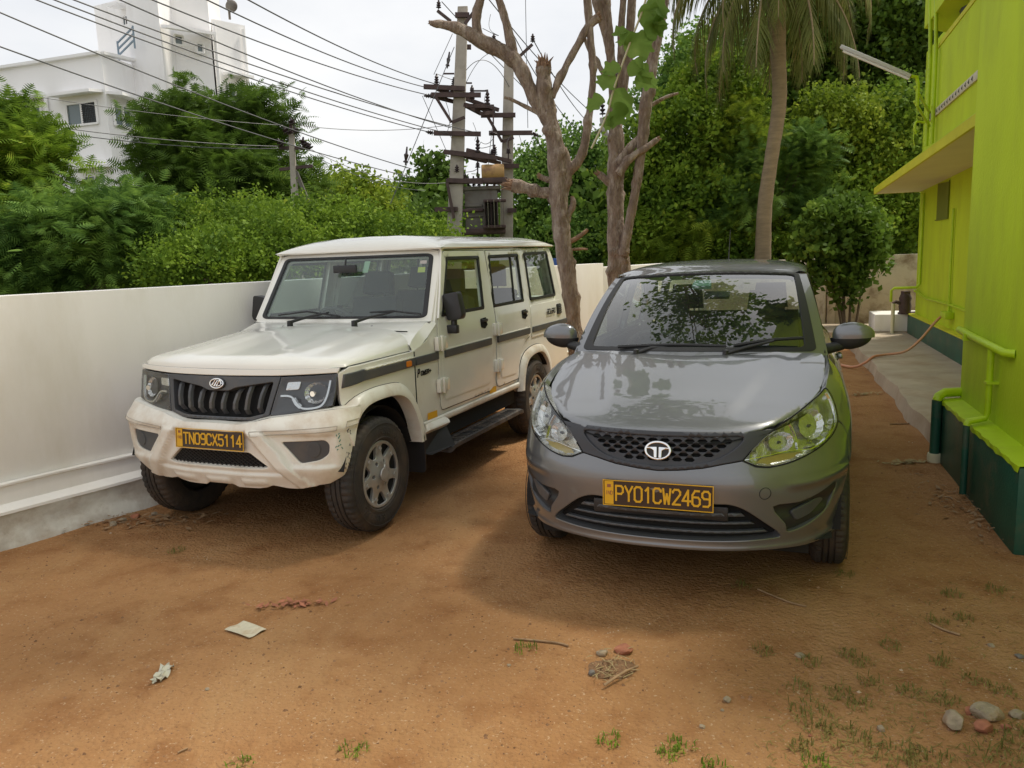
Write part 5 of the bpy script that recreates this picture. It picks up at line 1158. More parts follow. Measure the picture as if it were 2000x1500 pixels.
    for ww in (gw_, gr_):
        b = MB(); patch(b, inset(ww, -.008), GH, .2, [inset(ww, .014)], off=.005, bevel=.003, rim=.01, out=OZ); b.build('window_seal', M['rubber'], gh, smooth=50, fix=False)
        b = MB(); patch(b, ww, GH, .3, off=-.004, bevel=0, rim=0, out=OZ); b.build('window_pane', M['glass_dark'], gh, fix=False)
    # mirror
    def mir(u, v, s=s):
        cu, su, cv, sv = math.cos(u), math.sin(u), math.cos(v), math.sin(v); f = lambda t, e: math.copysign(abs(t)**e, t)
        x = .112*f(cv,.8)*f(cu,.9); y = .062*f(cv,.7)*f(su,.9); z = .078*f(sv,.85)
        x2 = .868 + x; z += .10*(x)*.2; k = 1 - .22*max(0, x/.112)
        return (s*x2, 1.40 + y*(1 if su < 0 else .5), 1.118 + z*k)
    b = MB(); b.grid(mir, [2*math.pi*i/28 for i in range(29)], [-.12 + (math.pi/2+.12)*i/9 for i in range(10)]); mo = b.build('door_mirror', M['greypaint'], car, smooth=60)
    b = MB(); b.grid(lambda u, v: tuple(c*(.985 if i_ == 0 else 1) for i_, c in enumerate(mir(u, v))), [2*math.pi*i/28 for i in range(29)], [-math.pi/2 + (math.pi/2-.12)*i/9 for i in range(10)])
    b.tube([(s*.715,1.34,1.045),(s*.80,1.38,1.062),(s*.84,1.40,1.08)], [.032,.028,.028], 10); b.build('mirror_base', M['black_plastic'], mo, smooth=60)
    b = MB(); patch(b, [(-s*.0+.0,0)] if 0 else rnd([(1.33,1.045),(1.42,1.05),(1.42,1.12),(1.36,1.09)], .01, 2), GH, .05, off=.006, bevel=.002, rim=.005, out=OZ); b.build('corner_cap', M['black_plastic'], gh, fix=False)
    wheel(car, s, .832, .80, .292, .178, .19, 'hatch'); wheel(car, s, .832, 3.27, .292, .178, .19, 'hatch')
# bonnet
hp_ = [(0,.068),(.12,.068),(.25,.078),(.36,.105),(.44,.145),(.497,.195),(.53,.245),(.600,.362),(.655,.50),(.688,.62),(.706,.75),(.715,.924),(.716,1.10),(.70,1.185),(.60,1.150),(.40,1.065),(.20,1.010),(0,.985)]
hp_ = hp_ + [(-x, y) for x, y in reversed(hp_[1:-1])]
def zh2(x, y):
    p = zhood(x, y); 
    # front lip rolls down to the grille
    yl = cr_table([(0,.068),(.25,.078),(.36,.105),(.44,.145),(.497,.195),(.53,.245),(.60,.362)], abs(x)); d = max(0, min(1, (y - yl)/.05))
    return (x, y, p[2] - .012*(1-d)**2)
b = MB(); patch(b, hp_, zh2, .022, off=0, bevel=.004, rim=.02, out=Vector((0,.8,.3))); zhd = b.build('bonnet', M['greypaint'], car, smooth=60, fix=False)
# shut line between bonnet and fender is a real gap; dark tray underneath
b = MB(); patch(b, inset(hp_, -.02), zhood, .1, off=-.03, bevel=0, rim=0, out=Vector((0,.8,.3))); b.build('engine_bay', M['gap'], car, fix=False)
# cowl
b = MB(); 
def zcowl(u, v):
    x = u*.73; a = abs(x)/.7; y0 = .975 + .19*a*a; y1 = 1.045 + .205*a*a; return (x, y0 + (y1-y0)*v, 1.045 - .018*a*a - .030*(1-v)*(1) + .012*v)
b.grid(zcowl, [-1 + i/14 for i in range(29)], [0,.3,.6,1]); cwl = b.build('cowl_panel', M['grey_plastic'], car, smooth=50)
# windscreen
zsc = rnd([(-.665,.03),(.665,.03),(.655,.985),(-.655,.985)], .03, 4)
b = MB(); patch(b, rnd([(-.735,-.02),(.735,-.02),(.722,1.0),(-.722,1.0)], .01, 2), zscreen, .06, [zsc], off=-.002, bevel=.003, rim=.04, out=OZ); fz = b.build('windscreen_frame', M['greypaint'], car, smooth=50, fix=False)
b = MB(); patch(b, inset(zsc, -.012), zscreen, .06, [rnd([(-.618,.055),(.618,.055),(.632,.965),(-.632,.965)], .04, 4)], off=.002, bevel=.002, rim=.012, out=OZ); b.build('windscreen_seal', M['rubber'], fz, smooth=50, fix=False)
b = MB(); patch(b, inset(zsc, .004), zscreen, .045, off=-.006, bevel=0, rim=0, out=OZ); zws = b.build('windscreen', M['screen'], car, smooth=60, fix=False)
b = MB(); patch(b, rnd([(-.07,.80),(.07,.80),(.06,.90),(-.06,.90)], .01, 2), zscreen, .1, off=-.02, bevel=.002, rim=.02, out=OZ); b.build('sensor_box', mat('pale_green_plastic', (.25,.42,.35), .4), zws, fix=False)
b = MB(); patch(b, rnd([(.02,.74),(.20,.74),(.20,.83),(.02,.83)], .01, 2), zscreen, .1, off=-.07, bevel=.002, rim=.015, out=OZ); b.build('rear_view_mirror', M['black_plastic'], zws, fix=False)
# wipers
for pts, bl in (([(-.30,1.02,1.055),(-.22,1.05,1.082),(.05,1.085,1.10)], [(-.42,1.09,1.083),(-.10,1.055,1.100),(.20,1.065,1.092)]), ([(.20,1.02,1.055),(.30,1.06,1.085),(.45,1.115,1.118)], [(.24,1.075,1.095),(.42,1.125,1.120),(.60,1.20,1.125)])):
    b = MB(); b.lathe([(.018,-.02),(.016,.02),(0,.026)], pts[0], n=12); b.tube(pts, [.011,.010,.007], 8); wv = b.build('wiper', M['black_plastic'], car, smooth=50)
    b = MB(); P = smoothpoly(bl, 4, False); b.tube(P, .010, 6); b.build('wiper_blade', M['rubber'], wv, smooth=50)
# roof
def zroof(u, v):
    x = .612 * math.sin(u*math.pi/2); a = abs(x)/.557; yf = 1.722 + .13*a*a; y = yf + (3.52 - yf)*v
    zc_ = cr_table([(1.72,1.492),(1.9,1.523),(2.1,1.547),(2.4,1.560),(2.8,1.552),(3.2,1.52),(3.52,1.48)], y)
    e = cr_table([(1.72,1.468),(1.9,1.474),(2.3,1.482),(2.9,1.472),(3.52,1.40)], y)
    k = max(0, 1 - (abs(x)/.612)**2.6)**.62
    z = e + (zc_ - e)*k
    if v < .12: z = z + (1.492 - .024*a*a - z) * (1 - v/.12)**2 * (1 if abs(x) < .56 else .5)
    return (x, y, z)
b = MB(); b.grid(zroof, [-1 + i/20 for i in range(41)], [0,.015,.03,.06,.09,.12] + [.12 + .88*i/22 for i in range(1,23)]); b.build('roof', M['greypaint'], car, smooth=60)
# antenna, tailgate, rear
b = MB(); b.tube([(0,3.35,1.50),(0,3.42,1.64),(0,3.50,1.79)], [.006,.004,.002], 6); b.build('antenna', M['rubber'], car, smooth=60)
b = MB(); patch(b, [(-.56,1.46),(.56,1.46),(.70,1.03),(.78,.40),(-.78,.40),(-.70,1.03)], lambda x, z: (x, 3.52 + (1.46-z)*.85 if z > 1.03 else 3.885 + (1.03-z)*.1, z), .1, [rnd([(-.50,1.42),(.50,1.42),(.60,1.10),(-.60,1.10)], .03, 3)], off=0, bevel=.01, rim=.04, out=OZ); tz = b.build('tailgate', M['greypaint'], car, smooth=50, fix=False)
b = MB(); patch(b, [(-.52,1.44),(.52,1.44),(.62,1.08),(-.62,1.08)], lambda x, z: (x, 3.52 + (1.46-z)*.85, z), .3, off=-.01, bevel=0, rim=0, out=OZ); b.build('rear_pane', M['glass_side'], tz, fix=False)
b = MB(); b.box((0, 2.0, .25), (1.30, 3.4, .08)); b.box((0,.60,.50), (.95,.75,.40)); b.tube([(-.7,.8,.29),(.7,.8,.29)], .035, 8); b.tube([(-.7,3.27,.29),(.7,3.27,.29)], .045, 8); b.build('chassis', M['underbody'], car)
b = MB(); b.box((0,1.24,.72), (1.40,.04,.60)); b.build('bulkhead', M['interior'], car)
b = MB(); b.box((0,2.6,.36), (1.5,2.6,.03)); b.build('cabin_floor', M['interior'], car)
for s in (1,-1):
    b = MB(); b.box((s*.70,2.5,.70), (.02,2.4,.64)); b.build('door_trim', M['dash'], car)
b = MB(); b.prism([(1.06,1.020),(1.30,1.035),(1.55,1.03),(1.68,.98),(1.70,.75),(1.28,.70)], lambda y, z: (-.68, y, z), (1.36,0,0)); b.build('dashboard', M['dash'], car, bevel=.015)
b = MB(); c = Vector((-.34,1.80,.95)); R_ = Matrix.Rotation(math.radians(-64), 3, 'X'); b.tube([c + R_ @ Vector((.18*math.cos(t*math.pi/16), .18*math.sin(t*math.pi/16), 0)) for t in range(33)], .016, 8, caps=False); b.bar(c, c + R_ @ Vector((.17,0,0)), .04, .02); b.bar(c, c - R_ @ Vector((.17,0,0)), .04, .02); b.lathe([(.05,-.02),(.05,.02),(0,.03)], tuple(c), n=14); b.build('steering_wheel', M['dash'], car, smooth=40)
M['beige_seat'] = mat('dark_green_grey_seat', (.05,.07,.06), .8)
seat(car, -.34, 2.15, .40, .48); seat(car, .34, 2.15, .40, .48); seat(car, 0, 2.95, .42, 1.2, True)
# ================================================================ vegetation
def npmesh(name, V, F, mat_, parent=None, kind=None):
    """V (n,3) float, F (m,3|4) int arrays -> one mesh object, fast"""
    me = bpy.data.meshes.new(name); k = F.shape[1]
    me.vertices.add(len(V)); me.vertices.foreach_set('co', V.astype(np.float32).ravel())
    me.loops.add(F.size); me.loops.foreach_set('vertex_index', F.astype(np.int32).ravel())
    me.polygons.add(len(F)); me.polygons.foreach_set('loop_start', np.arange(0, F.size, k, dtype=np.int32)); me.polygons.foreach_set('loop_total', np.full(len(F), k, np.int32))
    me.materials.append(mat_); me.update(calc_edges=True); o = bpy.data.objects.new(name, me); COL.objects.link(o)
    if parent: o.parent = parent
    if kind: o['kind'] = kind
    return o
def unit(a): return a / (np.linalg.norm(a, axis=-1, keepdims=True) + 1e-9)
def leaves_simple(C, size, N, up=.3):
    """N single diamond leaves at points C"""
    n = len(C); nr = unit(RNG.normal(size=(n,3)) + np.array([0,0,up])); t = unit(np.cross(nr, RNG.normal(size=(n,3)))); b = np.cross(nr, t)
    L = size * RNG.uniform(.6, 1.3, (n,1)); w = L * .34
    V = np.stack([C - t*L*.5, C + b*w - t*L*.05, C + t*L*.5, C - b*w - t*L*.05], 1).reshape(-1,3); F = np.arange(4*n).reshape(-1,4); return V, F
def leaves_frond(C, D, size, pairs=7, lw=.24):
    """feathery pinnate fronds: base C, direction D"""
    n = len(C); D = unit(D); up = np.array([0,0,1.0]); r = unit(np.cross(D, up + RNG.normal(size=(n,3))*.45) + 1e-3); nn = unit(np.cross(r, D)); L = size * RNG.uniform(.7, 1.25, (n,1))
    vs = []
    for i in range(pairs):
        f = (i + .6) / pairs; droop = -.25 * f*f; base = C + D*L*f + up*L*droop; w = L * .42 * math.sin(math.pi * min(1, f*.85 + .18)) 
        for sg in (1, -1):
            tip = base + r*sg*w + D*w*.35 - up*w*.15; a = base - D*L*.5*lw/ (pairs*.35); c = base + D*L*.5*lw/(pairs*.35)
            vs.append(np.stack([a, tip, c], 1))
    V = np.stack(vs, 1).reshape(-1,3); F = np.arange(len(V)).reshape(-1,3); return V, F
def clusters(blobs, per, inner=.55):
    """cluster centres near the surface of a union of ellipsoids (cx,cy,cz,rx,ry,rz)"""
    out = []
    tot = sum((b[3]*b[4]*b[5])**(2/3) for b in blobs)
    for b in blobs:
        k = max(4, int(per * (b[3]*b[4]*b[5])**(2/3) / tot)); d = unit(RNG.normal(size=(k,3))); rad = inner + (1-inner) * RNG.uniform(0,1,(k,1))**.6 + np.where(RNG.uniform(size=(k,1)) < .12, RNG.uniform(.05,.32,(k,1)), 0)
        out.append(np.array(b[:3]) + d * rad * np.array(b[3:6]) * RNG.uniform(.70, 1.18, (k,1)))
    return np.concatenate(out)
def tree(name, label, group, base, blobs, kind, mat_, ncl=260, per=16, size=.3, spread=.32, trunk_r=.14, bark='bark_dark', branches=7, cat='tree', trunk=True, extra_m=None):
    t = thing(name, label, cat, tuple(base), group=group); B = Vector(base); bl = [(b[0]-B.x, b[1]-B.y, b[2]-B.z, *b[3:]) for b in blobs]
    if trunk:
        c = bl[0]; mb = MB(); top = Vector((c[0], c[1], c[2]*.85)); mid = Vector((c[0]*.4 + random.uniform(-.2,.2), c[1]*.4, c[2]*.42))
        mb.tube([(0,0,-.1), tuple(mid*.5), tuple(mid), tuple(top)], [trunk_r*1.2, trunk_r, trunk_r*.8, trunk_r*.3], 8, jag=.05); mb.build('trunk', M[bark], t, smooth=60)
        for k in range(branches):
            b_ = bl[k % len(bl)]; e = Vector((b_[0] + random.uniform(-.5,.5)*b_[3], b_[1] + random.uniform(-.5,.5)*b_[4], b_[2] + random.uniform(-.3,.4)*b_[5])); s_ = mid.lerp(top, random.uniform(0,.6)); m_ = s_.lerp(e, .5) + Vector((0,0,.15))
            mb = MB(); mb.tube([s_, m_, e], [trunk_r*.4, trunk_r*.25, trunk_r*.08], 6); mb.build('branch', M[bark], t, smooth=60)
    cl = clusters(bl, ncl); cen = np.array([np.mean([b[i] for b in bl]) for i in range(3)])
    # each cluster is a spray: leaves strung along a drooping twig
    od_ = unit(cl - cen) + RNG.normal(size=cl.shape)*.55; od_ = unit(od_); ln = RNG.uniform(.6, 2.4, (len(cl),1,1)) * spread
    tt = RNG.uniform(-.6, 1, (len(cl), per, 1)); C = cl[:,None,:] + od_[:,None,:]*ln*tt - np.array([0,0,1.0])*(tt**2)*ln*.35 + RNG.normal(size=(len(cl), per, 3)) * spread * .42
    C = C.reshape(-1,3)
    if kind == 'frond':
        od = unit(np.repeat(cl - cen, per, 0)) ; D = od*.7 + RNG.normal(size=C.shape)*.6; D[:,2] = D[:,2]*.8 + .05; V, F = leaves_frond(C, D, size)
    else: V, F = leaves_simple(C, size, None)
    npmesh('crown', V, F, M[mat_], t)
    return t
def pb(px, py, Y, rx, ry, dy=None):
    """crown ellipsoid measured in the photo: centre pixel, distance, half sizes in pixels"""
    c = at(px, py, Y); k = Y / CAM_F; return (c.x, c.y, c.z, rx*k, dy if dy else max(rx, ry)*k*.9, ry*k)
GL_ = 'trees beyond the left boundary wall'
def T(px, Y): p = at(px, 520, Y); return (p.x, p.y, 0)
tree('tree', 'feathery tree with red seed pods at the far left edge', GL_, T(20,11.5), [pb(0,330,11.5,85,80), pb(50,300,11.5,60,50), pb(10,245,11.8,50,45), pb(50,420,11.2,95,55)], 'frond', 'leafB', 420, 15, .25, .20)
tree('tree', 'big dark feathery tree standing in front of the white building', GL_, T(400,17), [pb(410,330,17,120,85), pb(350,250,17,65,55), pb(480,250,17.2,75,55), pb(320,420,16.5,100,55), pb(500,370,16.5,100,75), pb(420,440,16,160,60)], 'frond', 'leafA', 900, 17, .32, .28)
tree('tree', 'drooping dull green tree low over the wall left of the dark tree', GL_, T(170,10.8), [pb(150,470,10.8,150,75), pb(230,430,11,90,50), pb(60,500,10.6,110,70), pb(200,440,11.2,55,28)], 'frond', 'leafD', 560, 15, .22, .20)
tree('tree', 'bright leafy bush rising over the white wall left of the cream car', GL_, T(420,11.2), [pb(400,505,10.6,140,52), pb(500,480,11.2,120,60), pb(330,450,11.6,90,50), pb(440,430,12,110,45)], 'leaf', 'leafB', 1100, 32, .056, .15)
tree('tree', 'glossy green bush above the roof of the cream car', GL_, T(680,13.5), [pb(640,460,13,150,60), pb(760,470,14,120,45), pb(560,440,13.5,80,50), pb(820,480,15,80,30)], 'leaf', 'leafB', 1050, 30, .070, .18)
tree('tree', 'pale green round tree right of the small power pole', GL_, T(700,20), [pb(690,390,20,75,50), pb(640,420,19,70,60), pb(740,430,19,60,40)], 'leaf', 'leafC', 600, 24, .12, .25)
tree('tree', 'far dark tree left of the transformer poles', GL_, T(845,30), [pb(850,380,30,45,50), pb(810,400,30,35,45), pb(880,420,30,45,40), pb(850,330,30,25,20)], 'leaf', 'leafA', 300, 20, .24, .42)
tree('tree', 'tree filling the gap between the red podded tree and the building', GL_, T(100,14.5), [pb(90,445,14.5,80,30), pb(250,480,14,120,55), pb(20,450,14,100,70)], 'frond', 'leafB', 520, 15, .28, .25)
GR_ = 'trees beyond the back wall'
tree('tree', 'feathery bamboo green tree behind the trimmed trunks', GR_, T(1090,25), [pb(1070,400,25,85,85), pb(1110,310,25,55,55), pb(1150,340,25.5,50,60), pb(1040,330,25.5,38,45), pb(1110,470,24,110,50)], 'leaf', 'leafD', 1100, 26, .13, .30)
tree('tree', 'leafy tree with yellow green tips right of the second trimmed trunk', GR_, T(1330,18.5), [pb(1330,270,19,100,90), pb(1270,330,19,80,80), pb(1400,190,19.5,90,90), pb(1370,400,18.5,120,80), pb(1270,450,18.5,80,60)], 'leaf', 'leafB', 1500, 28, .115, .24)
tree('tree', 'pale feathery tree top behind the coconut palm', GR_, T(1390,27), [pb(1380,130,27,80,60), pb(1460,100,27,90,60), pb(1310,190,27,60,55)], 'leaf', 'leafD', 700, 24, .17, .36)
tree('tree', 'dense dark tree just left of the palm trunk', GR_, T(1430,17.8), [pb(1430,300,19,80,90), pb(1430,420,18.6,100,80), pb(1350,470,18.2,110,50), pb(1540,460,18.8,70,60)], 'frond', 'leafC', 800, 17, .28, .25)
tree('tree', 'feathery young tree draped round the palm trunk', GR_, T(1520,17.4), [pb(1470,350,18.2,60,60), pb(1570,300,18,45,45), pb(1440,400,17.8,70,50), pb(1570,400,18,50,60)], 'frond', 'leafD', 420, 16, .26, .24)
tree('tree', 'tree with bright yellow green sprays right of the palm', GR_, T(1640,19), [pb(1640,230,19,75,50), pb(1600,270,19,60,40), pb(1690,300,19,70,50)], 'leaf', 'leafC', 700, 24, .11, .22)
tree('tree', 'tall very dark tree behind the wall lamp', GR_, T(1720,23), [pb(1700,70,23,150,100), pb(1600,60,23,110,90), pb(1760,200,22.5,90,120), pb(1560,190,23.5,90,110), pb(1760,60,22,80,90)], 'leaf', 'leafA', 1500, 28, .16, .34)
tree('tree', 'dense tree filling the space under the wall lamp', GR_, T(1720,19.5), [pb(1700,340,19.5,110,90), pb(1760,250,19.5,70,90), pb(1640,400,19,100,80), pb(1740,430,19,90,60)], 'leaf', 'leafB', 1200, 26, .12, .25)
tree('tree', 'leafy bush along the wall below the palm', GR_, T(1590,17.9), [pb(1570,480,17.8,70,45), pb(1640,440,17.8,80,50), pb(1440,490,17.6,70,35)], 'leaf', 'leafB', 600, 24, .10, .19)
# the mass behind everything, where single trees cannot be told apart
def mass(name, label, blobs, mat_, n, size, spread):
    cl = clusters(blobs, n, .3); C = (cl[:,None,:] + RNG.normal(size=(len(cl), 14, 3))*spread).reshape(-1,3); V, F = leaves_simple(C, size, None); o = npmesh(name, V, F, M[mat_]); tag(o, label, None, kind='stuff'); return o
mass('woodland', 'dark mass of foliage behind the trees on the right', [pb(1350,420,24,200,110,2.0), pb(1550,330,26,200,190,2.0), pb(1720,300,26,180,230,2.0), pb(1120,470,27,150,60,2.0), pb(1650,100,29,180,120,2.0)], 'leafA', 2600, .34, .55)
mass('woodland', 'dark mass of undergrowth behind the trees on the left', [pb(100,500,19,260,80,1.5), pb(420,480,21,240,70,1.5), pb(700,470,22,200,50,1.5), pb(900,470,24,160,40,1.5)], 'leafA', 1500, .28, .45)
# small shrub by the old wall
sp = Vector((6.25, 14.6, 0)); 
sh = tree('shrub', 'small many stemmed shrub in front of the mouldy old wall', None, sp, [(lambda c: (c.x,c.y,c.z,.72,.55,.50))(at(1640,445,14.5)), (lambda c: (c.x,c.y,c.z,.45,.4,.4))(at(1600,500,14.4)), (lambda c: (c.x,c.y,c.z,.42,.4,.42))(at(1690,480,14.4)), (lambda c: (c.x,c.y,c.z,.35,.3,.35))(at(1655,540,14.4))], 'leaf', 'leafA', 330, 20, .13, .15, cat='shrub', trunk=False)
for px, py, tx, ty, r in ((1655,625,1610,470,.030),(1650,625,1640,450,.034),(1660,625,1660,500,.028),(1648,622,1620,540,.022),(1672,628,1690,470,.026)):
    a = gnd(px, py, 0); a = Vector((sp.x + (px-1655)*.009, sp.y, 0)); e = at(tx, ty, 14.5); b = MB(); b.tube([a - sp, (a.lerp(e,.5) + Vector((.03,0,0))) - sp, e - sp], [r, r*.8, r*.4], 7); b.build('stem', M['bark_dark'], sh, smooth=60)
# ---------------------------------------------------------------- coconut palm
pm = thing('coconut_palm', 'coconut palm with ringed trunk and hanging fronds beyond the back wall', 'palm', tuple(at(1490,500,16.6) * 1.0))
PB = Vector(pm.location); tr = [(1488,560),(1490,500),(1494,400),(1508,300),(1522,200),(1520,110),(1516,0),(1515,-95)]; rr_ = [17,15,13.5,12.5,13,13.5,17,19]
pts = smoothpoly([tuple(at(a, c, 16.6) - PB) for a, c in tr], 5, False); rad = [cr_table([(i*5, rr_[i]*16.6/CAM_F) for i in range(8)], k) * (1.0 + (.045 if k % 2 else 0)) for k in range(len(pts))]
b = MB(); b.tube(pts, rad, 16); b.build('trunk', M['palmbark'], pm, smooth=40)
top = at(1515, -105, 16.6) - PB
def frond(dirx, diry, L, rise, droop, nm='frond', nl=60, llen=.80, par=pm, m='palm'):
    P = []; n = 18; d = Vector((dirx, diry, 0)).normalized(); ang = rise; p = top.copy(); 
    for i in range(n+1):
        P.append(p.copy()); p = p + (d*math.cos(ang) + Vector((0,0,1))*math.sin(ang)) * (L/n); ang -= droop/n
    b = MB(); b.tube(P, [.035*(1 - .85*i/n) + .003 for i in range(n+1)], 5); f = b.build(nm, M['palmbark'], par, smooth=60)
    vs = []; Z = np.array([0,0,1.0])
    for k in range(nl):
        t = .08 + .92*(k+.5)/nl; q = t*n; i = min(n-1, int(q)); a = P[i].lerp(P[i+1], q - i); tan = (P[i+1]-P[i]).normalized(); sd = tan.cross(Vector((0,0,1))); sd = sd.normalized() if sd.length > .05 else Vector((d.y,-d.x,0)); ll = llen * math.sin(math.pi*min(1, .15 + t*.80)) + .12
        for s in (1,-1):
            dd = (sd*s*random.uniform(.35,.7) + tan*random.uniform(.35,.6) - Vector((0,0,1))*random.uniform(.7,1.2)).normalized(); w = .021
            m1 = a + dd*ll*.5 + Vector((0,0,.02)); e = a + dd*ll - Vector((0,0,ll*.15)); vs += [a - tan*w, m1 - tan*w*1.1, m1 + tan*w*1.1, a + tan*w, m1 - tan*w*1.1, e, m1 + tan*w*1.1, m1]
    V = np.array([tuple(v) for v in vs]); F = np.arange(len(V)).reshape(-1,4); npmesh('leaflets', V, F, M[m], f)
for i in range(27):
    a = 2*math.pi*i/27 + random.uniform(-.12,.12); low = i % 3
    frond(math.cos(a), math.sin(a), random.uniform(2.7,3.3), (-.55 if low == 0 else .15 if low == 1 else .75) + random.uniform(-.15,.15), (1.1 if low == 0 else 2.0 if low == 1 else 2.5) + random.uniform(-.2,.2))
p2 = thing('coconut_palm', 'second coconut palm whose frond tips hang into the sky at the top', 'palm', tuple(at(1350,-260,20)))
_pm, _top = pm, top; top = Vector((0,0,0))
b = MB(); b.tube([(-.3,0,-9.6),(0,0,-5),(0,0,.1)], [.2,.16,.18], 12); 
for i in range(11):
    a = 2*math.pi*i/11; frond(math.cos(a), math.sin(a), 3.3, .5, 2.4, par=p2, m='leafA')
# ---------------------------------------------------------------- the two trimmed trees
def limb(par, pts, Y, name='branch', jag=.04, n=12, m='bark', stub=None, base=None, dy=0):
    """pts: (px, py, half width px[, depth offset])"""
    B = Vector(par.location); P = []; R = []
    for i, p in enumerate(pts):
        d = (p[3] if len(p) > 3 else 0) + Y; P.append(tuple(at(p[0], p[1], d) - B)); R.append((p[2]*d/CAM_F,))
    P2 = smoothpoly(P, 14, False); R2 = [r[0]*.78 for r in smoothpoly([(r[0], 0) for r in R], 14, False)]
    R2 = [r * (1 + .05*math.sin(i*.5 + pts[0][0])) for i, r in enumerate(R2)]
    b = MB(); nn = 22; b.tube(P2, R2, nn); so_ = random.uniform(0, 50); vv = []
    for i_, p in enumerate(P2):
        c_ = Vector(p)
        for k in range(nn):
            v = Vector(b.v[i_*nn+k]); d_ = v - c_; q = noise.noise(Vector((k/nn*9, i_*.35 + so_, so_))) ; q2 = noise.noise(v*14 + Vector((so_,0,0))); q3 = noise.noise(v*45)
            knot = max(0, noise.noise(v*5.5 + Vector((0,so_,0))) - .38) * 1.6
            vv.append(tuple(c_ + d_ * (1 + .05*q + .07*q2 + .05*q3 + knot)))
    b.v = vv; o = b.build(name, M[m], par, smooth=80)
    if stub:      # splintered end
        e = Vector(P2[-1]); d = (Vector(P2[-1]) - Vector(P2[-2])).normalized(); r = R2[-1]; b = MB()
        for k in range(22):
            a = 2*math.pi*k/22 + random.uniform(-.2,.2); u = d.cross(Vector((0,0,1)) if abs(d.z) < .9 else Vector((1,0,0))).normalized(); w = d.cross(u); c = e + (u*math.cos(a) + w*math.sin(a))*r*random.uniform(.35,.8)
            L = r * random.uniform(.2, 1.0)**1.3 * stub * 1.3; b.tube([c - d*r*.3, c + d*L*.6 + u*random.uniform(-.2,.2)*r, c + d*L + (u*math.cos(a) + w*math.sin(a))*random.uniform(-.1,.5)*r], [r*.26, r*.16, r*.03], 5)
        b.build('splintered_end', M['woodcut'], o, smooth=50)
    return o
YA = 9.6
tA = thing('trimmed_tree', 'bare pruned tree with a long broken limb reaching left behind the cream car', 'tree', tuple(at(1120,700,YA)))
limb(tA, [(1134,720,24),(1120,640,21),(1112,560,21),(1100,480,21),(1092,400,22),(1088,330,22),(1080,260,19),(1070,220,18)], YA, 'trunk')
limb(tA, [(1075,245,15),(1045,195,15),(1020,140,17),(995,110,18),(950,85,17),(905,60,14),(875,50,11),(840,44,5)], YA, stub=.8)
limb(tA, [(935,78,11),(930,40,11),(938,0,10),(945,-40,10)], YA)
limb(tA, [(1003,110,13),(990,50,10),(975,0,9),(962,-40,9)], YA)
limb(tA, [(1078,240,15),(1068,190,16),(1062,150,17),(1062,132,20)], YA, stub=1.3)
limb(tA, [(1078,190,8),(1100,140,8),(1130,85,9),(1150,50,10),(1168,35,11)], YA, stub=.9)
limb(tA, [(1062,226,6),(1030,210,5),(1000,195,4),(985,190,3)], YA)
limb(tA, [(1095,350,14),(1125,320,12),(1140,290,11),(1150,230,9),(1158,150,8),(1152,60,9),(1145,-20,10)], YA)
limb(tA, [(1090,370,13),(1060,378,12),(1030,368,14),(1000,362,17)], YA, stub=1.5)
limb(tA, [(1098,478,7),(1125,466,6),(1140,455,5),(1148,448,4)], YA, m='woodcut'); limb(tA, [(1098,488,4),(1118,487,3),(1135,486,3),(1148,487,2)], YA, m='woodcut')
limb(tA, [(1088,356,8),(1066,350,7),(1055,345,7)], YA, stub=1.2); limb(tA, [(1098,290,12),(1108,330,12),(1100,380,14)], YA); limb(tA, [(1096,440,10),(1110,418,9),(1119,400,8),(1118,385,5)], YA, stub=.6)
YB = 10.4
tB = thing('trimmed_tree', 'bare pruned tree with several upright limbs and a few broad leaves right of the first', 'tree', tuple(at(1205,640,YB)))
limb(tB, [(1205,660,24),(1205,560,23),(1204,480,22),(1202,400,20),(1203,330,20),(1203,270,19),(1200,210,14)], YB, 'trunk')
limb(tB, [(1200,220,13),(1196,150,11),(1190,80,11),(1182,0,12),(1178,-60,12)], YB)
limb(tB, [(1206,230,9),(1212,130,8),(1213,60,8),(1220,-30,8)], YB)
limb(tB, [(1212,225,11),(1222,140,10),(1232,40,10),(1236,-40,10)], YB)
limb(tB, [(1188,160,6),(1165,120,6),(1150,95,5),(1140,70,4)], YB); limb(tB, [(1193,125,6),(1180,60,8),(1168,10,12),(1160,-40,12)], YB)
limb(tB, [(1218,500,13),(1222,470,12),(1232,420,11),(1245,350,11),(1256,260,13),(1262,200,15),(1278,120,9),(1290,60,8),(1300,0,8),(1305,-50,8)], YB - .15)
limb(tB, [(1258,210,12),(1268,150,9),(1272,80,9),(1278,10,8),(1280,-50,8)], YB - .1)
limb(tB, [(1208,340,10),(1230,310,9),(1260,290,8),(1285,272,6)], YB - .2, stub=1.2); limb(tB, [(1206,320,9),(1230,290,11),(1255,265,9)], YB - .1)
limb(tB, [(1202,365,10),(1185,352,10),(1170,340,8)], YB, stub=1.4); limb(tB, [(1273,205,5),(1300,190,4),(1325,182,3)], YB); limb(tB, [(1222,555,14),(1219,520,16),(1216,495,14)], YB - .05)
limb(tB, [(1216,275,4),(1214,262,3),(1212,250,1)], YB, stub=.8)
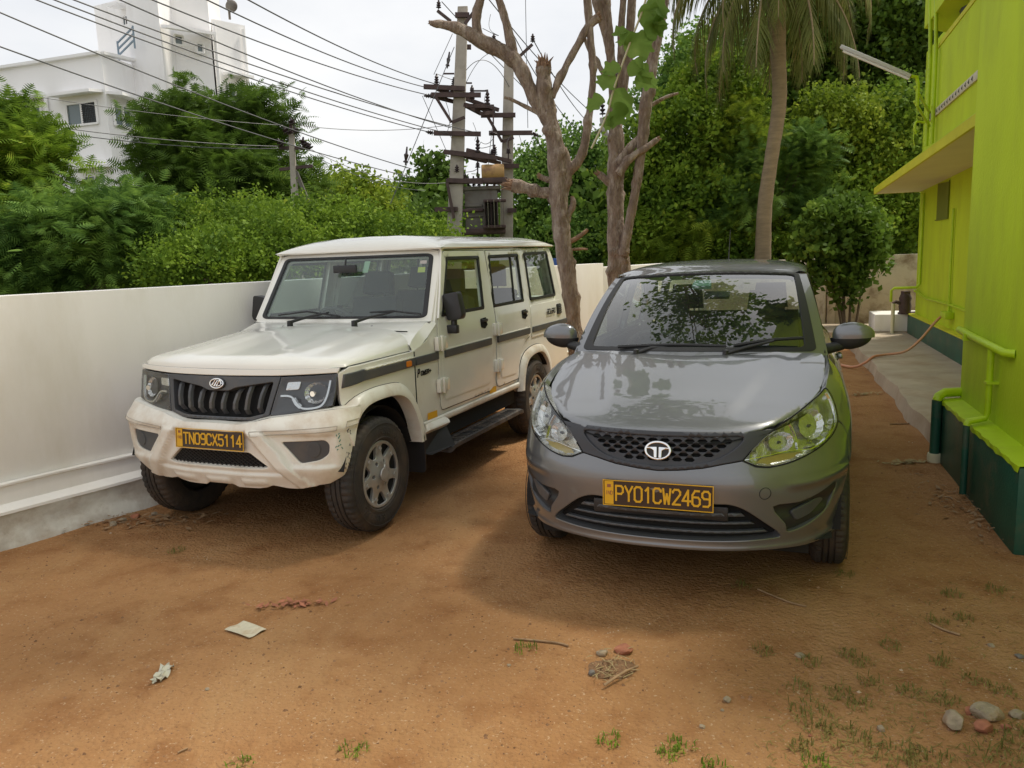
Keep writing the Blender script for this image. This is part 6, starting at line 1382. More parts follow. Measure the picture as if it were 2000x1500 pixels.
# pale young shoot with broad leaves, nearer the camera
YS = 6.8
shoot = thing('leafy_shoot', 'pale shoot with broad lobed leaves hanging in front of the pruned trees', 'branch', tuple(at(1155,290,YS)))
SB = Vector(shoot.location); b = MB(); b.tube(smoothpoly([tuple(at(*p, YS) - SB) for p in ((1155,290),(1185,225),(1200,170),(1232,80),(1255,20),(1275,-50))], 4, False), .009, 7); b.build('stem', mat('pale_shoot_stem', (.50,.45,.30), .7), shoot, smooth=60)
def bigleaf(c, ang, size, tilt, par=shoot, Y=YS):
    C = at(c[0], c[1], Y) - Vector(par.location); s = size * Y / CAM_F; pts = []
    out_ = [(0,-.02),(.18,-.42),(.45,-.35),(.62,-.52),(.85,-.22),(1.05,-.18),(.98,0),(1.05,.2),(.84,.24),(.66,.50),(.44,.36),(.2,.42),(0,.05)]
    out_ = smoothpoly(out_[:-1], 3); out_ = [(x*random.uniform(.97,1.03), y*random.uniform(.94,1.06)) for x, y in out_]
    R = Matrix.Rotation(ang, 3, 'Y') @ Matrix.Rotation(tilt, 3, 'X'); cv_ = random.uniform(.15,.6); ph_ = random.uniform(0,6); vs = [C] + [C + R @ Vector((x*s, -abs(y)*s*cv_ + math.sin(x*7+ph_+y*5)*.07*s + (x*x)*cv_*.5*s, y*s - x*x*.2*s)) for x, y in out_]
    vs += [C + R @ Vector((.5*s, .03*s, 0))]; n = len(out_); c_ = n + 1
    b = MB(); b.add(vs, [(c_, i, i+1) for i in range(1, n)] + [(c_, n, 1)]); b.build('leaf', M['bigleaf'], par, smooth=60, fix=False)
for c, a, s_, t_ in (((1245,30),-.1,50,.5),((1262,5),.3,44,-.4),((1218,90),-.15,56,.35),((1232,62),2.2,30,-.5),((1270,48),.1,34,.9),((1212,128),2.7,34,.4),((1190,225),1.6,26,.5),((1225,130),.35,50,-.5),((1205,165),3.3,38,.3),((1200,175),.9,55,.6),((1215,200),1.9,48,-.6),((1240,150),.2,44,.8),((1178,190),2.4,34,.4),((1255,65),-.6,50,.7),((1225,60),2.9,26,.6),((1250,110),1.4,30,.9)): bigleaf(c, a, s_, t_)
# overhanging canopy of the same trees, above the frame: seen in the windscreen and bonnet of the grey car
ov = thing('overhanging_branches', 'leafy boughs overhanging the grey car from the pruned trees above the frame', 'branch', (2.2, 8.0, 6.0))
random.seed(21)
tips = []
for k in range(46):
    a = random.uniform(0, 2*math.pi); r_ = random.uniform(.5, 2.2); st = Vector((-.6, 2.2, random.uniform(0,.8))); e = Vector((random.uniform(-2.7,.9), random.uniform(-3.3,1.5), random.uniform(-.1,1.4)))
    if k % 5 == 0 or not tips: s_ = st
    else: s_ = random.choice(tips)
    m_ = s_.lerp(e, .5) + Vector((random.uniform(-.2,.2), random.uniform(-.2,.2), .25)); b = MB(); r0 = .045 if s_ is st else .020
    P = smoothpoly([tuple(s_), tuple(m_), tuple(e)], 5, False); b.tube(P, [r0*(1 - .7*i/(len(P)-1)) for i in range(len(P))], 6); b.build('bough', M['bark'], ov, smooth=60); tips.append(Vector(P[len(P)//2])); tips.append(e)
C = []
for e in tips:
    for j in range(32): C.append(tuple(e + Vector((random.gauss(0,.28), random.gauss(0,.28), random.gauss(0,.16)))))
for j in range(420): C.append((3.02 - 2.2 + random.gauss(0,.20), 5.5 - 8.0 + random.gauss(0,.20), 4.4 - 6.0 + random.gauss(0,.24)))  # dense unseen leaf clump added to block the sun's mirror image in the windscreen
b = MB(); P = smoothpoly([(-.3,-.9,.5),(.3,-1.8,-.6),(.75,-2.5,-1.5),(.9,-2.6,-1.9)], 5, False); b.tube(P, [.018*(1-.8*i/(len(P)-1)) for i in range(len(P))], 6); b.build('bough', M['bark'], ov, smooth=60)  # bough added to carry the sun-blocking clump
C = np.array(C); V, F = leaves_simple(C, .24, None, 1.0); npmesh('leaves', V, F, M['leafB'], ov, 'stuff')
# ================================================================ power poles, transformer, wires
def pole(name, label, pts, Y, w0, w1, square=True):
    t = thing(name, label, 'power pole', tuple(at(pts[-1][0], pts[-1][1], Y))); B = Vector(t.location)
    a = at(*pts[0], Y) - B; c = at(*pts[1], Y) - B; d = (c - a); foot = c + d * ((-(c + B).z) / d.z) if False else c + d.normalized() * 3.0
    b = MB(); vs = []
    for p, w in ((foot, w0*1.2), (c, w0), (a, w1)):
        for x, y in ((-1,-.8),(1,-.8),(1,.8),(-1,.8)): vs.append(p + Vector((x*w/2, y*w/2, 0)))
    b.add(vs, [(3,2,1,0),(8,9,10,11)] + [(i*4+k, i*4+(k+1)%4, (i+1)*4+(k+1)%4, (i+1)*4+k) for i in range(2) for k in range(4)]); b.build('pole_shaft', M['concrete_pole'], t, bevel=.012); return t, B
YP = 16.0; K = YP / CAM_F
p1_, B1 = pole('power_pole', 'thick concrete pole left of the transformer', [(904,14),(888,455)], YP, .30, .19)
p2_, B2 = pole('power_pole', 'concrete pole right of the transformer behind the broken limb', [(994,118),(989,458)], YP + .6, .27, .19)
def A1(x, y, d=0): return at(x, y, YP + d)
def Z4(X, Y, d=0): return at(700 + X*.3467, Y*.3467, YP + d)
def beam(par, name, a, c, w=.07, h=.09, m='rust'):
    B = Vector(par.location); b = MB(); b.bar(a - B, c - B, w, h); return b.build(name, M[m], par)
def insulator(par, base, d, L=.30, r=.055, n=4, par_loc=None):
    B = Vector(par.location); a = base - B; d = d.normalized(); b = MB(); u = d.cross(Vector((.3,1,.2))).normalized(); w = d.cross(u); prof = [(0,0),(.014,0),(.014,L*.12)]
    for k in range(n): z = L*(.15 + .75*k/n); prof += [(r*(1-.1*k), z), (r*(1-.1*k), z + L*.05), (.022, z + L*.12)]
    prof += [(.014, L), (0, L)]; vs = []; q = 12; fs = []
    for k in range(q):
        t = 2*math.pi*k/q
        for rr, h in prof: vs.append(a + d*h + (u*math.cos(t) + w*math.sin(t))*rr)
    m = len(prof); fs = [(k*m+i, ((k+1)%q)*m+i, ((k+1)%q)*m+i+1, k*m+i+1) for k in range(q) for i in range(m-1)]
    b.add(vs, fs); return b.build('insulator', M['insul'], par, smooth=40)
arms = [((368,488),(600,500)),((410,535),(690,535)),((425,750),(690,755)),((480,855),(780,890)),((500,1015),(700,1025)),((430,1180),(560,1178)),((545,85),(625,85))]
for a, c in arms: beam(p1_, 'cross_arm', Z4(*a, -.14), Z4(*c, -.14), .07, .085)
for a, c in (((690,650),(885,648)),((735,750),(980,748)),((840,1185),(890,1185)),((600,265),(635,265)),((810,935),(905,935))): beam(p2_, 'cross_arm', Z4(*a, .45), Z4(*c, .45), .07, .085)
for a, c in (((435,545),(525,690)),((525,690),(600,660)),((500,1030),(540,1240)),((445,60),(520,120)),((655,60),(600,135))): beam(p1_, 'brace', Z4(*a, -.2), Z4(*c, -.2), .045, .055)
for a, c in (((730,660),(810,800)),((810,800),(875,775)),((900,325),(980,250))): beam(p2_, 'brace', Z4(*a, .4), Z4(*c, .4), .045, .055)
# frame beams bridging the two poles
fr_ = thing('switch_frame', 'rusty steel switch frame bridging the two transformer poles', 'steel frame', tuple(Z4(650,700)))
for a, c in (((440,500),(790,620)),((410,540),(760,630)),((520,520),(720,600)),((595,590),(690,640)),((690,640),(765,632)),((590,870),(800,920)),((610,845),(860,910)),((530,1015),(870,1035)),((600,880),(720,910)),((600,595),(760,600)),((560,1000),(600,1000))): beam(fr_, 'beam', Z4(*a, -.1), Z4(*c, .45), .05, .07)
for a, c in (((760,600),(760,910)),((672,870),(672,1010)),((845,790),(845,900)),((480,415),(540,415)),((600,468),(640,468)),((650,512),(725,512)),((560,950),(560,1000)),((600,975),(610,1010))): beam(fr_, 'rod', Z4(*a, .1), Z4(*c, .1), .028, .028)
ins = [((440,490),(440,415)),((537,490),(537,435)),((640,570),(640,480)),((727,600),(727,505)),((640,545),(640,480)),((672,870),(672,770)),((768,880),(768,815)),((753,880),(753,840)),((845,870),(845,830)),((672,950),(672,910)),((590,1010),(590,975))]
for a, c in ins: P = Z4(*a, .0); insulator(fr_, P, Z4(*c, .0) - P, (Z4(*c, 0) - P).length, .055, 4)
for a, c, pp in (((452,50),(452,0),p1_),((982,240),(982,190),p2_),((763,240),(763,195),p2_),((415,540),(395,540),p1_),((425,750),(398,745),p1_),((735,750),(760,752),p2_),((975,748),(990,755),p2_),((555,975),(555,940),p1_)):
    P = Z4(*a, -.1); insulator(pp, P, Z4(*c, -.1) - P, max(.16, (Z4(*c, -.1) - P).length), .05, 3)
insulator(p1_, Z4(265,930,-.5), Z4(268,895,-.5) - Z4(265,930,-.5), .34, .05, 2); insulator(p1_, Z4(500,385,-.3), Z4(505,350,-.3) - Z4(500,385,-.3), .3, .04, 2)
random.seed(31)
for (xa, ya), (xb, yb), q in (((440,415),(540,440),.12),((640,480),(727,505),-.10),((727,505),(765,600),-.12),((672,770),(600,905),.10),((768,815),(690,800),-.14),((480,540),(500,745),.08),((540,660),(505,860),.10),((515,760),(560,940),.08),((600,970),(672,905),.10),((845,830),(860,760),-.06),((905,760),(880,850),.08),((560,960),(500,1010),.06),((745,80),(790,200),-.10),((790,200),(700,160),.08),((645,690),(655,790),.05)):
    a_, c_ = Z4(xa, ya, -.05), Z4(xb, yb, .1); n_ = [a_.lerp(c_, i/10) + Vector((q*math.sin(i/10*math.pi), 0, -abs(q)*.6*math.sin(i/10*math.pi))) - Vector(fr_.location) for i in range(11)]
    b = MB(); b.tube(n_, .006, 4, caps=False); b.build('jumper_wire', M['wire'], fr_, smooth=60)
# transformer
tf = thing('transformer', 'weathered grey transformer slung between the two concrete poles', 'transformer', tuple(Z4(690,1300))); BT = Vector(tf.location)
def tbox(name, x0, y0, x1, y1, d0, d1, m, bev=.012):
    a = Z4(x0, y0, 0) - BT; c = Z4(x1, y1, 0) - BT; b = MB(); b.box(((a.x+c.x)/2, (d0+d1)/2, (a.z+c.z)/2), (abs(c.x-a.x), d1-d0, abs(c.z-a.z))); return b.build(name, m, tf, bevel=bev)
tbox('tank', 595, 1065, 790, 1300, 0, .75, M['transf']); tbox('tank_lid', 588, 1052, 800, 1066, -.04, .8, M['transf'])
tbox('tank_rib', 597, 1155, 700, 1165, -.035, 0, M['transf']); tbox('tank_rib', 597, 1215, 700, 1222, -.035, 0, M['transf']); tbox('skid', 570, 1290, 830, 1312, -.1, .7, M['rust'])
for k in range(7): tbox('radiator_fin', 712 + k*17, 1130, 720 + k*17, 1285, -.28, .0, M['transf2'] if k % 2 else M['rust'], .006)
tbox('radiator_header', 705, 1128, 832, 1140, -.24, -.02, M['rust']); tbox('radiator_header', 705, 1272, 832, 1286, -.24, -.02, M['rust'])
c = Z4(758, 972) - BT; b = MB(); rx = 62*.3467*K; b.lathe([(0,-rx),(.125,-rx),(.14,-rx*.94),(.145,-rx*.5),(.138,0),(.145,rx*.5),(.14,rx*.94),(.125,rx),(0,rx)], (c.x, 0, c.z), 'x', 24); 
b.v = [(x, y*1.0, (z - c.z)*1.12 + c.z) for x, y, z in b.v]; b.build('oil_drum', M['drum'], tf, smooth=40)
for x in (735, 775): beam(tf, 'drum_support', Z4(x, 1010), Z4(x-15, 1060), .04, .05)
for x in (620, 650, 680): P = Z4(x, 1055, .2); insulator(tf, P, Vector((0,0,1)), .22, .045, 3)
tbox('steel_channel', 495, 1012, 840, 1030, -.12, -.04, M['rust']); tbox('steel_channel', 585, 1178, 705, 1192, -.08, -.0, M['rust'])
# distant pole on the left
YQ = 14.8
p3_, B3 = pole('power_pole', 'slim concrete pole above the bushes in front of the building', [(569,262),(579,440)], YQ, .125, .09)
def Q(x, y, d=0): return at(x, y, YQ + d)
beam(p3_, 'cross_arm', Q(546,331), Q(611,324), .05, .055); beam(p3_, 'cross_arm', Q(545,289), Q(600,289), .045, .055); beam(p3_, 'cross_arm', Q(555,262), Q(583,258), .04, .04); beam(p3_, 'pole_top', Q(569,270), Q(568,238), .05, .05); beam(p3_, 'brace', Q(578,335), Q(612,418), .07, .06, 'transf')
for x, y in ((552,285),(562,262),(578,262),(590,284),(601,290),(606,292),(573,245)): insulator(p3_, Q(x, y, -.1), Vector((random.uniform(-.5,.5),0,.8)), .15, .075, 2)
p4_, B4 = pole('power_pole', 'distant pole just left of the second trimmed tree', [(1177,230),(1190,330)], 26.0, .24, .18)
beam(p4_, 'cross_arm', at(1155,262,26), at(1195,248,26), .1, .1); beam(p4_, 'cross_arm', at(1160,288,26), at(1196,272,26), .1, .1); insulator(p4_, at(1177,228,26), Vector((0,0,1)), .5, .10, 3)
# ---------------------------------------------------------------- wires
GW = 'power lines crossing the sky'
def wire(label, a, c, sag=.12, r=.010, mid=None):
    a = Vector(a); c = Vector(c); P = []
    for i in range(17): t = i/16; p = a.lerp(c, t); p.z -= sag*4*t*(1-t); P.append(p - a)
    b = MB(); b.tube(P, r, 5, caps=False); o = b.build('power_line', M['wire'], smooth=60); o.location = a; tag(o, label, 'power line', GW); return o
wd = [('power line running to the top left, uppermost of those reaching the main pole', (440,-25,9), Z4(440,475,-.1)), ('power line second from the top, ending at the left end of the upper cross arm', (360,-22,9), Z4(370,490,-.1)),
 ('power line third from the top, ending just under the upper cross arm', (240,-24,9), Z4(412,540,-.1)), ('power line fourth from the top, passing the white tower to the middle cross arm', (190,-20,9), Z4(520,720,-.1)),
 ('power line fifth from the top, ending on the insulator beside the middle cross arm', (100,-17,9), Z4(640,742,-.1)), ('power line sixth from the top, lower of a close pair over the white tower', (50,-22,9), Z4(520,757,-.1)),
 ('power line seventh from the top, ending at the left tip of the middle cross arm', (20,-20,9), Z4(400,745,-.1)), ('power line crossing the building roof edge, well below the close group', (-20,16,9), Z4(300,952,-.3)),
 ('power line crossing the lower storey windows of the building', (-20,84,9), (800,345,17))]
for l, a, c in wd: wire(l, at(*a), at(*c) if isinstance(c, tuple) else c, .10, .009)
wire('thin wire passing below the first floor windows to the slim pole', at(-20,174,12), Q(553,245), .06, .005); wire('upper of two thin cables strung low across the big dark tree', at(-20,229,12), Q(550,286), .08, .007); wire('lower of two thin cables strung low across the big dark tree', at(-20,236,12), Q(548,290), .12, .007)
wire('wire from the slim pole to the main pole, upper', Q(585,245), Z4(540,700,.2), .1, .006); wire('wire from the slim pole to the main pole, lower', Q(608,292), Z4(490,1030,.2), .2, .006); wire('slack wire from the slim pole towards the far dark tree', Q(604,300), at(830,372,20), .15, .006)
wire('stay wire with an egg insulator slanting down left from the main pole', Z4(540,265,-.3), at(762,400,15), .0, .008)
wire('thin drop wire down the left side of the main pole', Z4(360,540,-.2), Z4(500,860,-.1), .0, .006); wire('loop wire curving left above the upper cross arm', Z4(530,190,-.2), Z4(425,420,-.2), -.0, .006)
wire('line from the top frame going right behind the broken limb', at(940,-20,13), at(1150,215,20), .1, .009); wire('line going right from the top of the second pole', Z4(985,225,.4), at(1180,262,26), .3, .010); wire('line going right, lower of the pair behind the pruned tree', Z4(870,190,.4), at(1182,285,26), .5, .010)
wire('wire going right from the middle arm of the second pole', Z4(985,755,.4), at(1075,300,22), .1, .009); wire('long wire falling from the first pole behind the trunk', Z4(470,10,0), at(1150,290,24), .1, .009); wire('wire hanging in a curve between the two poles', Z4(600,405,0), Z4(850,490,.5), -.35, .007); wire('jumper wire looping over the switch frame', Z4(605,470,0), Z4(740,300,.3), -.1, .006)
wire('jumper wire from the frame to the cross arm', Z4(690,800,0), Z4(765,770,.1), .08, .006); wire('thin wire from the oil drum up to the frame', Z4(730,950,0), Z4(770,600,.2), -.05, .006); wire('hair thin vertical wire far off right of the second pole', at(1026,-20,30), at(1031,250,30), .0, .012)
# ================================================================ white building at the left
bl_ = thing('apartment_building', 'tall white plastered building with small grilled windows beyond the trees', 'building', tuple(at(250, 500, 34).xy) + (0,)); BB = Vector(bl_.location)
def block(name, corners, ztop_px, z0=0, m='whitebld', h=None):
    """corners: [(px, Y)...] seen left to right; closed behind. ztop from the pixel of the first corner"""
    P = []
    for px, Y, _py in corners: p = at(px, 500, Y); P.append(Vector((p.x, p.y, 0)))
    zt_ = h; n = len(P); b = MB(); V = [p + Vector((0,0,z0)) - BB for p in P] + [p + Vector((0,0,zt_)) - BB for p in P]
    b.add(V, [tuple(range(n-1,-1,-1)), tuple(range(n, 2*n))] + [(i, (i+1)%n, (i+1)%n+n, i+n) for i in range(n)]); o = b.build(name, M[m], bl_)
    return o, P, zt_
def hz(px, py, Y): return at(px, py, Y).z
# main volumes. x positions follow the vertical edges of the photo at horizon height
def ex(px_top, py_top, Y): return at(px_top, py_top, Y)
def vol(name, pts, h, z0=0, m='whitebld'):
    n = len(pts); b = MB(); V = [Vector((p[0], p[1], z0)) - BB for p in pts] + [Vector((p[0], p[1], h)) - BB for p in pts]
    b.add(V, [tuple(range(n-1,-1,-1)), tuple(range(n, 2*n))] + [(i, (i+1)%n, (i+1)%n+n, i+n) for i in range(n)]); return b.build(name, M[m], bl_)
back = lambda p, d: ((p.x)*(1 + d/p.y) - .35, p.y + d)
c0 = ex(197,105,30); hA = c0.z; cL = c0 + Vector((-13, 4.5, 0)); c1 = ex(282,125,32.5)
vol('wing', [(c0.x,c0.y),(c1.x,c1.y),back(c1,5),(cL.x,cL.y+8),(cL.x,cL.y)], hA)
t0 = ex(250,60,31.8); t1 = ex(313,60,31.0); t2 = ex(408,35,32.2); t3 = ex(478,50,33.5)
hT = 15.5
vol('stair_tower', [(t0.x,t0.y),(t1.x,t1.y),(t1.x+.6,t1.y+5),(t0.x+.6,t0.y+5)], hT)
vol('main_block', [(t1.x+.02,t1.y+.9),(t2.x,t2.y),back(t2,6),(t1.x-2.4,t1.y+7)], hz(405,-12,32.2))
vol('main_block', [(t2.x-.02,t2.y+.25),(t3.x,t3.y),back(t3,5),(t2.x-2.2,t2.y+6)], hz(478,50,33.5))
l0 = ex(183,12,33.5); l1 = ex(253,10,32.6); vol('upper_room', [(l0.x,l0.y),(l1.x,l1.y),(l1.x+.5,l1.y+4),(l0.x,l0.y+4)], hz(183,12,33.5), hA-.5)
def facepoint(a, c, t, z, o=-.03): 
    d = Vector((c.x-a.x, c.y-a.y, 0)); n = Vector((d.y, -d.x, 0)).normalized(); p = Vector((a.x, a.y, 0)) + d*t + n*(-o); return Vector((p.x, p.y, z)) - BB
def bwin(a, c, t0_, t1_, z0, z1, shade=True, grille=False, sash=2):
    fr = MB(); P = lambda t, z, o=.03: facepoint(a, c, t, z, -o)
    fr.add([P(t0_,z0,.02),P(t1_,z0,.02),P(t1_,z1,.02),P(t0_,z1,.02)], [(0,1,2,3)]); w = fr.build('window', M['winglass'], bl_, fix=False)
    f = MB()
    for q in range(sash+1): t = t0_ + (t1_-t0_)*q/sash; f.bar(P(t,z0,.05), P(t,z1,.05), .07, .07)
    f.bar(P(t0_,z0,.05), P(t1_,z0,.05), .07, .07); f.bar(P(t0_,z1,.05), P(t1_,z1,.05), .07, .07); f.build('window_frame', M['whitebld'], w)
    if grille:
        g_ = MB(); 
        for q in range(1, 9): g_.bar(P(t0_+(t1_-t0_)*(.5+q/18),z0,.07), P(t0_+(t1_-t0_)*(.5+q/18),z1,.07), .02, .02)
        for q in range(1, 10): z = z0+(z1-z0)*q/10; g_.bar(P((t0_+t1_)/2,z,.07), P(t1_,z,.07), .02, .02)
        g_.build('window_grille', M['rubber'], w)
    if shade:
        s_ = MB(); ex_ = (t1_-t0_)*.25; a0, a1 = t0_-ex_, t1_+ex_; zt_ = z1 + .28
        s_.add([P(a0,zt_,0),P(a1,zt_,0),P(a1,zt_+.10,0),P(a0,zt_+.10,0),P(a0,zt_-.08,.65),P(a1,zt_-.08,.65),P(a1,zt_+.02,.65),P(a0,zt_+.02,.65)], [(0,1,5,4),(3,7,6,2),(4,5,6,7),(0,4,7,3),(1,2,6,5)]); s_.build('sunshade', M['whitebld'], bl_)
zw = lambda px, py, Y: at(px, py, Y).z
bwin(cL, c0, .865, .968, zw(165,250,31), zw(165,208,31), grille=True); bwin(cL, c0, .70, .775, zw(85,250,32), zw(85,218,32)); bwin(c0, c1, .12, .52, zw(250,250,31), zw(250,208,31)); bwin(cL, c0, .90, .975, zw(175,365,31), zw(175,348,31))
bwin(t1, t2, .25, .42, zw(347,90,31.5), zw(347,72,31.5), False, sash=1); bwin(t1, t2, .68, .82, zw(387,102,31.8), zw(387,84,31.8), False, sash=1)
s_ = MB(); P = lambda t, z, o: facepoint(t1, t2, t, z, -o); z_ = zw(330,60,31.4); s_.add([P(.02,z_,.0),P(.98,z_,.0),P(.98,z_-.15,.7),P(.02,z_-.15,.7),P(.02,z_+.12,.0),P(.98,z_+.12,.0),P(.98,z_-.05,.7),P(.02,z_-.05,.7)], [(0,1,2,3),(4,5,6,7),(3,2,6,7),(0,3,7,4),(1,2,6,5)]); s_.build('sunshade', M['whitebld'], bl_)
bwin(t2, t3, .35, .75, zw(448,200,33), zw(448,166,33)); bwin(l0, l1, .80, .99, zw(247,52,32.8), zw(247,33,32.8), grille=True)
for nm, pts, m in (('drain_pipe', [facepoint(cL,c0,.80,z,-.10) for z in (hA-1.2, 2)], 'whitebld'), ('drain_pipe', [facepoint(t2,t3,.08,z,-.1) for z in (hz(478,50,33.5)-.2, 3)], 'whitebld'), ('drain_pipe', [facepoint(t2,t3,.90,z,-.1) for z in (hz(478,50,33.5)-.2, 3)], 'whitebld')):
    b = MB(); b.tube(pts, .07, 8); b.build(nm, M[m], bl_, smooth=60)
b = MB(); b.bar(c0 - BB + Vector((0,0,.03)), cL - BB + Vector((0,0,.03)), .3, .10); b.bar(c0 - BB + Vector((0,0,.03)), c1 - BB + Vector((0,0,.03)), .3, .10); b.build('parapet_coping', M['whitebld'], bl_)
b = MB(); M['bluerail'] = mat('blue_grey_railing', (.20,.27,.33), .5); R0 = at(232,108,31.4) - BB; R1 = at(262,78,31.2) - BB
for k in range(3): b.bar(R0 + Vector((0,0,.22*k)), R1 + Vector((0,0,.22*k)), .05, .05)
b.bar(R0 - Vector((0,0,.3)), R0 + Vector((0,0,.5)), .05, .05); b.bar(R1 - Vector((0,0,.3)), R1 + Vector((0,0,.5)), .05, .05); b.build('stair_railing', M['bluerail'], bl_)
b = MB(); q = at(449,38,33.5) - BB; b.tube([q, q + Vector((0,0,.8))], .05, 8); b.lathe([(0,-.05),(.18,-.03),(.24,.04),(.20,.0),(0,-.02)], tuple(q + Vector((.16,-.2,.45))), 'y', 20); b.build('dish_antenna', M['transf'], bl_, smooth=50)
# parked blue-marked panel glimpsed beyond the wall
b = MB(); q = at(1098,517,17); b.box((0,0,0), (.42,.05,.28)); o = b.build('sign_board', M['blue'], bevel=.01); o.location = q; tag(o, 'small blue board glimpsed beyond the wall behind the cream car', 'sign')
# ================================================================ things lying on the ground
def G(px, py, z=0): p = gnd(px, py); return Vector((p.x, p.y, gheight(p.x, p.y) - .006 + z))
def stone(label, px, py, w, m='stone', flat=.6, group=None, seed=0, z=0, dep=None):
    rr = random.Random(seed or int(px*7+py)); P = G(px, py); k = P.y / CAM_F * math.sqrt(1 + .3); r = w * k / 2
    bm = bmesh.new(); bmesh.ops.create_icosphere(bm, subdivisions=3, radius=1)
    ax = [Vector((rr.gauss(0,1), rr.gauss(0,1), rr.gauss(0,1))).normalized() for _ in range(16)]; dd = [rr.uniform(.55,.88) for _ in ax]
    for v in bm.verts:
        c = v.co.copy()
        for a, d in zip(ax, dd):
            t = c.dot(a)
            if t > d: c -= a * (t - d) * .9
        v.co = Vector((c.x*r, c.y*r*(dep or .85), c.z*r*flat)) * (1 + rr.uniform(-.02,.02))
    me = bpy.data.meshes.new('stone'); bm.to_mesh(me); bm.free(); me.materials.append(M[m]); me.polygons.foreach_set('use_smooth', [True]*len(me.polygons)); me.set_sharp_from_angle(angle=.5)
    o = bpy.data.objects.new('stone', me); COL.objects.link(o); o.location = P + Vector((0,0,r*flat*.45 + z)); o.rotation_euler = (0,0,rr.uniform(0,6)); tag(o, label, 'stone', group); return o
def bit(px, py, w, m='stone', label=None): return stone(label, px, py, w, m, .6)
for d in (('pale round rock at the left of the pile in the lower right corner',1862,1418,52,'stone',.8),('flat mossy rock at the back of the pile in the lower right corner',1928,1402,66,'stone',.55),('reddish brick lump in front of the mossy rock',1922,1428,40,'brickbit',.7),
          ('small brown stone wedged between the two biggest rocks',1893,1392,24,'brickbit',.8),('pale stone at the right edge beside the rock pile',1985,1402,34,'stone',.5),('white pebble lying in dry grass left of the rock pile',1721,1422,20,'stone',.8),('grey pebble in a small hollow of the bare earth',1420,1365,18,'stone',.8),('tiny white chip beside the pebble in the hollow',1411,1382,9,'stone',.6),
          ('tan pebble below the pebble in the hollow',1371,1412,15,'stone',.6),('half buried red brick by the twig filled hole',1218,1268,42,'brickbit',.45),('grey stone at the back left rim of the twig hole',1178,1274,26,'stone',.5),('dark stone at the front left rim of the twig hole',1157,1312,18,'transf',.7),
          ('broken whitish slab chip near the weeds',1562,1278,24,'stone',.3),('lone white pebble on the left part of the yard',405,1348,9,'stone',.7),('white pebble near the centre of the yard',994,1297,9,'stone',.7),('pale stone between weeds at the right edge',1936,1262,16,'stone',.5),('dark clod at the far right edge of the yard',1992,1284,22,'transf',.4),('brown clod in dry grass above the bottom edge',1582,1432,9,'brickbit',.8),('reddish stone right of the pile by the frame edge',1965,1425,22,'brickbit',.6),
          ('whitish rubble lump under the wall left of the tyre',222,1026,22,'stone',.5),('second whitish rubble lump under the wall',240,1018,18,'stone',.5),('pinkish rubble lump under the wall beside the tyre',265,1012,22,'brickbit',.5),('small pale rubble chip nearest the front tyre of the cream car',302,1006,16,'stone',.5)): stone(d[0], d[1], d[2], d[3], d[4], d[5])
# scattered grit, too many and too small to count
rr = random.Random(5); vs = []; fs = []
for k in range(11000):
    y = 1.7 + 10*rr.random()**1.6; x = rr.uniform(-.72, .72)*y + .1
    if (Vector((x,y,0)) - W0).dot(WN) > -.02 or (Vector((x,y,0)) - G0).dot(GN) > -.05: continue
    s = rr.choice((.0022,.003,.003,.004,.0055,.009 if rr.random() < .25 else .004)); z = gheight(x,y) - .006; n = len(vs); a = rr.uniform(0,6)
    for q in range(4): vs.append((x + s*math.cos(a+q*1.57)*rr.uniform(.7,1.3), y + s*math.sin(a+q*1.57)*rr.uniform(.7,1.3), z))
    vs.append((x, y, z + s*.8)); fs += [(n+i, n+(i+1)%4, n+4) for i in range(4)]
M['grit'] = leafmat('mixed_grit', (.13,.065,.035), (.38,.22,.12), (.58,.48,.36), 0, .9)
b = MB(); b.add(vs, fs); tag(b.build('grit', M['grit'], fix=False), 'loose grit and tiny stones scattered over the earth', kind='stuff')
# grass tufts
def tuft(label, px, py, n, h, spread, m='drygreen', cat='grass tuft', seed=1, group='grass tufts in the yard'):
    rr = random.Random(seed + int(px)); P = G(px, py); vs = []; fs = []
    for k in range(n):
        a = rr.uniform(0, 2*math.pi); d = spread*math.sqrt(rr.random()); c = Vector((math.cos(a)*d, math.sin(a)*d, 0)); L = h*rr.uniform(.5,1.3); az = rr.uniform(0,6.28); lean = rr.uniform(.5,1.9); w = .0022
        dr = Vector((math.cos(az), math.sin(az), 0)); s_ = Vector((-dr.y, dr.x, 0))*w; m1 = c + dr*L*.35*lean*.7 + Vector((0,0,L*.6/max(.6,lean))); e = c + dr*L*.9*lean*.7 + Vector((0,0,L*.75/max(.5,lean*1.3))); q = len(vs)
        vs += [c - s_, c + s_, m1 + s_*.8, m1 - s_*.8, e]; fs += [(q, q+1, q+2, q+3), (q+3, q+2, q+4)]
    b = MB(); b.add(vs, fs); o = b.build('grass_tuft', M[m], fix=False); o.location = P; tag(o, label, cat, group); return o
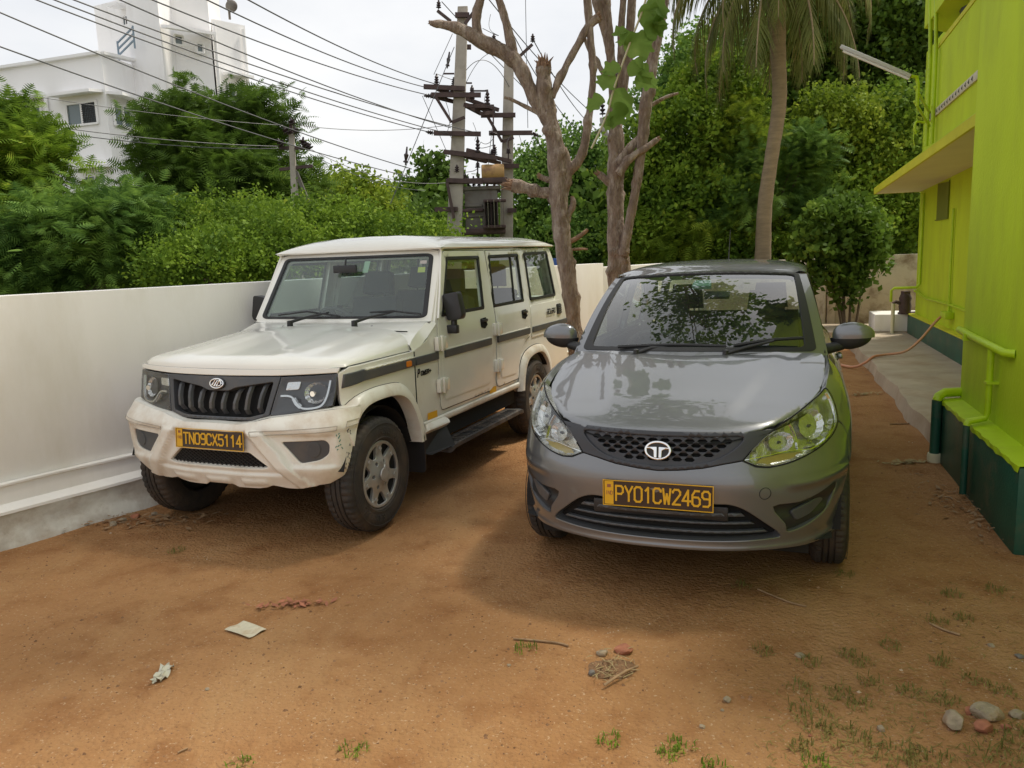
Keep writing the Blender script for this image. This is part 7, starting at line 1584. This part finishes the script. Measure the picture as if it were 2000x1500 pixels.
L_ = [(1450,1148,'by the grey car front tyre, right side'),(1650,1120,'beside the tyre of the grey car'),(1858,1160,'half way to the dark green plinth'),(1945,1150,'close to the dark green plinth corner'),(1832,1215,'at the lone twig on the right'),(1880,1208,'right of the lone twig'),(1490,1270,'left of the whitish slab chip'),(1578,1290,'touching the whitish slab chip'),(1650,1270,'right of the whitish slab chip'),(1680,1290,'mid right among the weeds'),(1840,1290,'above the rock pile, left'),(1740,1258,'beside a pale scrap'),
      (1560,1340,'below the whitish slab chip'),(1580,1390,'bright, above the bottom weeds'),(1640,1355,'in the middle of the dry weeds'),(1680,1375,'in the dry weeds, right'),(1780,1350,'left of the rock pile back'),(1850,1370,'touching the back of the pale round rock'),(1660,1440,'large, above the bottom edge'),(1600,1425,'beside the brown clod'),(1330,1450,'near the bottom edge, centre right'),(1310,1462,'small, left of the centre right one'),(1190,1435,'lone, bottom centre'),(1395,1494,'cut by the bottom edge, centre right'),(1595,1490,'cut by the bottom edge, right'),(470,1494,'cut by the bottom edge, left'),
      (690,1460,'lone green, lower left'),(1027,1268,'tiny, beside the straight twig'),(345,1078,'by the shadow of the cream car'),(1570,1455,'short, bottom right'),(1750,1470,'dry, left below the rocks'),(1820,1490,'dry, at the bottom below the rocks'),(1940,1480,'dry, in the lower right corner'),(1990,1445,'dry, at the right edge below the rocks'),(1700,1330,'thin, right centre'),(1905,1330,'thin, above the mossy rock'),(1960,1350,'thin, at the right edge')]
for i, (x, y, l) in enumerate(L_):
    big = 1.6 if i in (18,30,31,32,33,13) else 1.0; tuft('low grass tuft ' + l, x, y, int(42*big), .028*big**.5, .050*big, 'drygreen' if i not in (25,26,22,27,23,24,20,21) else 'leafB', seed=i)
# dry straw litter bottom right
rr = random.Random(11); b = MB(); vs = []; fs = []
for k in range(1500):
    px = rr.uniform(1480, 2080); py = rr.uniform(1130, 1560) if px > 1700 else rr.uniform(1330, 1560)
    dens = sstep(1450, 1800, px) * .5 + sstep(1250, 1480, py) * .5
    if rr.random() > dens**1.5: continue
    p = G(px, py, .002); L = rr.uniform(.012,.06); a = rr.uniform(0,6.28); d = Vector((math.cos(a), math.sin(a), rr.uniform(-.05,.15)))*L; s_ = Vector((-math.sin(a), math.cos(a), 0))*.0012; n = len(vs); m_ = p + d*.5 + s_*rr.uniform(-6,6) + Vector((0,0,.003))
    vs += [p - s_, p + s_, m_ + s_, m_ - s_, p + d + s_*.5, p + d - s_*.5]; fs += [(n,n+1,n+2,n+3),(n+3,n+2,n+4,n+5)]
b.add(vs, fs); tag(b.build('dry_grass_litter', M['drygreen'], fix=False), 'dry straw and short grass litter over the lower right of the yard', kind='stuff')
# twigs
def twig(label, pts, r=.004, cat='twig'):
    P = [G(x, y, .006 + (q[2] if len(q) > 2 else 0)) for q in pts for x, y in [q[:2]]]; b = MB(); B = P[0].copy(); b.tube(smoothpoly([tuple(p - B) for p in P], 3, False), r, 6, jag=.1); o = b.build('twig', M['twig'], smooth=60); o.location = B; tag(o, label, cat); return o
twig('straight dry twig lying left of the twig filled hole', [(1003,1249),(1050,1253),(1090,1257),(1110,1262)], .0045); twig('forked twig resting across the front of the hole', [(1180,1338,.01),(1215,1320,.02),(1246,1303,.01)], .005); twig('lone thin twig on the right side of the yard', [(1816,1218),(1845,1232),(1875,1242)], .005)
twig('thin straw stick below the left scrap of cloth', [(348,1475),(358,1470),(368,1466)], .003); twig('dry stick beside the house plinth on the red earth', [(1738,830),(1770,828),(1785,824)], .006); twig('short stick near the front of the grey car', [(1480,1155),(1540,1178),(1575,1186)], .004)
rr = random.Random(3)
hole = thing('twig_heap', 'tangle of thin dry twigs lying in a shallow hole in front of the grey car', 'twig heap', tuple(G(1195,1300)))
bh = MB(); hp = Vector(hole.location)
bh.grid(lambda u, v: ((.02 + v)*.098*math.cos(u) * (1 + .12*math.sin(3*u)), (.02 + v)*.088*math.sin(u) * (1 + .16*math.cos(2*u)), .004 + .012*math.sin(min(1, v*1.1)*math.pi) * (1 + .4*math.sin(5*u+v*9)) - .004*v), [2*math.pi*i/28 for i in range(29)], [i/9 for i in range(10)])
M['humus'] = mat('dark_loose_humus', (.21,.115,.055), .95, noise=.45, nscale=60, bump=1, bscale=120); bh.build('soil_hollow', M['humus'], hole, smooth=60)
for k in range(64):
    a = G(1195 + rr.gauss(0,20), 1303 + rr.gauss(0,15), .006 + rr.random()*.02) - Vector(hole.location); ang = rr.uniform(0,6.28); L = rr.uniform(.02,.055); d = Vector((math.cos(ang), math.sin(ang), rr.uniform(-.2,.3)))*L; b = MB(); b.tube([a - d*.5, a + Vector((rr.uniform(-.004,.004),0,.003)), a + d*.5], .0016, 4); b.build('twig', M['straw'] if k % 3 else M['twig'], hole)
# paper sheet and cloth scrap
P = G(480,1227); b = MB()
R0 = [G(x, y, .004) - P for x, y in ((438,1229),(475,1211),(508,1222),(521,1228),(487,1247),(460,1238))]
for nm, q in (('sheet', None),):
    n = 7; A, Bq, Cq, Dq = R0[0], R0[1], R0[3], R0[4]
    b.grid(lambda u, v: tuple(A.lerp(Bq, u).lerp(Dq.lerp(Cq, u), v) + Vector((0,0,.004 + .003*math.sin(u*7+v*3) + (.005 if abs(v-.5) < .05 else 0)))), [i/n for i in range(n+1)], [i/n for i in range(n+1)])
o = b.build('paper_sheet', M['paper'], smooth=30); o.location = P; tag(o, 'flattened creased pale paper sheet lying on the red earth', 'paper')
P = G(320,1318); b = MB(); A, Bq, Cq, Dq = [G(x, y, .004) - P for x, y in ((293,1336),(318,1300),(344,1300),(318,1330))]
b.grid(lambda u, v: tuple(A.lerp(Bq, u).lerp(Dq.lerp(Cq, u), v) + Vector((.006*math.sin(v*19+u*5), .008*math.sin(u*17), .010 + .012*math.sin(u*9+2)*math.cos(v*11+u*4)))), [i/14 for i in range(15)], [i/10 for i in range(11)])
o = b.build('cloth_scrap', M['cloth'], smooth=40); o.location = P; tag(o, 'crumpled off-white scrap of cloth on the earth at lower left', 'cloth scrap')
# dry leaf clusters beside the house, and leaf litter under the wall
def litter(label, px, py, n, w, dpt, m='twig', seed=2):
    rr = random.Random(seed); P = G(px, py); vs = []; fs = []
    for k in range(n):
        c = Vector((rr.gauss(0,w), rr.gauss(0,dpt), rr.uniform(.004,.02))); a = rr.uniform(0,6.28); L = rr.uniform(.012,.035); t = Vector((math.cos(a), math.sin(a), rr.uniform(-.3,.3)))*L; s_ = Vector((-math.sin(a), math.cos(a), rr.uniform(-.3,.3)))*L*.35; n_ = len(vs); vs += [c - t, c + s_, c + t, c - s_]; fs += [(n_,n_+1,n_+2,n_+3)]
    b = MB(); b.add(vs, fs); o = b.build('leaf_litter', M[m], fix=False); o.location = P; tag(o, label, kind='stuff')
litter('dry leaf litter against the foot of the white wall', 270, 1018, 150, .28, .08, 'twig', 4); litter('brown palm litter on the earth right of the grey car', 1770, 903, 90, .09, .03, 'straw', 5); litter('pale dry leaves beside the grey car near the path', 1680, 772, 60, .10, .03, 'straw', 6); litter('dry leaves and weeds gathered along the path edge', 1755, 745, 160, .10, .45, 'twig', 7); litter('crumbs of red brick and leaves left of centre', 575, 1177, 46, .085, .022, 'brickbit', 8); litter('small green weed sprig by the path kerb', 1742, 693, 60, .06, .05, 'leafB', 9)
litter('dry crumbs along the foot of the dark green plinth', 1900, 1000, 140, .10, .5, 'twig', 10)
